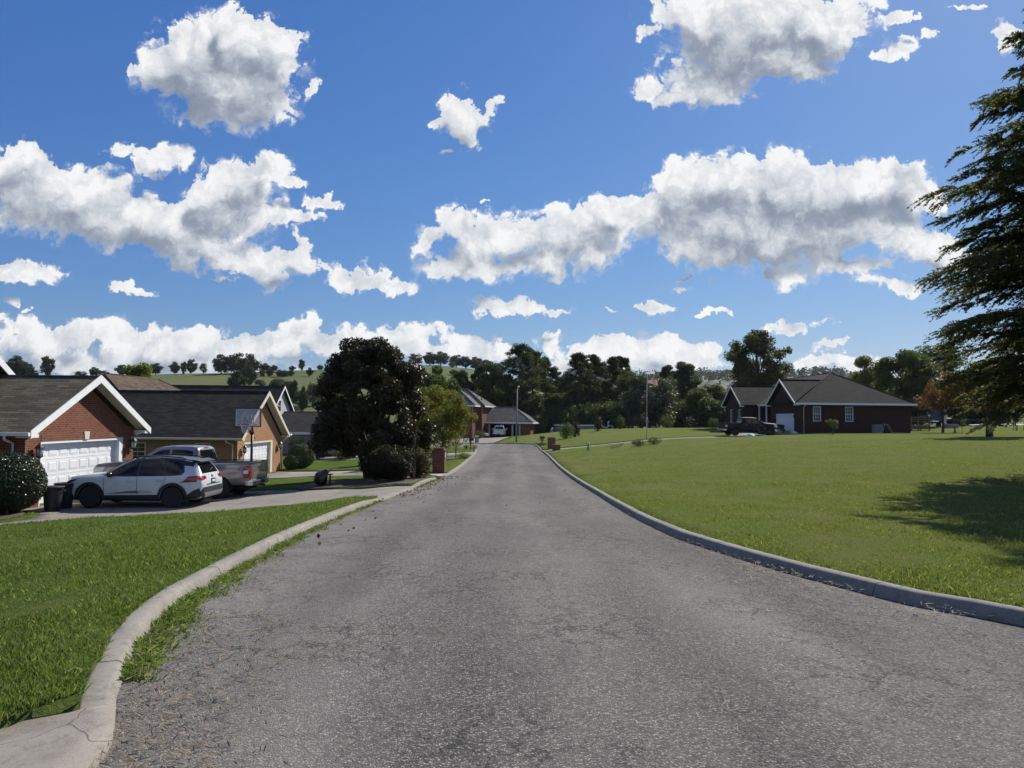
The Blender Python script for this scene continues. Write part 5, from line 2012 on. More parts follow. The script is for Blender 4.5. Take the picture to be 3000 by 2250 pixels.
def leaf_mesh(P, Nrm, L, Wd, rg, A=None):
    """one pointed quad per leaf, slightly folded by its random tilt"""
    n = len(P)
    if A is None:
        A = rg.normal(size=(n, 3))
    A = unit(A - Nrm * (A * Nrm).sum(1)[:, None])
    B = np.cross(Nrm, A)
    s = rg.uniform(.65, 1.25, n)[:, None]
    a, b = A * L * s, B * Wd * s
    V = np.stack([P - a * .5, P + b * .5 + a * .02, P + a * .5, P - b * .5 + a * .02], 1).reshape(-1, 3)
    F = np.arange(4 * n)
    return V, F


def clump_leaves(cl, n, rg, up=.5, outw=.5, rnd=.8, flat=.8, shell=.45):
    """leaf positions and facing through a set of clumps (x, y, z, r)"""
    cl = np.asarray(cl, float)
    w = cl[:, 3] ** 2
    k = rg.choice(len(cl), n, p=w / w.sum())
    d = unit(rg.normal(size=(n, 3)))
    r = cl[k, 3] * rg.uniform(0, 1, n) ** shell
    P = cl[k, :3] + d * r[:, None] * np.array([1, 1, flat])
    N = unit(d * outw + np.array([0, 0, up]) + rg.normal(size=(n, 3)) * rnd)
    return P, N


def crown_clumps(h0, h1_, rad, n, rg, cr=(.22, .38), shape='round', lumpy=.25, squash=1.0):
    out = []
    zc, rz = .5 * (h0 + h1_), .5 * (h1_ - h0)
    ph = rg.uniform(0, 6.28, 6)
    while len(out) < n:
        d = unit(rg.normal(size=(1, 3)))[0]
        az = math.atan2(d[1], d[0])
        t = rg.uniform(.25, 1) ** .5
        lump = 1 + lumpy * (math.sin(2 * az + ph[0]) * .5 + math.sin(3 * az + ph[1] + 3 * d[2]) * .5 + math.sin(5 * d[2] + ph[2]) * .4)
        z = d[2] * t
        if shape == 'round':
            k = 1.0
        elif shape == 'vase':
            k = .62 + .38 * (z + 1) / 2
        elif shape == 'cone':
            k = 1.15 - .75 * (z + 1) / 2
        else:
            k = 1.0
        c = rad * rg.uniform(*cr)
        out.append((d[0] * t * rad * lump * k * .86, d[1] * t * rad * lump * k * .86 * squash, zc + z * rz * .9, c))
    return out


def limbs(mb, cl, base, h0, top, r0, rg, n=14, seg=6):
    """trunk with limbs that reach into the clumps"""
    pts = [Vector((base[0], base[1], -.15))]
    rad = [r0 * 1.35]
    lean = rg.uniform(-.04, .04, 2)
    for i in range(1, 8):
        t = i / 7
        pts.append(Vector((base[0] + lean[0] * top * t + .02 * top * math.sin(4 * t + lean[1] * 40) * t, base[1] + lean[1] * top * t, top * t * .9)))
        rad.append(r0 * (1 - .85 * t) * (1.12 if i == 1 else 1))
    mb.tube(pts, rad, 9)
    order = rg.permutation(len(cl))[:n]
    for i in order:
        c = Vector(cl[i][:3])
        zt = min(max(c.z * rg.uniform(.35, .7), h0 * .55), top * .8)
        t = zt / (top * .9)
        k = min(6, int(t * 7))
        s = pts[k].lerp(pts[k + 1], t * 7 - k)
        m = s.lerp(c, .5) + Vector((0, 0, (c - s).length * rg.uniform(.0, .12)))
        rr = max(.012, r0 * (1 - .8 * t) * .5)
        mb.tube([s, s.lerp(m, .6), m, m.lerp(c, .6), c], [rr, rr * .85, rr * .6, rr * .4, rr * .18], seg)


def plant(name, label, cat, loc, crown, leafm, trunk=None, barkm=None, group=None, crown_name='crown', rz=0.0):
    root = thing(name, label, cat, loc, rz, group)
    if trunk is not None:
        trunk.build('trunk', M[barkm], root)
    V, F = crown
    npmesh(crown_name, V, 4, F, M[leafm], root)
    return root


def broadleaf(name, label, loc, h, rad, h0, n, size, leafm, barkm, seed, nc=34, shape='round', r0=None, group=None, lumpy=.25, cr=(.22, .38), up=.5, squash=1.0, nl=14, cat='tree', shell=.45):
    rg = np.random.default_rng(seed)
    cl = crown_clumps(h0, h, rad, nc, rg, cr, shape, lumpy, squash)
    tr = MB()
    limbs(tr, cl, (0, 0), h0, h, r0 or h * .022, rg, nl)
    P, N = clump_leaves(cl, n, rg, up=up, shell=shell)
    return plant(name, label, cat, loc, leaf_mesh(P, N, size, size * .55, rg), leafm, tr, barkm, group)


def shrub(name, label, loc, rx_, ry_, h, n, size, leafm, seed, group=None, base=.0, flower=None, cat='shrub', ragged=.12, twigs=10, asp=.55, shell=.28):
    """dense bush: leaves over and through a rounded mass, with twigs at the foot"""
    rg = np.random.default_rng(seed)
    d = unit(rg.normal(size=(n, 3)))
    az = np.arctan2(d[:, 1], d[:, 0])
    ph = rg.uniform(0, 6.28, 4)
    lump = 1 + ragged * (np.sin(3 * az + ph[0] + 2 * d[:, 2]) + np.sin(5 * az + ph[1]) * np.cos(4 * d[:, 2] + ph[2]))
    r = rg.uniform(0, 1, n) ** shell * lump
    P = d * r[:, None] * np.array([rx_, ry_, (h - base) / 2]) + np.array([0, 0, base + (h - base) / 2])
    P[:, 2] = np.maximum(P[:, 2], .02)
    N = unit(d * .8 + np.array([0, 0, .35]) + rg.normal(size=(n, 3)) * .7)
    root = thing(name, label, cat, loc, rg.uniform(0, 3), group)
    tw = MB()
    for k in range(twigs):
        a = rg.uniform(0, 6.28)
        e = rg.uniform(.3, .75)
        tw.tube([(.1 * rx_ * math.cos(a), .1 * ry_ * math.sin(a), -.08), (.35 * e * rx_ * math.cos(a), .35 * e * ry_ * math.sin(a), h * .4), (e * rx_ * math.cos(a), e * ry_ * math.sin(a), h * .72)], [.018, .013, .006], 5)
    tw.build('stems', M['bark_grey'], root)
    npmesh('foliage', *[(x if i == 0 else x) for i, x in enumerate(leaf_mesh(P, N, size, size * asp, rg))][:1], 4, np.arange(4 * n), M[leafm], root)
    if flower:
        fm, fn, fs = flower
        k = rg.choice(n, fn)
        k = k[np.argsort(-r[k])][:fn]
        for i in k:
            f = MB()
            for q in range(6):
                a = q * 1.05
                f.lathe([(.2 * fs, -.3 * fs), (.5 * fs, 0), (.3 * fs, .3 * fs)], 7, Matrix.Translation(Vector(P[i] * np.array([1.03, 1.03, 1.0])) + Vector((math.cos(a), math.sin(a), .2)) * fs * .5))
            f.build('flower', M[fm], root)
    return root


def pine(name, label, loc, h, rad, n, seed, h0=.32, size=.55, group=None, leafm='needle_pine', r0=None):
    """tall loblolly-like pine: bare lower trunk, tufts on level branches"""
    rg = np.random.default_rng(seed)
    tr = MB()
    lean = rg.uniform(-.03, .03, 2) * h
    r0 = r0 or h * .016
    pts = [Vector((lean[0] * t * t, lean[1] * t * t, h * t - .1)) for t in np.linspace(0, 1, 9)]
    tr.tube(pts, [r0 * (1.25 - 1.12 * t) for t in np.linspace(0, 1, 9)], 8)
    cl = []
    nb = 46
    for i in range(nb):
        t = h0 + (1 - h0) * (i / (nb - 1)) ** .85
        a = rg.uniform(0, 6.28)
        env = math.sin(min(1, (1.06 - t) / (1.06 - h0)) * 2.0) * rg.uniform(.55, 1.1)
        L = rad * max(.26, env)
        s = Vector((lean[0] * t * t, lean[1] * t * t, h * t))
        e = s + Vector((math.cos(a) * L, math.sin(a) * L, L * rg.uniform(.05, .45)))
        m = s.lerp(e, .55) + Vector((0, 0, -.06 * L))
        tr.tube([s, m, e], [r0 * .33 * (1.2 - t), r0 * .2, r0 * .07], 5)
        for k in range(4):
            f = rg.uniform(.45, 1.05)
            c = s.lerp(e, f) + Vector(rg.normal(size=3)) * L * .16
            cl.append((c.x, c.y, c.z, rad * rg.uniform(.12, .22)))
    for k in range(5):
        cl.append((lean[0] + rg.normal() * .3, lean[1] + rg.normal() * .3, h * (1 - .03 * k), rad * .16))
    P, N = clump_leaves(cl, n, rg, up=.3, outw=.2, rnd=1.0, flat=.6, shell=.6)
    A = rg.normal(size=(n, 3)) + np.array([0, 0, .6])
    return plant(name, label, 'tree', loc, leaf_mesh(P, N, size, size * .24, rg, A), leafm, tr, 'bark_pine', group)


def hemlock(name, label, loc, h, rad, seed, nb=150, h0=.10, lean=0.0):
    """conifer with long level branches, drooping feathery sprays"""
    rg = np.random.default_rng(seed)
    tr = MB()
    pts = [Vector((lean * t, 0, h * t - .15)) for t in np.linspace(0, 1, 10)]
    tr.tube(pts, [.26 * (1.2 - 1.15 * t) for t in np.linspace(0, 1, 10)], 10)
    Ps, As, Ns = [], [], []
    for i in range(nb):
        t = h0 + (1 - h0) * (i + rg.uniform(0, 1)) / nb
        a = i * 2.4 + rg.uniform(-.5, .5)
        prof = min(1.0, (t - h0) * 2.2 + .74) * (1 - ((t - .36) / .66) ** 1.25 if t > .36 else 1.0)
        L = rad * max(.10, prof) * rg.uniform(.62, 1.10)
        s = Vector((lean * t, 0, h * t))
        rise = rg.uniform(.12, .46) + .35 * t
        dv = Vector((math.cos(a), math.sin(a), 0))
        pl = []
        for k in range(9):
            f = k / 8
            pl.append(s + dv * L * f + Vector((0, 0, L * (rise * f - .30 * f * f - .10 * f ** 4))))
        tr.tube(pl, [max(.006, .045 * L / rad * (1 - f) + .008) for f in np.linspace(0, 1, 9)], 5)
        side = Vector((-dv.y, dv.x, 0))
        nt_ = int(16 + 44 * L / rad)
        for k in range(nt_):
            f = rg.uniform(.16, 1.0) ** .85
            j = min(7, int(f * 8))
            p = pl[j].lerp(pl[j + 1], f * 8 - j)
            tl = L * .30 * rg.uniform(.45, 1.1) * (1.15 - f * .75) + .18
            sg = 1 if k % 2 else -1
            dr = (dv * rg.uniform(.45, .95) + side * sg * rg.uniform(.5, 1.0) + Vector((0, 0, rg.uniform(-.30, .28)))).normalized()
            m = int(15 + tl * 48)
            u = np.sort(rg.uniform(0, 1, m))
            q = np.array(p)[None] + np.array(dr)[None] * (u * tl)[:, None]
            q[:, 2] -= (u ** 2) * tl * .32
            ax = np.array(dr)[None] * .75 + np.array(side)[None] * rg.choice([-1, 1], (m, 1)) * rg.uniform(.3, 1.0, (m, 1)) + np.array([0, 0, -.25]) + rg.normal(size=(m, 3)) * .22
            ax = unit(ax)
            Ps.append(q + ax * .055)
            As.append(ax)
            Ns.append(unit(np.array([0, 0, 1.0])[None] + rg.normal(size=(m, 3)) * .55))
    P, A, N = np.concatenate(Ps), np.concatenate(As), np.concatenate(Ns)
    return plant(name, label, 'tree', loc, leaf_mesh(P, N, .125, .036, rg, A), 'needle_hemlock', tr, 'bark_dark')


def gp(px, d, dz=0.0):
    """spot on the lawn straight below a line of sight, at distance d"""
    p = at(px, 1240, d)
    return Vector((p.x, d, h1(p.x, d) + .10 + dz))


# --- the dark magnolia and the planting round it
def magnolia():
    loc = gp(1088, 33.2)
    rg = np.random.default_rng(11)
    cl = []
    # outline of the crown as seen from the road, given depth all round
    prof = [(.95, 2.2), (1.5, 2.75), (2.3, 3.0), (3.3, 2.9), (4.3, 2.65), (5.1, 2.2), (5.7, 1.65), (6.2, .95), (6.5, .4)]
    zz, rr = np.array(prof).T
    while len(cl) < 190:
        z = rg.uniform(1.1, 6.25)
        R_ = np.interp(z, zz, rr)
        a = rg.uniform(0, 6.28)
        t = rg.uniform(.15, 1) ** .5
        x = math.cos(a) * R_ * t * .9 + (.10 if z < 3 else 0) - (.25 if z > 5.4 else 0)
        cl.append((x, math.sin(a) * R_ * t * .8, z, rg.uniform(.36, .60)))
    cl += [(-.55, 0, 6.25, .30), (-.20, .1, 6.30, .26)]
    tr = MB()
    for (bx, by, tx) in ((0, 0, -.7), (.45, .1, .9), (-.35, .15, -1.6), (.75, -.1, 1.7)):
        q = [Vector((bx * .5, by, -.2)), Vector((bx, by, .6)), Vector((bx + (tx - bx) * .35, by, 1.6)), Vector((tx, by, 3.4))]
        tr.tube(q, [.14, .11, .085, .03], 8)
    limbs(tr, cl, (.1, 0), 1.0, 5.6, .15, rg, 26)
    P, N = clump_leaves(cl, 80000, rg, up=.35, outw=.7, rnd=.75, shell=.4)
    return plant('magnolia_tree', 'large round dark leaved tree with glossy brown green leaves beside the road', 'tree', loc, leaf_mesh(P, N, .17, .075, rg), 'leaf_magnolia', tr, 'bark_dark')


magnolia()
z_ = h1(-5.0, 29.3) + .10
shrub('rose_bush', 'broad dark rose hedge with a few red flowers under the glossy dark tree', (-5.05, 29.25, z_), 1.55, .75, 1.45, 22000, .075, 'leaf_rose', 21, flower=('petal_red', 9, .05), ragged=.10)
shrub('flowering_shrub', 'lighter green and reddish shrub between the rose hedge and the brick mailbox', (-3.98, 30.1, h1(-3.98, 30.1) + .1), .55, .55, 1.25, 7000, .08, 'leaf_nandina', 22, ragged=.2)
shrub('holly_bush', 'big dark clipped round bush at the corner of the red brick house', (-15.25, 21.55, h1(-15.2, 21.5) + .08), 1.12, 1.05, 1.86, 34000, .060, 'leaf_holly', 23, ragged=.035, shell=.16)
shrub('clipped_bush', 'large clipped round bush at the corner of the tan brick house', (-15.0, 50.9, h1(-15, 50.9) + .1), .95, .95, 1.75, 14000, .07, 'leaf_topiary', 24, ragged=.02, shell=.12)
shrub('clipped_bush', 'small clipped bush in front of the large one at the tan brick house', (-15.35, 49.75, h1(-15.3, 49.8) + .1), .55, .55, 1.05, 6000, .06, 'leaf_topiary', 25, ragged=.02, shell=.12)

# --- yellowing trees by the road
broadleaf('yellow_tree', 'loose yellow leaved tree behind the dark tree, by the far driveway', gp(1295, 50.5), 5.5, 2.55, .8, 11000, .17, 'leaf_yellow', 'bark_grey', 31, nc=46, r0=.07, lumpy=.35, cr=(.16, .30))
broadleaf('yellow_tree', 'bright yellow green tree rising behind the dark tree', gp(1250, 56), 6.6, 2.0, 1.6, 12000, .18, 'leaf_lime', 'bark_grey', 32, nc=30, r0=.09)
broadleaf('young_tree', 'small thin birch like tree with sparse yellow leaves in the flower bed', gp(1337, 53.3), 2.35, 1.0, .55, 700, .12, 'leaf_yellow', 'bark_grey', 33, nc=22, r0=.035, cr=(.2, .34))
broadleaf('green_tree', 'mid green round tree rising above the yellow tree', gp(1268, 98), 10.6, 3.4, 3.0, 11000, .42, 'leaf_green', 'bark_dark', 34, nc=34)
broadleaf('willow_tree', 'yellow green rounded tree showing over the roof of the red brick house', gp(400, 92), 11.0, 3.6, 2.0, 14000, .40, 'leaf_lime', 'bark_grey', 35, nc=34)

# --- wall of pines and broadleaves beyond the lawn
def pxtop(px, top, d):
    """height needed to reach a skyline row at distance d"""
    g = gp(px, d)
    return g, at(px, top, d).z - g.z


PINES = [(1345, 1096, 148, 4.2, 'small bushy pine left of the two storey house roof'), (1393, 1078, 150, 3.6, 'slender pine above the two storey house roof'),
         (1525, 1022, 141, 5.2, 'tallest pine, right of the light pole'), (1562, 1030, 146, 4.6, 'pine just right of the tallest one'), (1607, 1054, 152, 3.8, 'ragged pine with a lone tuft in the gap of the tree line'),
         (1692, 1042, 140, 4.2, 'tall straight pine above the swimming pool'), (1742, 1048, 145, 4.0, 'pine over the right end of the swimming pool'), (1790, 1056, 150, 3.4, 'pine left of the broad silvery tree'),
         (1826, 1050, 154, 3.6, 'pine rising behind the broad silvery tree'), (1955, 1078, 150, 3.4, 'short topped pine behind the flag'), (2010, 1072, 140, 4.4, 'broad pine at the right end of the tree line')]
for i, (px, top, d, rad, lab) in enumerate(PINES):
    g, h = pxtop(px, top, d)
    pine('pine_tree', lab, g, h, rad * 1.1, 26000, 50 + i, h0=.22 if i not in (0,) else .12, size=.46, group='pines beyond the lawn')
BROAD = [(1445, 1052, 136, 3.6, 'leaf_green', 'green broadleaf tree left of the tallest pine'), (1655, 1100, 150, 4.0, 'leaf_green', 'low green tree in the gap between the pines'), (1880, 1058, 142, 4.6, 'leaf_mid', 'light green tree whose top shows above the flag'),
         (2085, 1118, 134, 4.2, 'leaf_mid', 'mid green tree left of the ranch house'), (2052, 1150, 126, 3.0, 'leaf_green', 'low green tree left of the black pickup truck'), (1490, 1120, 150, 3.6, 'leaf_green', 'dull green tree behind the light pole'),
         (1600, 1130, 146, 3.8, 'leaf_green', 'leafy understorey tree right of the tallest pine'), (1765, 1120, 152, 4.2, 'leaf_green', 'leafy understorey tree above the white pool ladder'), (1720, 1150, 148, 3.4, 'leaf_green', 'low understorey tree above the pool'), (1560, 1165, 139, 3.0, 'leaf_green', 'lowest understorey tree beside the carport')]
for i, (px, top, d, rad, lf, lab) in enumerate(BROAD):
    g, h = pxtop(px, top, d)
    broadleaf('broadleaf_tree', lab, g, h, rad * 1.15, h * .04, 20000, .42, lf, 'bark_dark', 80 + i, nc=36, group='broadleaf trees beyond the lawn')
g, h = pxtop(1902, 1092, 127)
broadleaf('silver_tree', 'broad dense silvery green tree behind the flagpole', g, h, 6.4, .1, 24000, .42, 'leaf_silver', 'bark_dark', 95, nc=70, lumpy=.08, cr=(.2, .32))
# dark thicket along the foot of the tree line
TH = [(1580, 128, 2.2, 3.6), (1615, 133, 2.6, 5.0), (1650, 132, 2.6, 4.6), (1690, 134, 2.7, 5.2), (1730, 134, 2.8, 5.4), (1775, 132, 3.0, 5.5), (1815, 130, 2.8, 5.0), (1985, 130, 3.0, 5.4), (2030, 127, 3.2, 5.6), (2075, 124, 3.0, 5.0), (2105, 122, 2.6, 4.6)]
for i, (px, d, r, h) in enumerate(TH):
    shrub('thicket_bush', ['dark thicket bush beside the carport', 'dark thicket bush left of the pool', 'dark thicket bush behind the left end of the pool', 'dark thicket bush behind the middle of the pool', 'dark thicket bush behind the right end of the pool', 'dark thicket bush behind the pool ladder',
                           'dark thicket bush left of the silvery tree foot', 'dark thicket bush right of the silvery tree foot', 'dark thicket bush below the broad right pine', 'dark thicket bush left of the black pickup', 'dark thicket bush nearest the ranch house gable'][i],
          gp(px, d), r, r * .8, h, 5200, .42, 'leaf_green', 110 + i, group='thicket along the tree line', ragged=.2)

# --- trees round the ranch house
g, h = pxtop(2220, 962, 109)
broadleaf('maple_tree', 'tall maple with rusty tints standing behind the ranch house', g, h, 6.1, 2.6, 26000, .36, 'leaf_maple', 'bark_dark', 121, nc=84, shape='vase', lumpy=.22, cr=(.13, .22), nl=24, r0=.42)
for i, (px, top, d, rad, lf, lab) in enumerate([(2540, 1046, 118, 4.2, 'leaf_pale', 'pale green tree above the right end of the ranch house roof'), (2655, 1000, 102, 4.4, 'leaf_mid', 'large dark green tree right of the ranch house'),
                                                (2750, 1010, 112, 5.5, 'leaf_green', 'dark green tree behind the orange maple'), (2900, 1040, 118, 6.0, 'leaf_green', 'dark green tree behind the hemlock'), (2640, 1110, 114, 4.0, 'leaf_mid', 'low leafy tree behind the wooden deck'),
                                                (2845, 1165, 122, 3.6, 'leaf_pale', 'pale low tree behind the flatbed trailer'), (3080, 1060, 110, 5.0, 'leaf_green', 'dark green tree at the right edge')]):
    g, h = pxtop(px, top, d)
    broadleaf('broadleaf_tree', lab, g, h, rad, h * .04, 24000, .38, lf, 'bark_dark', 130 + i, nc=40)
broadleaf('maple_tree', 'small maple with a spreading orange crown over the white post', gp(2762, 78), 5.1, 2.7, 2.5, 5200, .24, 'leaf_orange', 'bark_dark', 140, nc=34, lumpy=.3, squash=.9)
broadleaf('maple_tree', 'maple with a thick dark trunk and green and orange leaves on the right lawn', gp(2898, 55), 5.6, 3.9, 2.0, 17000, .20, 'leaf_orangegreen', 'bark_dark', 141, nc=60, r0=.21, lumpy=.2, squash=.9, cr=(.16, .28))
hemlock('hemlock_tree', 'tall feathery dark hemlock reaching in from the right edge', (17.6, 21.2, h1(17.6, 21.2) + .05), 17.2, 4.7, 150, nb=340, h0=.115)
broadleaf('young_tree', 'small pruned tree with a pale trunk in front of the ranch house wall', gp(2440, 71.5), 1.5, .72, .55, 420, .16, 'leaf_mid', 'bark_grey', 151, nc=16, r0=.05)
broadleaf('sapling', 'thin sapling with a white guard on the right lawn', gp(2818, 72), 1.65, .45, .5, 160, .14, 'leaf_green', 'bark_grey', 152, nc=10, r0=.02)

# --- shrubs on the lawns
SH = [('shrub', 'multi stemmed round bush on the lawn left of the pool', 1660, 85.5, .98, 1.9, 'leaf_green', 1700, .16, .2), ('shrub', 'dark upright bush just right of the round bush', 1686, 89, .62, 2.0, 'leaf_rose', 1300, .17, .2),
      ('conical_shrub', 'narrow upright bush in front of the pool ladder', 1752, 104, .62, 2.1, 'leaf_rose', 1000, .18, .25), ('conical_shrub', 'narrow upright bush between the pool and the flagpole', 1817, 110, .58, 2.0, 'leaf_green', 900, .18, .25),
      ('shrub', 'loose bush just left of the flagpole at the tree line', 1876, 115, 1.15, 2.3, 'leaf_rose', 1000, .19, .3), ('shrub', 'loose bush right of the flagpole at the tree line', 1952, 116, 1.1, 2.1, 'leaf_green', 1000, .19, .3),
      ('shrub', 'loose bush below the broad right pine', 2020, 117, 1.0, 1.9, 'leaf_rose', 900, .19, .3), ('shrub', 'rounded bush left of the black pickup truck', 2090, 112, .8, 1.5, 'leaf_green', 900, .18, .2),
      ('shrub', 'small leafy shrub beside the right driveway', 1871, 62.5, .62, .62, 'leaf_mid', 700, .11, .25), ('shrub', 'small leafy shrub further right beside the driveway', 1916, 63.5, .66, .62, 'leaf_mid', 700, .11, .25),
      ('shrub', 'dark round shrub left of the brick mailbox pillar', 1288, 52, .62, .9, 'leaf_green', 1100, .10, .1), ('shrub', 'small yellow green shrub in the flower bed', 1359, 52.8, .55, .42, 'leaf_lime', 700, .09, .15),
      ('clipped_bush', 'tiny clipped bush left of the black scroll mailbox', 1367, 70, .32, .5, 'leaf_lime', 450, .08, .05), ('clipped_bush', 'tiny clipped bush right of the black scroll mailbox', 1389, 68.3, .42, .5, 'leaf_lime', 500, .08, .05),
      ('shrub', 'dark shrub against the sided house wall', 872, 73.2, .9, 1.9, 'leaf_green', 1300, .14, .15), ('shrub', 'low dark shrub by the sided house', 905, 72.6, 1.0, 1.2, 'leaf_green', 1300, .14, .15), ('shrub', 'leafy shrub half hidden by the dark tree', 950, 66, 1.1, 1.6, 'leaf_green', 1500, .14, .2),
      ('shrub', 'shrub beside the trunk of the dark tree', 1003, 60, .8, 1.0, 'leaf_nandina', 1100, .12, .2), ('shrub', 'small shrub between the far driveway and the brick mailbox', 1262, 57, .8, .8, 'leaf_mid', 900, .12, .15), ('shrub', 'bush at the corner of the two storey house', 1404, 108, .9, 1.2, 'leaf_mid', 700, .18, .2),
      ('shrub', 'bush under the black mailbox at the bend', 1590, 76.5, .55, .28, 'leaf_green', 500, .09, .1)]
for i, (nm, lab, px, d, r, h, lf, n, sz, rag) in enumerate(SH):
    shrub(nm, lab, gp(px, d), r, r, h, n, sz, lf, 160 + i, ragged=rag)

# --- trees standing on the pasture hill
def hill_tree(seed, lf, shape='round', h0=.04, n=3600):
    r = broadleaf('hill_tree', 'tree', (0, 0, -500), 10, 4.2, 10 * h0, n, .80, lf, 'bark_dark', seed, nc=44, cr=(.26, .42), shape=shape, nl=6, r0=.28)
    return r


HT = [hill_tree(200, 'leaf_far'), hill_tree(201, 'leaf_far', 'vase'), hill_tree(202, 'leaf_farpale', 'round', .06, 2200), hill_tree(203, 'leaf_far', 'cone', .03)]
HILL = [(0, 42, 1110, 1040, 62, 1, 'spreading tree on the skyline above the left roof'), (0, 70, 1110, 1058, 46, 1, 'lower half of a pair of skyline trees above the left roof'), (2, 97, 1108, 1082, 22, 1, 'tiny tree between the two left skyline trees'), (1, 135, 1108, 1041, 40, 1, 'tall narrow skyline tree above the left roof'),
        (2, 232, 1106, 1087, 36, 1, 'low tree on the skyline left of the gable peak'), (0, 272, 1105, 1074, 34, 1, 'small round tree just left of the gable peak'), (0, 300, 1104, 1084, 28, 1, 'small bush like tree at the gable peak'), (0, 352, 1102, 1066, 32, 1, 'tree left behind the yellow green round tree'), (0, 452, 1100, 1062, 40, 1, 'tree right behind the yellow green round tree'),
        (0, 508, 1092, 1058, 30, 1, 'round lone tree on the pasture skyline'), (1, 534, 1096, 1057, 18, .96, 'narrow tree standing just below the skyline'), (0, 556, 1091, 1050, 32, 1, 'full tree beside the narrow one on the skyline'), (2, 592, 1089, 1062, 26, 1, 'pale small tree on the skyline'),
        (0, 645, 1096, 1036, 62, .95, 'left tree of the big dark clump on the hill'), (0, 690, 1098, 1032, 66, .95, 'middle tree of the big dark clump on the hill'), (0, 728, 1105, 1033, 56, .93, 'right tree of the big dark clump on the hill'), (3, 692, 1142, 1080, 60, .72, 'lower tree in front of the big dark clump'), (0, 728, 1130, 1068, 44, .78, 'lower right tree in front of the dark clump'),
        (0, 772, 1089, 1063, 40, 1, 'round tree on the skyline right of the dark clump'), (0, 800, 1089, 1068, 24, 1, 'smaller tree touching the round skyline tree'), (0, 765, 1104, 1080, 20, .88, 'small round tree in the pasture row'), (0, 788, 1104, 1078, 24, .88, 'second round tree in the pasture row'), (0, 817, 1104, 1081, 26, .88, 'third round tree in the pasture row'), (0, 832, 1104, 1083, 20, .88, 'fourth round tree in the pasture row'),
        (0, 848, 1102, 1089, 24, .88, 'low bush tree in the pasture row'), (0, 853, 1088, 1081, 18, 1, 'dome shaped tree on the bare skyline'), (1, 881, 1087, 1051, 20, 1, 'tall airy tree on the skyline left of the dark tree'), (0, 905, 1103, 1075, 20, .88, 'lone tree near the end of the pasture row'), (0, 935, 1087, 1078, 22, 1, 'low tree on the skyline beside the dark tree'),
        (2, 812, 1150, 1106, 58, .62, 'hazy tree on the lower pasture'), (2, 845, 1165, 1112, 54, .58, 'hazy tree below the pasture row'), (1, 858, 1180, 1110, 30, .5, 'tall umbrella topped tree on the lower slope'), (2, 880, 1200, 1140, 58, .45, 'grey green tree on the lower slope'), (3, 888, 1205, 1125, 30, .45, 'dark conifer shaped tree behind the sided house'), (2, 915, 1190, 1118, 54, .5, 'hazy tree left of the dark tree'), (2, 760, 1132, 1112, 36, .7, 'low scrub tree above the dark roof'),
        (2, 1215, 1078, 1034, 46, 1, 'pale tree on the skyline right of the dark tree'), (0, 1258, 1080, 1030, 46, 1, 'left half of a dark tree pair on the skyline'), (0, 1290, 1080, 1028, 52, 1, 'right half of a dark tree pair on the skyline'), (0, 1335, 1085, 1038, 44, 1, 'left tree of the long skyline grove'), (0, 1362, 1087, 1042, 42, 1, 'second tree of the long skyline grove'),
        (0, 1392, 1090, 1044, 50, 1, 'third tree of the long skyline grove'), (0, 1425, 1095, 1052, 50, 1, 'fourth tree of the long skyline grove'), (0, 1458, 1108, 1062, 50, 1, 'last tree of the long skyline grove'), (2, 1322, 1088, 1058, 26, .95, 'reddish small tree at the foot of the grove'), (0, 1327, 1100, 1088, 24, .85, 'bush on the slope below the grove')]
used = set()
for (k, px, base, top, wid, fd, lab) in HILL:
    D = np.interp(px, CREST[:, 0], CREST[:, 2]) * fd - (3 if fd == 1 else 0)
    r = cam_ray(px, 1200)
    u = Vector((r.x, r.y, 0)).normalized()
    x, y = u.x * D, u.y * D
    if fd < .95:                                      # slide along the slope until the foot sits at the right row
        best = None
        for dd in np.linspace(135, D + 60, 60):
            xx, yy = u.x * dd, u.y * dd
            gz = h1(xx, yy)
            want = at(px, base, yy).z
            e = abs(gz - want)
            if best is None or e < best[0]:
                best = (e, xx, yy)
        x, y = best[1], best[2]
    gz = h1(x, y)
    ht = max(3.0, at(px, top, y).z - gz)
    wd = wid / FPX * y
    sc_ = (wd / 8.4, wd / 8.4, ht / 10.2)
    if k in used:
        copy_thing(HT[k], (x, y, gz - .1), px * .37, sc_, lab)
    else:
        used.add(k)
        HT[k].location = (x, y, gz - .1)
        HT[k].rotation_euler = (0, 0, px * .37)
        HT[k].scale = sc_
        HT[k]['label'] = lab
        HT[k]['group'] = 'trees on the pasture hill'

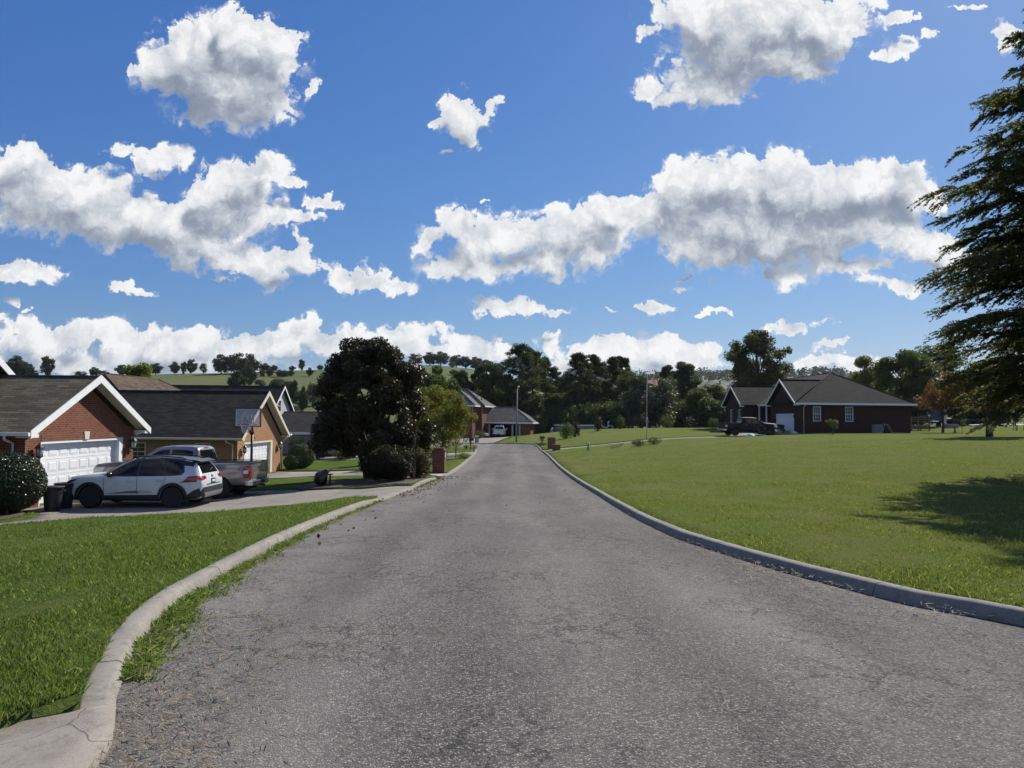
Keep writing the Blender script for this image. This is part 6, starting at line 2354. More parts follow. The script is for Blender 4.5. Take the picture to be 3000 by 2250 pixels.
# --- wooded ridge far off on the right
def far_ridge():
    rg = np.random.default_rng(300)
    cols = np.array([(1500, 1135), (1700, 1120), (1900, 1110), (2050, 1100), (2100, 1098), (2200, 1104), (2330, 1098), (2400, 1092), (2460, 1098), (2520, 1112), (2600, 1125), (2800, 1135), (3100, 1130), (3500, 1120)], float)
    D = 1150.0
    V, F = [], []
    n = 160
    pxs = np.linspace(1450, 3700, n)
    for i, px in enumerate(pxs):
        top = np.interp(px, cols[:, 0], cols[:, 1])
        p = at(px, top, D)
        for (fy, fz) in ((.45, -14), (.7, p.z * .45), (.92, p.z * .88), (1.0, p.z - 9), (1.35, -14)):
            q = at(px, top, D * fy)
            V.append((q.x, q.y, fz))
    for i in range(n - 1):
        for j in range(4):
            a = i * 5 + j
            F.append((a, a + 5, a + 6, a + 1))
    o = npmesh('ridge', V, 4, np.array(F), M['ridge_soil'], smooth=True)
    tag(o, kind='structure')
    # the wood on it, one mass
    P = []
    for k in range(1500):
        px = rg.uniform(1480, 3650)
        top = np.interp(px, cols[:, 0], cols[:, 1])
        f = 1 - abs(rg.normal()) * .10
        z = at(px, top, D).z
        q = at(px, top, D * f)
        zz = np.interp(f, (.45, .7, .92, 1.0), (-14, z * .45, z * .88, z - 9))
        P.append((q.x, q.y, zz + rg.uniform(3, 10), rg.uniform(4, 8)))
    Pp, N = clump_leaves(P, 26000, rg, up=.5, flat=1.1)
    V, F = leaf_mesh(Pp, N, 4.2, 3.0, rg)
    o = npmesh('far_wood', V, 4, F, M['leaf_far'])
    tag(o, 'dark wooded ridge in the blue distance behind the ranch house', 'wood', kind='stuff')


M['ridge_soil'] = plain('ridge_soil', (.030, .042, .018), .95)
far_ridge()

# ---------------------------------------------------------------- things on the lots
def ring(mb, c, r, t, axis='z', seg=24):
    pts = []
    for k in range(seg + 1):
        a = 2 * math.pi * k / seg
        pts.append((c[0] + r * math.cos(a), c[1] + r * math.sin(a), c[2]))
    mb.tube(pts, t, 6, cap=False)


# --- basketball hoop
def hoop():
    X, Y = -12.72, 34.9
    z0 = h1(X, Y) + .08
    root = thing('basketball_hoop', 'basketball hoop with a clear framed backboard on a black pole behind the silver pickup', 'basketball hoop', (X, Y, z0))
    mb = MB()
    mb.tube([(0, 0, -.3), (0, 0, 2.55)], .065, 10)
    mb.build('pole', M['dark_metal'], root)
    mb = MB()
    for s in (-1, 1):
        mb.tube([(s * .06, -.02, 2.40), (s * .10, -.52, 2.86)], .028, 6)
        mb.tube([(s * .06, .02, 2.45), (s * .10, -.52, 3.30)], .028, 6)
        mb.tube([(s * .06, .06, 2.30), (s * .05, .28, 2.18)], .022, 6)
    mb.build('arm', M['dark_metal'], root)
    zb, w, hb, y = 2.80, .60, .84, -.60
    mb = MB()
    mb.box(-w, w, y - .012, y + .012, zb, zb + hb)
    bb = mb.build('backboard', M['acrylic'], root)
    mb = MB()
    for (a, b, c, d) in ((-w - .035, w + .035, zb - .035, zb + .0), (-w - .035, w + .035, zb + hb, zb + hb + .035), (-w - .035, -w, zb, zb + hb), (w, w + .035, zb, zb + hb)):
        mb.box(a, b, y - .03, y + .03, c, d)
    mb.build('frame', M['dark_metal'], bb)
    mb = MB()
    f = .05
    for (a, b, c, d) in ((-w + .01, w - .01, zb + .01, zb + f), (-w + .01, w - .01, zb + hb - f, zb + hb - .01), (-w + .01, -w + f, zb + f, zb + hb - f), (w - f, w - .01, zb + f, zb + hb - f),
                         (-.30, .30, zb + .12, zb + .165), (-.30, .30, zb + .50, zb + .545), (-.30, -.26, zb + .165, zb + .50), (.26, .30, zb + .165, zb + .50)):
        mb.box(a, b, y - .022, y - .0125, c, d)
    mb.build('border_lines', M['pale_blue'], bb)
    mb = MB()
    mb.box(.30, .46, y - .021, y - .0125, zb + .08, zb + .115)
    mb.build('maker_mark', M['mark_red'], bb)
    mb = MB()
    ring(mb, (0, y - .30, zb + .10), .225, .012)
    mb.box(-.09, .09, y - .10, y - .025, zb + .06, zb + .115)
    rm = mb.build('rim', M['rim_red'], root)
    mb = MB()
    n = 12
    for k in range(n):
        for sg in (1, -1):
            pts = []
            for i in range(5):
                t = i / 4
                a = 2 * math.pi * (k + sg * t * 1.5) / n
                r = .225 - .10 * t
                pts.append((r * math.cos(a), y - .30 + r * math.sin(a), zb + .10 - .42 * t))
            mb.tube(pts, .006, 4, cap=False)
    mb.build('net', M['white_paint'], rm)


m_, nt_, bs_, out_ = new_mat('acrylic')
bs_.inputs['Base Color'].default_value = (.75, .78, .82, 1)
bs_.inputs['Roughness'].default_value = .06
tr_ = nt_.nodes.new('ShaderNodeBsdfTransparent')
tr_.inputs[0].default_value = (.86, .88, .92, 1)
mx_ = nt_.nodes.new('ShaderNodeMixShader')
mx_.inputs[0].default_value = .22
nt_.links.new(tr_.outputs[0], mx_.inputs[1])
nt_.links.new(bs_.outputs[0], mx_.inputs[2])
nt_.links.new(mx_.outputs[0], out_.inputs[0])
M['acrylic'] = m_
M['pale_blue'] = plain('pale_blue_paint', (.42, .48, .66), .5)
M['mark_red'] = plain('small_mark', (.40, .20, .25), .5)
M['rim_red'] = plain('rim_red', (.35, .04, .03), .5)
M['bin_black'] = plain('black_bin_plastic', (.022, .022, .024), .55, var=.25)
M['brick_mail'] = brick('brick_mail', (.20, .075, .050), (.26, .105, .07), (.27, .24, .21))
M['stone'] = concrete('broken_stone', (.42, .40, .35))
M['galv'] = plain('galvanised', (.42, .43, .44), .5, .3)
M['util_green'] = plain('utility_grey_green', (.20, .24, .22), .6)
M['pole_grey'] = plain('pole_grey', (.24, .22, .19), .8, var=.25)
M['pool_wall'] = plain('pool_wall', (.20, .21, .22), .6, var=.2)
M['pool_white'] = plain('pool_white', (.80, .81, .82), .45)
M['orange'] = plain('orange_sleeve', (.50, .13, .05), .6)
M['hose'] = plain('hose_green', (.16, .22, .12), .6)
M['ac_grey'] = plain('unit_grey', (.30, .30, .29), .6, var=.2)
M['deck_wood'] = plain('deck_wood', (.17, .105, .070), .85, var=.3, scale=8)
M['cloth_pale'] = plain('pale_cloth', (.55, .56, .58), .9, var=.15)
M['cloth_brown'] = plain('brown_cloth', (.24, .20, .17), .9, var=.25)
M['silverpole'] = plain('silver_pole', (.50, .50, .51), .35, .7)
hoop()


# --- rubbish bins
def bin_(label, loc, rz, h=.84, lid=False, group=None):
    root = thing('trash_bin', label, 'trash bin', loc, rz, group)
    mb = MB()
    T = Matrix.Diagonal((1, 1.06, 1, 1))
    mb.lathe([(.20, 0), (.215, .02), (.27, h * .80), (.272, h * .82), (.292, h * .84), (.300, h * .93)], 24, T)
    mb.v = [v for v in mb.v]
    mb.f.pop()
    mb.sm.pop()
    for z in (.18, .30):
        mb.lathe([(.20 + .07 * z, h * z), (.212 + .075 * z, h * z + .012), (.205 + .07 * z, h * z + .024)], 24, T)
    mb.build('body', M['bin_black'], root)
    mb = MB()
    ring(mb, (0, 0, h * .95), .302, .020)
    mb.v = [(x, y * 1.06, z) for x, y, z in mb.v]
    mb.build('rim', M['bin_black'], root)
    for s in (-1, 1):
        mb = MB()
        mb.tube([(s * .27, -.07, h * .78), (s * .335, -.05, h * .80), (s * .335, .05, h * .80), (s * .27, .07, h * .78)], .014, 6)
        mb.build('handle', M['bin_black'], root)
    mb = MB()
    if lid:
        mb.lathe([(.31, h * .97), (.315, h * 1.0), (.22, h * 1.06), (.03, h * 1.08)], 24, T)
        mb.build('lid', M['bin_black'], root)
    else:
        mb.lathe([(.288, h * .955), (.268, h * .82), (.20, .06), (.01, .05)], 24, T)
        mb.build('inside', M['dark_void'], root)
    return root


bin_('nearer open black bin beside the clipped round bush', (-14.42, 22.5, h1(-14.4, 22.5) + .062), .3, .80)
bin_('further open black bin, nearest the nose of the white car', (-14.55, 23.3, h1(-14.5, 23.3) + .062), 1.1, .84)


# --- tipped wheelbarrow by the driveway
def barrow():
    X, Y = -7.75, 28.95
    z0 = h1(X, Y) + .09
    root = thing('wheelbarrow', 'black wheelbarrow tipped on its end on the grass beside the driveway', 'wheelbarrow', (X, Y, z0), .15)
    T = Matrix.Translation((0, 0, .02)) @ Matrix.Rotation(R(-76), 4, 'Y')
    mb = MB()
    # tray: deep rounded tub seen from below
    V, F = [], []
    prof = [(0.30, .30, .0), (.36, .33, .03), (.37, .34, .05), (.33, .30, .16), (.25, .23, .27), (.14, .13, .31), (.02, .02, .32)]
    seg = 28
    for a, b, z in prof:
        for k in range(seg):
            t = 2 * math.pi * k / seg
            ct, st = math.cos(t), math.sin(t)
            e = .72
            V.append((a * math.copysign(abs(ct) ** e, ct) + .34, b * math.copysign(abs(st) ** e, st), z))
    for i in range(len(prof) - 1):
        for k in range(seg):
            F.append((i * seg + k, i * seg + (k + 1) % seg, (i + 1) * seg + (k + 1) % seg, (i + 1) * seg + k))
    mb.add([(.26 - z * 1.55 + .10 * (x - .34), y, .345 + (x - .34) * .92) for x, y, z in V], F, smooth=True)
    mb.build('tray', M['paint_black'], root)
    for s in (-1, 1):
        mb = MB()
        mb.tube([(.02, s * .20 - .1, .10), (.20, s * .16 - .2, .36), (.36, s * .20 - .2, .60), (.46, s * .2 - .2, .72)], [.016, .018, .02, .018], 6)
        mb.build('handle', M['wood_red'], root)
    mb = MB()
    mb.tube([(.20, -.22, .47), (.50, -.20, .49), (.50, -.02, .50), (.22, -.02, .48)], .018, 6)
    mb.tube([(.42, -.2, .49), (.42, -.2, -.02)], .035, 6)
    mb.tube([(.16, -.2, .03), (.46, -.2, .02)], .018, 6)
    mb.build('leg_frame', M['dark_metal'], root)
    mb = MB()
    mb.lathe([(.05, -.04), (.15, -.04), (.17, 0), (.15, .04), (.05, .04)], 20, Matrix.Translation((.02, .22, .17)) @ Matrix.Rotation(math.pi / 2, 4, 'X'))
    mb.build('wheel', M['rubber'], root)


barrow()

# --- stake, slabs and hose on the left
t = thing('wooden_stake', 'short reddish wooden stake in the mulch in front of the shrub', 'stake', (-3.92, 28.75, h1(-3.92, 28.75) + .1), .2)
mb = MB()
mb.prism([(-.04, -.035, -.1), (.04, -.035, -.1), (.04, -.035, .43), (0, -.035, .50), (-.04, -.035, .43)], (0, .07, 0))
mb.build('post', M['wood_red'], t)
mb = MB()
mb.tube([(.02, .10, -.1), (.03, .08, .6), (-.02, .10, 1.25), (.06, .1, 1.9)], [.022, .018, .013, .008], 6)
o = mb.build('thin_stem', M['bark_grey'], None, loc=t.location)
o.name = 'young_sapling'
tag(o, 'bare thin sapling stem standing beside the reddish stake', 'sapling')
for i, (x, y, a, b, rz, lab) in enumerate([(-3.36, 32.2, .42, .26, .3, 'largest broken concrete slab at the kerb before the brick pillar'), (-3.75, 33.2, .36, .28, -.4, 'broken concrete slab nearest the brick mailbox pillar'), (-3.12, 31.5, .26, .17, .9, 'small broken concrete slab lying on the road edge')]):
    rg = random.Random(i + 3)
    mb = MB()
    pts = [(a * math.cos(k * 1.0472) * rg.uniform(.8, 1.15), b * math.sin(k * 1.0472) * rg.uniform(.8, 1.15), .0) for k in range(6)]
    mb.prism(pts, (0, 0, .09))
    o = mb.build('stone_slab', M['stone'], None, loc=(x, y, max(float(zroad(y)), h1(x, y)) + .065))
    o.rotation_euler = (R(rg.uniform(-4, 4)), R(rg.uniform(-4, 4)), rz)
    tag(o, lab, 'stone slab', 'broken slabs at the kerb')
mb = MB()
pts = []
for k in range(22):
    x = -16 + k * .24
    y = 41.3 + .5 * math.sin(k * .45) - .02 * k
    pts.append((x, y, h1(x, y) + .135))
mb.tube(pts, .022, 6)
o = mb.build('garden_hose', M['hose'], None)
tag(o, 'green garden hose lying on the grass by the tan brick house', 'hose')


# --- mailboxes
def brick_pillar(label, loc, w, d, h, rz=0.0, step=True):
    root = thing('brick_mailbox', label, 'mailbox', loc, rz)
    mb = MB()
    mb.box(-w / 2, w / 2, -d / 2, d / 2, -.25, h * .86)
    mb.build('pillar', M['brick_mail'], root)
    if step:
        mb = MB()
        mb.box(-w / 2 - .035, w / 2 + .035, -d / 2 - .035, d / 2 + .035, h * .86, h * .92)
        mb.box(-w / 2 + .04, w / 2 - .04, -d / 2 + .04, d / 2 - .04, h * .92, h)
        mb.build('cap', M['brick_mail'], root)
    s = 1 if loc[0] < 0 else -1
    mb = MB()
    mb.box(*(sorted((s * w / 2, s * (w / 2 + .015)))), -.10, .10, h * .62, h * .82)
    mb.build('mailbox_door', M['white_paint'], root)
    mb = MB()
    mb.tube([(s * (w / 2 + .015), 0, h * .78), (s * (w / 2 + .035), 0, h * .78)], .015, 6)
    mb.build('knob', M['dark_metal'], root)
    return root


brick_pillar('brick mailbox pillar with a stepped cap on the left verge', (-3.62, 35.75, h1(-3.62, 35.7) + .08), .60, .56, 1.24)
p = at(1615.5, 1313, 70.8)
brick_pillar('tall plain brick mailbox pillar beside the right driveway', (p.x, 70.8, h1(p.x, 70.8) + .08), .74, .56, 1.14)
p = at(1629.5, 1320, 66.6)
t = thing('brick_planter', 'low square brick pier in front of the tall brick mailbox pillar', 'pier', (p.x, 66.6, h1(p.x, 66.6) + .08))
mb = MB()
mb.box(-.36, .36, -.28, .28, -.25, .50)
mb.build('base', M['brick_mail'], t)
mb = MB()
mb.box(-.385, .385, -.305, .305, .50, .56)
mb.build('cap', M['brick_mail'], t)

p = at(1583, 1303, 77.5)
t = thing('post_mailbox', 'black mailbox with an orange newspaper sleeve on a post at the bend', 'mailbox', (3.35, 77.5, h1(3.35, 77.5) + .1), .15)
mb = MB()
mb.box(-.05, .05, -.05, .05, -.2, .62)
mb.build('post', M['dark_metal'], t)
mb = MB()
n = 10
prof = [(-.14, .64), (.14, .64)] + [(.14 * math.cos(R(180 * k / n)), .80 + .12 * math.sin(R(180 * k / n))) for k in range(n + 1)]
mb.prism([(-.26, a, b) for a, b in prof], (.52, 0, 0))
mb.build('box', M['dark_metal'], t)
mb = MB()
mb.tube([(-.26, 0, .50), (.26, 0, .50)], .085, 10)
mb.build('newspaper_sleeve', M['orange'], t)
mb = MB()
mb.box(-.27, -.262, -.05, .05, .72, .78)
mb.build('number_plate', M['white_paint'], t)

t = thing('scroll_mailbox', 'ornate black mailbox on a scrolled post among tiny clipped bushes', 'mailbox', (-4.0, 69.3, h1(-4.0, 69.3) + .1), .1)
mb = MB()
mb.box(-.06, .06, -.06, .06, -.2, .95)
mb.build('post', M['dark_metal'], t)
mb = MB()
mb.prism([(-.12, a * .9, b + .18) for a, b in prof], (.45, 0, 0))
mb.build('box', M['dark_metal'], t)
mb = MB()
pts = [(.04 + .26 * (1 - k / 20) * math.cos(k * .5), 0, .70 - .22 * (1 - k / 20) * math.sin(k * .5)) for k in range(20)]
mb.tube(pts, .022, 6)
pts = [(-.04 - .22 * (1 - k / 20) * math.cos(k * .5), 0, .86 + .20 * (1 - k / 20) * math.sin(k * .5)) for k in range(20)]
mb.tube(pts, .022, 6)
mb.build('scroll', M['dark_metal'], t)

# --- utility things
p = at(1723, 1322, 62)
t = thing('utility_pedestal', 'slim grey utility pedestal leaning in the grass by the right driveway', 'pedestal', (p.x, 62, h1(p.x, 62) + .08))
t.rotation_euler = (0, R(4), .3)
mb = MB()
mb.tube([(0, 0, -.2), (0, 0, .58)], .085, 12)
mb.build('body', M['util_green'], t)
mb = MB()
mb.lathe([(.10, .57), (.105, .62), (.08, .66), (.02, .67)], 12)
mb.build('cap', M['galv'], t)
p = gp(1397.5, 91.5)
t = thing('utility_cabinet', 'grey green utility cabinet at the far kerb of the bend', 'cabinet', p, .1)
mb = MB()
mb.box(-.24, .24, -.18, .18, -.1, .72)
mb.build('body', M['util_green'], t, bevel=.02)
mb = MB()
mb.prism([(-.26, -.22, .72), (.26, -.22, .72), (.26, .2, .78), (-.26, .2, .78)], (0, 0, .05))
mb.build('lid', M['util_green'], t)
p = gp(1513, 90)
t = thing('light_pole', 'slim wooden light pole at the outside of the bend', 'light pole', p)
t.rotation_euler = (0, R(.5), 0)
mb = MB()
mb.tube([(0, 0, -.4), (0, 0, 6.75)], [.125, .085], 10)
mb.build('pole', M['pole_grey'], t)
mb = MB()
mb.tube([(0, 0, 6.6), (.02, -.25, 6.8), (.10, -.75, 6.98)], .03, 6)
mb.build('arm', M['galv'], t)
mb = MB()
mb.lathe([(.05, .10), (.10, .06), (.17, -.02), (.13, -.10), (.05, -.14)], 12, Matrix.Translation((.13, -.85, 6.98)) @ Matrix.Rotation(R(25), 4, 'X'))
mb.build('lamp', M['galv'], t)


# --- flagpole
def flag():
    g = gp(1894.5, 72)
    root = thing('flagpole', 'silver flagpole flying the stars and stripes on the lawn', 'flagpole', g)
    root.rotation_euler = (0, R(.5), 0)
    mb = MB()
    mb.tube([(0, 0, -.3), (0, 0, 2.1)], .042, 10)
    mb.tube([(0, 0, 2.1), (0, 0, 6.42)], [.036, .024], 10)
    mb.lathe([(.01, 6.42), (.05, 6.45), (.055, 6.49), (.03, 6.53), (.005, 6.54)], 10)
    mb.build('pole', M['silverpole'], root)
    L, Hh = 1.28, .80
    nu, nv = 40, 22
    V, UV = [], []
    for j in range(nv + 1):
        for i in range(nu + 1):
            u, v = i / nu, j / nv
            x = u * L * .80
            droop = .46 * u ** 1.25
            y = .07 * math.sin(u * 9 + v * 1.2) * (u ** .6) - .10 * u
            V.append((.03 + x - .06 * v * u, y, 6.34 - Hh * (1 - v) * (1 - .30 * u) - droop + .05 * math.sin(u * 7) * u))
            UV.append((u, v))
    F = [(j * (nu + 1) + i, j * (nu + 1) + i + 1, (j + 1) * (nu + 1) + i + 1, (j + 1) * (nu + 1) + i) for j in range(nv) for i in range(nu)]
    mb = MB()
    mb.add(V, F, smooth=True)
    o = mb.build('flag', M['flag'], root)
    uvl = o.data.uv_layers.new(name='cloth')
    for lp in o.data.loops:
        uvl.data[lp.index].uv = UV[lp.vertex_index]
    sd = o.modifiers.new('thick', 'SOLIDIFY')
    sd.thickness = .004
    mb = MB()
    mb.tube([(-.035, -.02, .9), (-.04, -.02, 3.0), (-.036, -.02, 6.36)], .006, 4)
    mb.build('halyard', M['white_paint'], root)


def flagmat():
    m, nt, bs, out = new_mat('flag_cloth')
    uv = nt.nodes.new('ShaderNodeUVMap')
    uv.uv_map = 'cloth'
    s = nt.nodes.new('ShaderNodeSeparateXYZ')
    nt.links.new(uv.outputs[0], s.inputs[0])
    stripe = mth(nt, 'MODULO', mth(nt, 'FLOOR', mth(nt, 'MULTIPLY', s.outputs[1], 13)), 2)
    c = mixc(nt, stripe, (.42, .03, .045, 1), (.72, .70, .68, 1))
    canton = mth(nt, 'MULTIPLY', mth(nt, 'LESS_THAN', s.outputs[0], .4), mth(nt, 'GREATER_THAN', s.outputs[1], 6 / 13))
    c = mixc(nt, canton, c, (.020, .028, .11, 1))
    # five-pointed stars reduced to dots in staggered rows
    a = mth(nt, 'MULTIPLY', s.outputs[0], 6 / .4)
    b = mth(nt, 'MULTIPLY', mth(nt, 'SUBTRACT', s.outputs[1], 6 / 13), 5 / (7 / 13))
    da = mth(nt, 'SUBTRACT', mth(nt, 'FRACT', a), .5)
    db = mth(nt, 'SUBTRACT', mth(nt, 'FRACT', b), .5)
    r = mth(nt, 'SQRT', mth(nt, 'ADD', mth(nt, 'POWER', da, 2.0), mth(nt, 'POWER', db, 2.0)))
    c = mixc(nt, mth(nt, 'MULTIPLY', canton, mth(nt, 'LESS_THAN', r, .22)), c, (.72, .72, .74, 1))
    nt.links.new(c, bs.inputs['Base Color'])
    bs.inputs['Roughness'].default_value = .85
    tr = nt.nodes.new('ShaderNodeBsdfTranslucent')
    nt.links.new(c, tr.inputs[0])
    mx = nt.nodes.new('ShaderNodeMixShader')
    mx.inputs[0].default_value = .6
    nt.links.new(bs.outputs[0], mx.inputs[1])
    nt.links.new(tr.outputs[0], mx.inputs[2])
    nt.links.new(mx.outputs[0], out.inputs[0])
    return m


M['flag'] = flagmat()
flag()


# --- swimming pool at the edge of the lawn
def pool():
    X, Y = at(1690, 1250, 127.5).x, 127.5
    z0 = at(1690, 1262, 124).z + .05
    root = thing('swimming_pool', 'round above ground pool with grey wall and white rim at the edge of the lawn', 'pool', (X, Y, z0))
    mb = MB()
    mb.lathe([(3.95, -1.2), (3.95, .86), (3.93, .86), (3.93, .2)], 48)
    mb.f.pop(); mb.sm.pop()
    mb.build('wall', M['pool_wall'], root)
    mb = MB()
    mb.lathe([(3.85, .80), (4.08, .80), (4.12, .88), (4.08, .98), (3.85, .98)], 48, smooth=False)
    mb.f.pop(); mb.sm.pop(); mb.f.pop(); mb.sm.pop()
    mb.build('rim', M['pool_white'], root)
    mb = MB()
    mb.lathe([(3.92, .70), (3.92, .72), (.02, .725)], 48)
    mb.build('water', M['pool_water'], root)
    for k in range(14):
        a = 2 * math.pi * k / 14 + .1
        mb = MB()
        mb.box(3.95, 4.02, -.06, .06, -1.0, .86)
        o = mb.build('post', M['pool_wall'], root)
        o.rotation_euler = (0, 0, a)
    lx_, ly = at(1775, 1250, 125).x, 124.6
    root = thing('pool_ladder', 'white plastic ladder and deck frame standing at the right end of the pool', 'ladder', (lx_, ly, at(1775, 1258, 124.6).z), .2)
    for s in (-1, 1):
        mb = MB()
        mb.tube([(-1.0, s * .28, .75), (-.5, s * .28, .35), (.1, s * .28, .30), (.45, s * .28, .62), (1.1, s * .28, .62), (1.25, s * .28, -.2)], .06, 6)
        mb.build('rail', M['pool_white'], root)
        mb = MB()
        mb.tube([(.40, s * .2, .6), (.35, s * .2, 1.25), (.55, s * .2, 1.42)], .045, 6)
        mb.build('handrail', M['pool_white'], root)
    for i in range(4):
        mb = MB()
        mb.box(-.85 + i * .28, -.65 + i * .28, -.28, .28, .60 - i * .12, .65 - i * .12)
        mb.build('step', M['pool_white'], root)
    mb = MB()
    mb.box(.45, 1.15, -.28, .28, .60, .66)
    mb.build('platform', M['pool_white'], root)


M['pool_water'] = glass('pool_water', (.05, .18, .22), .04)
pool()
p = gp(1617, 119)
t = thing('lawn_chair', 'small pale folding chair left of the pool', 'chair', p, .5)
mb = MB()
for s in (-1, 1):
    mb.tube([(-.25, s * .22, 0), (.15, s * .22, .85)], .025, 5)
    mb.tube([(.25, s * .22, 0), (-.2, s * .22, .45)], .025, 5)
mb.box(-.2, .2, -.22, .22, .40, .43)
mb.build('frame', M['cloth_pale'], t)
mb = MB()
mb.prism([(.0, -.2, .5), (.0, .2, .5), (.14, .2, .85), (.14, -.2, .85)], (.02, 0, 0))
mb.build('backrest', M['cloth_pale'], t)

# --- clutter and fittings round the ranch house
bin_('black wheeled bin left in front of the white garage door of the ranch house', (29.9, 79.6, h1(29.9, 79.6) + .07), .2, .95, True)
t = bin_('black bin with an open flipped lid before the white garage door', (29.2, 76.9, h1(29.2, 76.9) + .08), .5, .92, True)
rgj = random.Random(4)


def heap(name, label, cat, loc, r, h, m, seed):
    """crumpled soft heap: a lumpy closed mesh"""
    rg = np.random.default_rng(seed)
    V, F = [], []
    nu, nv = 18, 7
    ph = rg.uniform(0, 6, 5)
    for j in range(nv):
        for i in range(nu):
            a = 2 * math.pi * i / nu
            t = j / (nv - 1)
            k = 1 + .22 * math.sin(3 * a + ph[0]) + .15 * math.sin(5 * a + ph[1] + 4 * t)
            V.append((r * k * math.cos(a) * math.cos(t * 1.5), .7 * r * k * math.sin(a) * math.cos(t * 1.5), h * math.sin(t * 1.5) * (1 + .2 * math.sin(4 * a + ph[2])) - .03))
    for j in range(nv - 1):
        for i in range(nu):
            F.append((j * nu + i, j * nu + (i + 1) % nu, (j + 1) * nu + (i + 1) % nu, (j + 1) * nu + i))
    mb = MB()
    mb.add(V, F, smooth=True)
    o = mb.build(name, m, None, loc=loc)
    tag(o, label, cat)


heap('tarp_heap', 'crumpled white sheeting on the drive edge behind the black pickup truck', 'tarp', gp(2192, 72.3), .62, .30, M['cloth_pale'], 1)
heap('rubbish_bag', 'pale brown stuffed bag in front of the ranch house garage', 'bag', gp(2278, 75.6), .50, .55, M['cloth_brown'], 2)
heap('rubbish_bag', 'dark stuffed bag between the bins at the ranch house garage', 'bag', gp(2296, 75.9), .40, .5, M['bin_black'], 3)
heap('rubbish_bag', 'grey cloth heap beside the open lidded bin', 'bag', gp(2309, 75.2), .38, .4, M['cloth_brown'], 4)
heap('rubbish_bag', 'small white bag right of the open lidded bin', 'bag', gp(2328, 75.6), .30, .25, M['cloth_pale'], 5)
g = gp(2231, 73)
t = thing('downspout_piece', 'loose white length of gutter lying on the grass', 'gutter piece', g + Vector((0, 0, .05)))
t.rotation_euler = (0, R(9), -.2)
mb = MB()
mb.prism([(-.75, -.06, 0), (-.75, .06, 0), (-.75, .06, .08), (-.75, .045, .08), (-.75, .045, .015), (-.75, -.045, .015), (-.75, -.045, .08), (-.75, -.06, .08)], (1.5, 0, 0))
mb.build('channel', M['white_paint'], t)
g = gp(2246, 74.2)
t = thing('garden_cart', 'low dark garden cart with a bent handle before the ranch house porch', 'cart', g, .1)
mb = MB()
mb.box(-.85, .85, -.4, .4, .24, .42)
mb.build('tray', M['dark_metal'], t)
mb = MB()
mb.tube([(-.8, 0, .40), (-1.0, 0, .75), (-.7, 0, 1.05), (-.4, 0, .98), (-.15, 0, .6)], .03, 6)
mb.build('handle', M['galv'], t)
for x in (-.6, .6):
    for y in (-.42, .42):
        mb = MB()
        mb.lathe([(.04, -.04), (.16, -.04), (.18, 0), (.16, .04), (.04, .04)], 14, Matrix.Translation((x, y, .17)) @ Matrix.Rotation(math.pi / 2, 4, 'X'))
        mb.build('wheel', M['rubber'], t)


def ac():
    t = thing('air_conditioner', 'grey outdoor air conditioning unit against the ranch house wall', 'air conditioner', (39.2, 76.2, h1(39.2, 76.2) + .1))
    mb = MB()
    mb.box(-.42, .42, -.38, .38, .0, .92)
    mb.build('casing', M['ac_grey'], t, bevel=.03)
    for i in range(9):
        pass
    mb = MB()
    for i in range(10):
        z = .12 + i * .075
        mb.box(-.36, .36, -.395, -.38, z, z + .03)
    mb.build('grille', M['dark_metal'], t)
    mb = MB()
    ring(mb, (0, 0, .935), .30, .02)
    mb.build('fan_guard', M['dark_metal'], t)
    t = thing('folded_chair', 'pale metal frame leaning beside the air conditioning unit', 'frame', (40.15, 76.1, h1(40.1, 76.1) + .08))
    mb = MB()
    for s in (0, .5):
        mb.tube([(-.35 + s * .2, -.2 + s, 1.0), (.0 + s * .2, -.25 + s, .95), (.55 + s * .1, -.3 + s, .05)], .035, 6)
    for k in range(4):
        f = k / 4
        mb.tube([(0 + .5 * f, -.25, .92 - .8 * f), (.1 + .5 * f, .22, .92 - .8 * f)], .022, 5)
    mb.tube([(-.3, -.2, .98), (-.3, .3, 0.0)], .03, 5)
    mb.build('tubes', M['ac_grey'], t)
    t = thing('plank', 'pale plank lying on the grass right of the air conditioning unit', 'plank', (41.3, 75.9, h1(41.3, 75.9) + .14), -.25)
    mb = MB()
    mb.box(-.7, .7, -.12, .12, 0, .04)
    mb.build('board', M['ac_grey'], t)


ac()


def deck():
    g = gp(2683, 86)
    t = thing('wooden_deck', 'small brown wooden deck with a railing at the right end of the ranch house', 'deck', (g.x, 86, g.z))
    mb = MB()
    for i in range(9):
        mb.box(-1.25, 1.0, -1.2 + i * .27, -1.2 + i * .27 + .25, .62, .66)
    mb.build('floor', M['deck_wood'], t)
    mb = MB()
    mb.box(-1.25, 1.0, -1.24, -1.20, .44, .66)
    mb.box(.96, 1.0, -1.2, 1.2, .44, .62)
    mb.build('joist', M['deck_wood'], t)
    for (x, y, h) in ((.95, -1.15, 1.66), (.95, 1.15, 1.66), (-1.2, -1.15, 1.66), (-.1, -1.15, .62)):
        mb = MB()
        mb.box(x - .06, x + .06, y - .06, y + .06, -.3, h)
        mb.build('post', M['deck_wood'], t)
    mb = MB()
    for z in (1.05, 1.30, 1.56):
        mb.box(-1.14, .89, -1.18, -1.14, z, z + .09)
        mb.box(.94, .98, -1.09, 1.09, z, z + .09)
    mb.build('railing', M['deck_wood'], t)
    mb = MB()
    mb.lathe([(.02, .0), (.10, .03), (.12, .12), (.10, .21), (.02, .24)], 14, Matrix.Translation((.95, -1.15, 1.67)))
    mb.build('lamp', M['cloth_pale'], t)


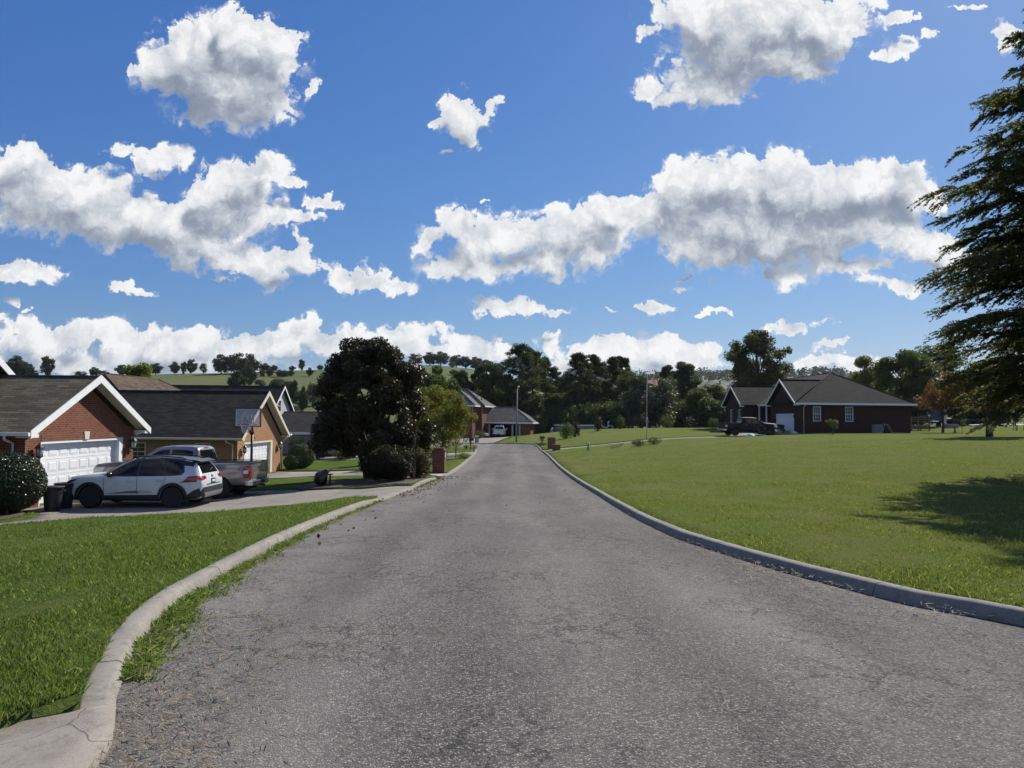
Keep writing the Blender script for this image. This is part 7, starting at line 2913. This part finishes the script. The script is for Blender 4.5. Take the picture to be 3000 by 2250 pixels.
deck()
g = gp(2797, 76)
t = thing('birdbath', 'stone birdbath on a pedestal on the right lawn', 'birdbath', g)
mb = MB()
mb.lathe([(.20, -.05), (.20, .04), (.13, .10), (.09, .30), (.10, .52), (.14, .60)], 16)
mb.build('pedestal', M['kerb'], t)
mb = MB()
mb.lathe([(.12, .60), (.30, .65), (.36, .70), (.345, .71), (.28, .675), (.02, .665)], 20)
mb.build('bowl', M['kerb'], t)
g = gp(2768, 94)
t = thing('white_post', 'tall white square post under the orange maple', 'post', g)
mb = MB()
mb.box(-.14, .14, -.14, .14, -.3, 3.0)
mb.build('shaft', M['galv'], t)
mb = MB()
mb.box(-2.2, 2.0, -.06, .06, 2.62, 2.76)
mb.build('beam', M['galv'], t)
g = gp(2782, 93)
t = thing('concrete_block', 'grey concrete block beside the tall white post', 'block', g, .1)
mb = MB()
mb.box(-.75, .95, -.4, .4, -.1, .52)
mb.build('body', M['kerb'], t, bevel=.03)


def swing():
    g = gp(2990, 79)
    t = thing('trampoline', 'bare metal trampoline frame on thin legs at the right edge of the lawn', 'trampoline', g)
    for x in (-.85, -.5, -.38, .30, .9, 1.5):
        mb = MB()
        mb.tube([(x, 0, 0), (x + .04, 0, .62)], .028, 6)
        mb.build('leg', M['dark_metal'], t)
    mb = MB()
    pts = [(.6 + 1.5 * math.cos(a), 1.5 + 1.5 * math.sin(a), .66) for a in np.linspace(0, 6.283, 33)]
    mb.tube(pts, .03, 6, cap=False)
    mb.build('ring', M['galv'], t)
    mb = MB()
    mb.tube([(-.62, 0, .05), (-.56, 0, 1.25), (-.45, 0, .05)], .03, 6)
    mb.build('upright', M['dark_metal'], t)


swing()


def big_truck():
    """road tractor with a flatbed trailer, parked in the shade of the trees"""
    g = gp(2728, 104)
    C = Car('road_tractor', 'dark road tractor parked in the shade behind the orange maple', 'truck', (g.x, 104, g.z - .05), R(180))
    rows = [(3.2, .9, .85, 1.55, .80, 1.72, .70), (3.1, .72, .98, 1.65, .93, 1.85, .80), (2.2, .70, 1.02, 1.72, .95, 2.0, .82), (1.45, .70, 1.05, 1.78, 1.0, 2.15, .88), (1.2, .70, 1.15, 1.85, 1.12, 2.55, 1.0), (.8, .70, 1.18, 1.9, 1.15, 3.0, 1.05), (.2, .70, 1.18, 1.9, 1.16, 3.15, 1.08), (-1.4, .70, 1.18, 1.9, 1.16, 3.2, 1.08), (-1.5, .75, 1.15, 1.9, 1.12, 3.1, 1.04)]
    V, F, n_, x_ = loft(rows, 40)
    C.body(mesh_tmp(V, F), M['paint_darkblue'], 'cab')
    C.panel('window', [(.95, 2.0), (.75, 2.6), (.15, 2.75), (.15, 2.0)], 'y', M['car_glass'], .012)
    C.panel('windscreen', [(1.38, -.85), (1.38, .85), (.85, .85), (.85, -.85)], 'z', M['car_glass'], .012)
    C.panel('grille', [(-.5, .95), (.5, .95), (.45, 1.6), (-.45, 1.6)], 'x+', M['chrome'], .02)
    mb = MB()
    mb.box(-4.6, 3.0, -.45, .45, .62, .82)
    C.add('chassis', mb, M['dark_void'])
    for sg in (1, -1):
        C.wheel(2.3, sg * 1.0, .52, .32, M['alloy'], sg, 8, .62)
        for x in (-2.7, -4.0):
            C.wheel(x, sg * .95, .52, .45, M['alloy'], sg, 8, .62)
        mb = MB()
        mb.tube([(.9, sg * .95, .78), (-.4, sg * .95, .78)], .30, 16)
        C.add('fuel_tank', mb, M['chrome'])
        mb = MB()
        mb.tube([(1.25, sg * 1.2, .9), (1.25, sg * 1.2, 3.5)], .07, 8)
        C.add('exhaust_stack', mb, M['chrome'])
    g2 = gp(2850, 107)
    t = thing('flatbed_trailer', 'low dark flatbed trailer parked behind the thick trunked maple', 'trailer', (g2.x, 107, g2.z - .05), R(180))
    mb = MB()
    mb.box(-4.5, 4.5, -1.2, 1.2, .95, 1.12)
    mb.box(-4.5, 4.5, -.5, -.35, .7, .95)
    mb.box(-4.5, 4.5, .35, .5, .7, .95)
    mb.build('bed', M['dark_metal'], t)
    for x in (-3.6, -2.5):
        for sg in (1, -1):
            mb = MB()
            mb.lathe([(.1, -.2), (.44, -.2), (.5, -.1), (.5, .1), (.44, .2), (.1, .2)], 24, Matrix.Translation((x, sg * .95, .5)) @ Matrix.Rotation(math.pi / 2, 4, 'X'))
            mb.build('wheel', M['rubber'], t)
    mb = MB()
    mb.tube([(3.6, .5, .0), (3.6, .5, .95)], .07, 6)
    mb.tube([(3.6, -.5, .0), (3.6, -.5, .95)], .07, 6)
    mb.build('landing_gear', M['dark_metal'], t)
    g3 = gp(2862, 101)
    t = thing('aluminium_ramp', 'bright metal ramp lying in the grass before the trailer', 'ramp', g3 + Vector((0, 0, .1)), .1)
    mb = MB()
    mb.prism([(-1.1, -.3, 0), (1.1, -.3, .1), (1.1, .3, .1), (-1.1, .3, 0)], (0, 0, .12))
    mb.build('plate', M['pool_white'], t)


big_truck()
# lawn tractor in front of the two storey house
g = gp(1417, 112)
t = thing('riding_mower', 'small riding mower parked by the two storey brick house', 'mower', g, .4)
mb = MB()
mb.prism([(.1, -.25, .35), (.75, -.22, .35), (.85, -.2, .55), (.75, -.2, .72), (.1, -.25, .78)], (0, .48, 0))
mb.build('hood', M['pool_white'], t, bevel=.04)
mb = MB()
mb.box(-.75, .1, -.35, .35, .3, .5)
mb.prism([(-.55, -.22, .62), (-.1, -.22, .60), (-.1, -.22, .68), (-.5, -.22, .72), (-.66, -.22, 1.05), (-.74, -.22, 1.03)], (0, .44, 0))
mb.build('seat', M['cladding'], t)
mb = MB()
mb.box(-.35, .45, -.55, .55, .12, .26)
mb.build('mower_deck', M['dark_metal'], t)
for x, r in ((-.6, .24), (.65, .18)):
    for s in (-1, 1):
        mb = MB()
        mb.lathe([(.05, -.09), (r * .9, -.09), (r, -.05), (r, .05), (r * .9, .09), (.05, .09)], 16, Matrix.Translation((x, s * .42, r)) @ Matrix.Rotation(math.pi / 2, 4, 'X'))
        mb.build('wheel', M['rubber'], t)
# fallen twig and bare patch on the right lawn
g = gp(1812, 61.5)
t = thing('fallen_branch', 'bare fallen branch on the lawn beside the right driveway', 'branch', g, .2)
mb = MB()
mb.tube([(-.7, 0, .03), (-.2, .05, .10), (.2, 0, .22), (.45, .05, .52), (.5, .1, .70)], [.03, .028, .022, .014, .006], 6)
mb.tube([(.2, 0, .22), (.05, -.1, .45), (.0, -.12, .6)], [.015, .01, .005], 5)
mb.tube([(-.2, .05, .10), (-.35, .2, .25)], [.015, .006], 5)
mb.build('wood', M['bark_grey'], t)

# ---------------------------------------------------------------- turf and litter
def grass_leaf(name, a, b, c, patch=.5):
    return leafmat(name, a, b, c, trans=.42, rough=.6, spec=.15, f3=.10, patch=patch)


M['blade'] = grass_leaf('grass_blade', (.075, .128, .026), (.150, .200, .060), (.30, .31, .17))
M['blade_short'] = grass_leaf('short_grass_blade', (.105, .150, .038), (.180, .200, .072), (.31, .30, .17))
M['straw'] = leafmat('straw', (.22, .165, .10), (.33, .26, .165), (.13, .075, .045), trans=.1, f3=.2)
M['dead_leaf'] = leafmat('dead_leaf', (.20, .10, .045), (.30, .19, .09), (.09, .04, .025), trans=.1, f3=.25)


def hzc(x, y):
    return np.concatenate([hz(x[i:i + 15000], y[i:i + 15000]) for i in range(0, len(x), 15000)])


def on_lawn(x, y):
    ok = ~inpoly(ROAD_POLY_OUT, x, y)
    for P in list(DRIVES.values()) + list(BEDS.values()):
        ok &= ~inpoly(P, x, y)
    return ok


def blades(x, y, z, h, w, rg, lean=.45):
    n = len(x)
    a = rg.uniform(0, 2 * np.pi, n)
    d = np.stack([np.cos(a), np.sin(a)], 1)
    la = rg.uniform(0, 2 * np.pi, n)
    ln = np.abs(rg.normal(size=n)) * lean * h
    V = np.zeros((n, 4, 3))
    B = np.stack([x, y, z], 1)
    V[:, 0] = B - np.column_stack([d * w[:, None] * .5, np.zeros(n)])
    V[:, 1] = B + np.column_stack([d * w[:, None] * .5, np.zeros(n)])
    tip = B + np.column_stack([np.cos(la) * ln, np.sin(la) * ln, h])
    mid = B + np.column_stack([np.cos(la) * ln * .32, np.sin(la) * ln * .32, h * .62])
    V[:, 2] = mid + np.column_stack([d * w[:, None] * .38, np.zeros(n)])
    V[:, 3] = tip
    return V.reshape(-1, 3), np.arange(4 * n)


def turf():
    rg = np.random.default_rng(500)
    for nm, n, az, dd, hgt, mt, lab in (('lawn_grass', 470000, (-48, 4), (2.6, 30), .050, 'blade', 'long green grass of the lawn left of the road'),
                                        ('lawn_grass', 330000, (2, 47), (4.5, 62), .048, 'blade_short', 'short yellowish mown grass of the lawn right of the road')):
        a = R(az[0]) + rg.uniform(0, 1, n) * R(az[1] - az[0])
        r = dd[0] * (dd[1] / dd[0]) ** rg.uniform(0, 1, n)
        x, y = np.sin(a) * r, np.cos(a) * r
        k = on_lawn(x, y) & ((x < 0) if az[0] < 0 else (x > 0))
        x, y, r = x[k], y[k], r[k]
        # tufted: taller, denser patches
        t = .5 + .5 * np.sin(x * 3.1 + 2 * np.sin(y * 1.7)) * np.sin(y * 2.6 + 1.5 * np.sin(x * 2.2))
        t2 = .5 + .5 * np.sin(x * .9 + y * .6 + 1.3 * np.sin(y * .8))
        h = hgt * (.55 + .55 * t + .35 * t2) * rg.uniform(.5, 1.35, len(x))
        w = .0026 + .00058 * r
        z = hzc(x, y) + .085
        V, F = blades(x, y, z, h, w, rg)
        o = npmesh(nm, V, 4, F, M[mt])
        tag(o, lab, 'grass', kind='stuff')


turf()


def kerb_grass():
    rg = np.random.default_rng(505)
    X, Y = [], []
    for line, sg, n, y1 in ((LEFT_BACK, -1, 16000, 30), (RIGHT_BACK, 1, 9000, 45)):
        L = line[(line[:, 1] > 3.2) & (line[:, 1] < y1) & (np.abs(line[:, 0]) < 9)]
        u = rg.uniform(0, 1, n) ** 1.5
        q = np.column_stack([np.interp(u, np.linspace(0, 1, len(L)), np.sort(L[:, 1])), np.zeros(n)])
        o = np.argsort(L[:, 1])
        x = np.interp(q[:, 0], L[o, 1], L[o, 0]) + sg * (np.abs(rg.normal(size=n)) * .07 - .012)
        X.append(x); Y.append(q[:, 0])
    x, y = np.concatenate(X), np.concatenate(Y)
    k = np.ones(len(x), bool)
    for P in DRIVES.values():
        k &= ~inpoly(P, x, y)
    x, y = x[k], y[k]
    V, F = blades(x, y, hzc(x, y) + .085, rg.uniform(.02, .055, len(x)), .0028 + .0006 * y, rg, .65)
    o = npmesh('kerb_grass', V, 4, F, M['blade'])
    tag(o, 'ragged fringe of grass hanging over the back of the kerbs', 'grass', kind='stuff')


kerb_grass()


def gutter():
    rg = np.random.default_rng(510)
    # weeds rooted in the gutter at the foot of the left kerb
    xs, ys, hs = [], [], []
    for (a, b, den, wid) in ((4.5, 6.3, 900, .34), (6.3, 7.6, 650, .30), (7.6, 9.2, 260, .22), (9.2, 11.5, 240, .18), (11.5, 14, 120, .14), (14, 19, 90, .12), (25, 32, 60, .16)):
        n = int(den * (b - a) * 2.4)
        y = rg.uniform(a, b, n)
        cl = .5 + .5 * np.sin(y * 5.3 + 1.1) * np.sin(y * 2.3 + .4)
        y = y[rg.uniform(0, 1, n) < .25 + .75 * cl]
        off = np.abs(rg.normal(size=len(y))) * wid * .55 * (.5 + .9 * (.5 + .5 * np.sin(y * 3.7)))
        x = np.interp(y, LEFT_LINE[:, 1][:150], LEFT_LINE[:, 0][:150]) + .02 + off
        xs.append(x); ys.append(y)
        hs.append(rg.uniform(.02, .085, len(y)) * np.exp(-off * 2.2))
    x, y, h = np.concatenate(xs), np.concatenate(ys), np.concatenate(hs)
    z = hzc(x, y) + .0
    V, F = blades(x, y, z, h, np.full(len(x), .007), rg, 1.1)
    o = npmesh('gutter_weeds', V, 4, F, M['blade'])
    tag(o, 'weeds and grass growing out of the gutter along the left kerb', 'weeds', kind='stuff')
    # dry straw and needles swept into drifts
    P, A = [], []
    spots = [(lx(4.0) + .22, 4.0, .28, .5, 900), (lx(3.4) + .25, 3.4, .25, .4, 700), (lx(5.2) + .5, 5.2, .25, .4, 420), (lx(6.0) + .65, 6.0, .35, .25, 300), (lx(7.2) + .5, 7.2, .4, .25, 300), (-1.3, 5.0, .4, .15, 160), (lx(8.6) + .3, 8.6, .25, .5, 260), (-1.0, 5.6, .35, .12, 120),
             (rx(8.0) - .35, 8.0, .35, .25, 420), (rx(8.8) - .28, 8.8, .2, .4, 340), (rx(7.2) - .45, 7.2, .35, .2, 260), (rx(6.3) - .4, 6.3, .35, .15, 260), (rx(10) - .25, 10, .15, .6, 240), (rx(12) - .22, 12, .12, .9, 240), (2.2, 7.6, .35, .1, 160), (2.0, 6.3, .25, .08, 110), (1.2, 4.2, .8, .5, 60), (rx(16) - .2, 16, .12, 2, 260)]
    for (cx, cy_, sx, sy, n) in spots:
        q = rg.normal(size=(n, 2)) * np.array([sx, sy])
        P.append(np.column_stack([cx + q[:, 0], cy_ + q[:, 1]])[:int(n * .6)])
    P = np.concatenate(P)
    P = P[inpoly(ROAD_POLY, P[:, 0], P[:, 1])]
    z = hzc(P[:, 0], P[:, 1]) + .045 + rg.uniform(0, .02, len(P))
    n = len(P)
    N = unit(np.array([0, 0, 1.0])[None] + rg.normal(size=(n, 3)) * .18)
    V, F = leaf_mesh(np.column_stack([P, z]), N, .075, .006, rg)
    o = npmesh('dry_straw', V, 4, F, M['straw'])
    tag(o, 'dry grass clippings and pine needles drifted on the road edges', 'litter', kind='stuff')
    # brown leaves under the trees on the left and a few on the carriageway
    n = 420
    y = np.concatenate([rg.uniform(20, 33, n), rg.uniform(14, 60, 24), rg.uniform(10, 18, 16)])
    xl = np.interp(y, LEFT_LINE[:, 1][:150], LEFT_LINE[:, 0][:150])
    x = np.concatenate([xl[:n] + .1 + np.abs(rg.normal(size=n)) * .45, rg.uniform(-3, 2.6, 24), xl[n + 24:] + rg.uniform(.1, .9, 16)])
    k = inpoly(ROAD_POLY, x, y)
    x, y = x[k], y[k]
    z = hzc(x, y) + .055
    m = len(x)
    V, F = leaf_mesh(np.column_stack([x, y, z]), unit(np.array([0, 0, 1.0])[None] + rg.normal(size=(m, 3)) * .45), .075, .05, rg)
    o = npmesh('fallen_leaves', V, 4, F, M['dead_leaf'])
    tag(o, 'dry brown leaves scattered along the left kerb and over the road', 'leaves', kind='stuff')


gutter()

# ---------------------------------------------------------------- the air
def haze():
    m = bpy.data.materials.new('haze_air')
    m.use_nodes = True
    nt = m.node_tree
    nt.nodes.clear()
    out = nt.nodes.new('ShaderNodeOutputMaterial')
    v = nt.nodes.new('ShaderNodeVolumePrincipled')
    v.inputs['Color'].default_value = (.80, .88, 1.0, 1)
    v.inputs['Density'].default_value = HAZE_DENSITY
    v.inputs['Anisotropy'].default_value = .25
    nt.links.new(v.outputs[0], out.inputs['Volume'])
    mb = MB()
    mb.box(-3300, 3300, -3300, 3300, -16.5, 125)
    o = mb.build('haze', m)
    tag(o, kind='stuff')
    o['label'] = 'thin blue haze over the far hills'
    o['category'] = 'haze'


HAZE_DENSITY = .00006
haze()
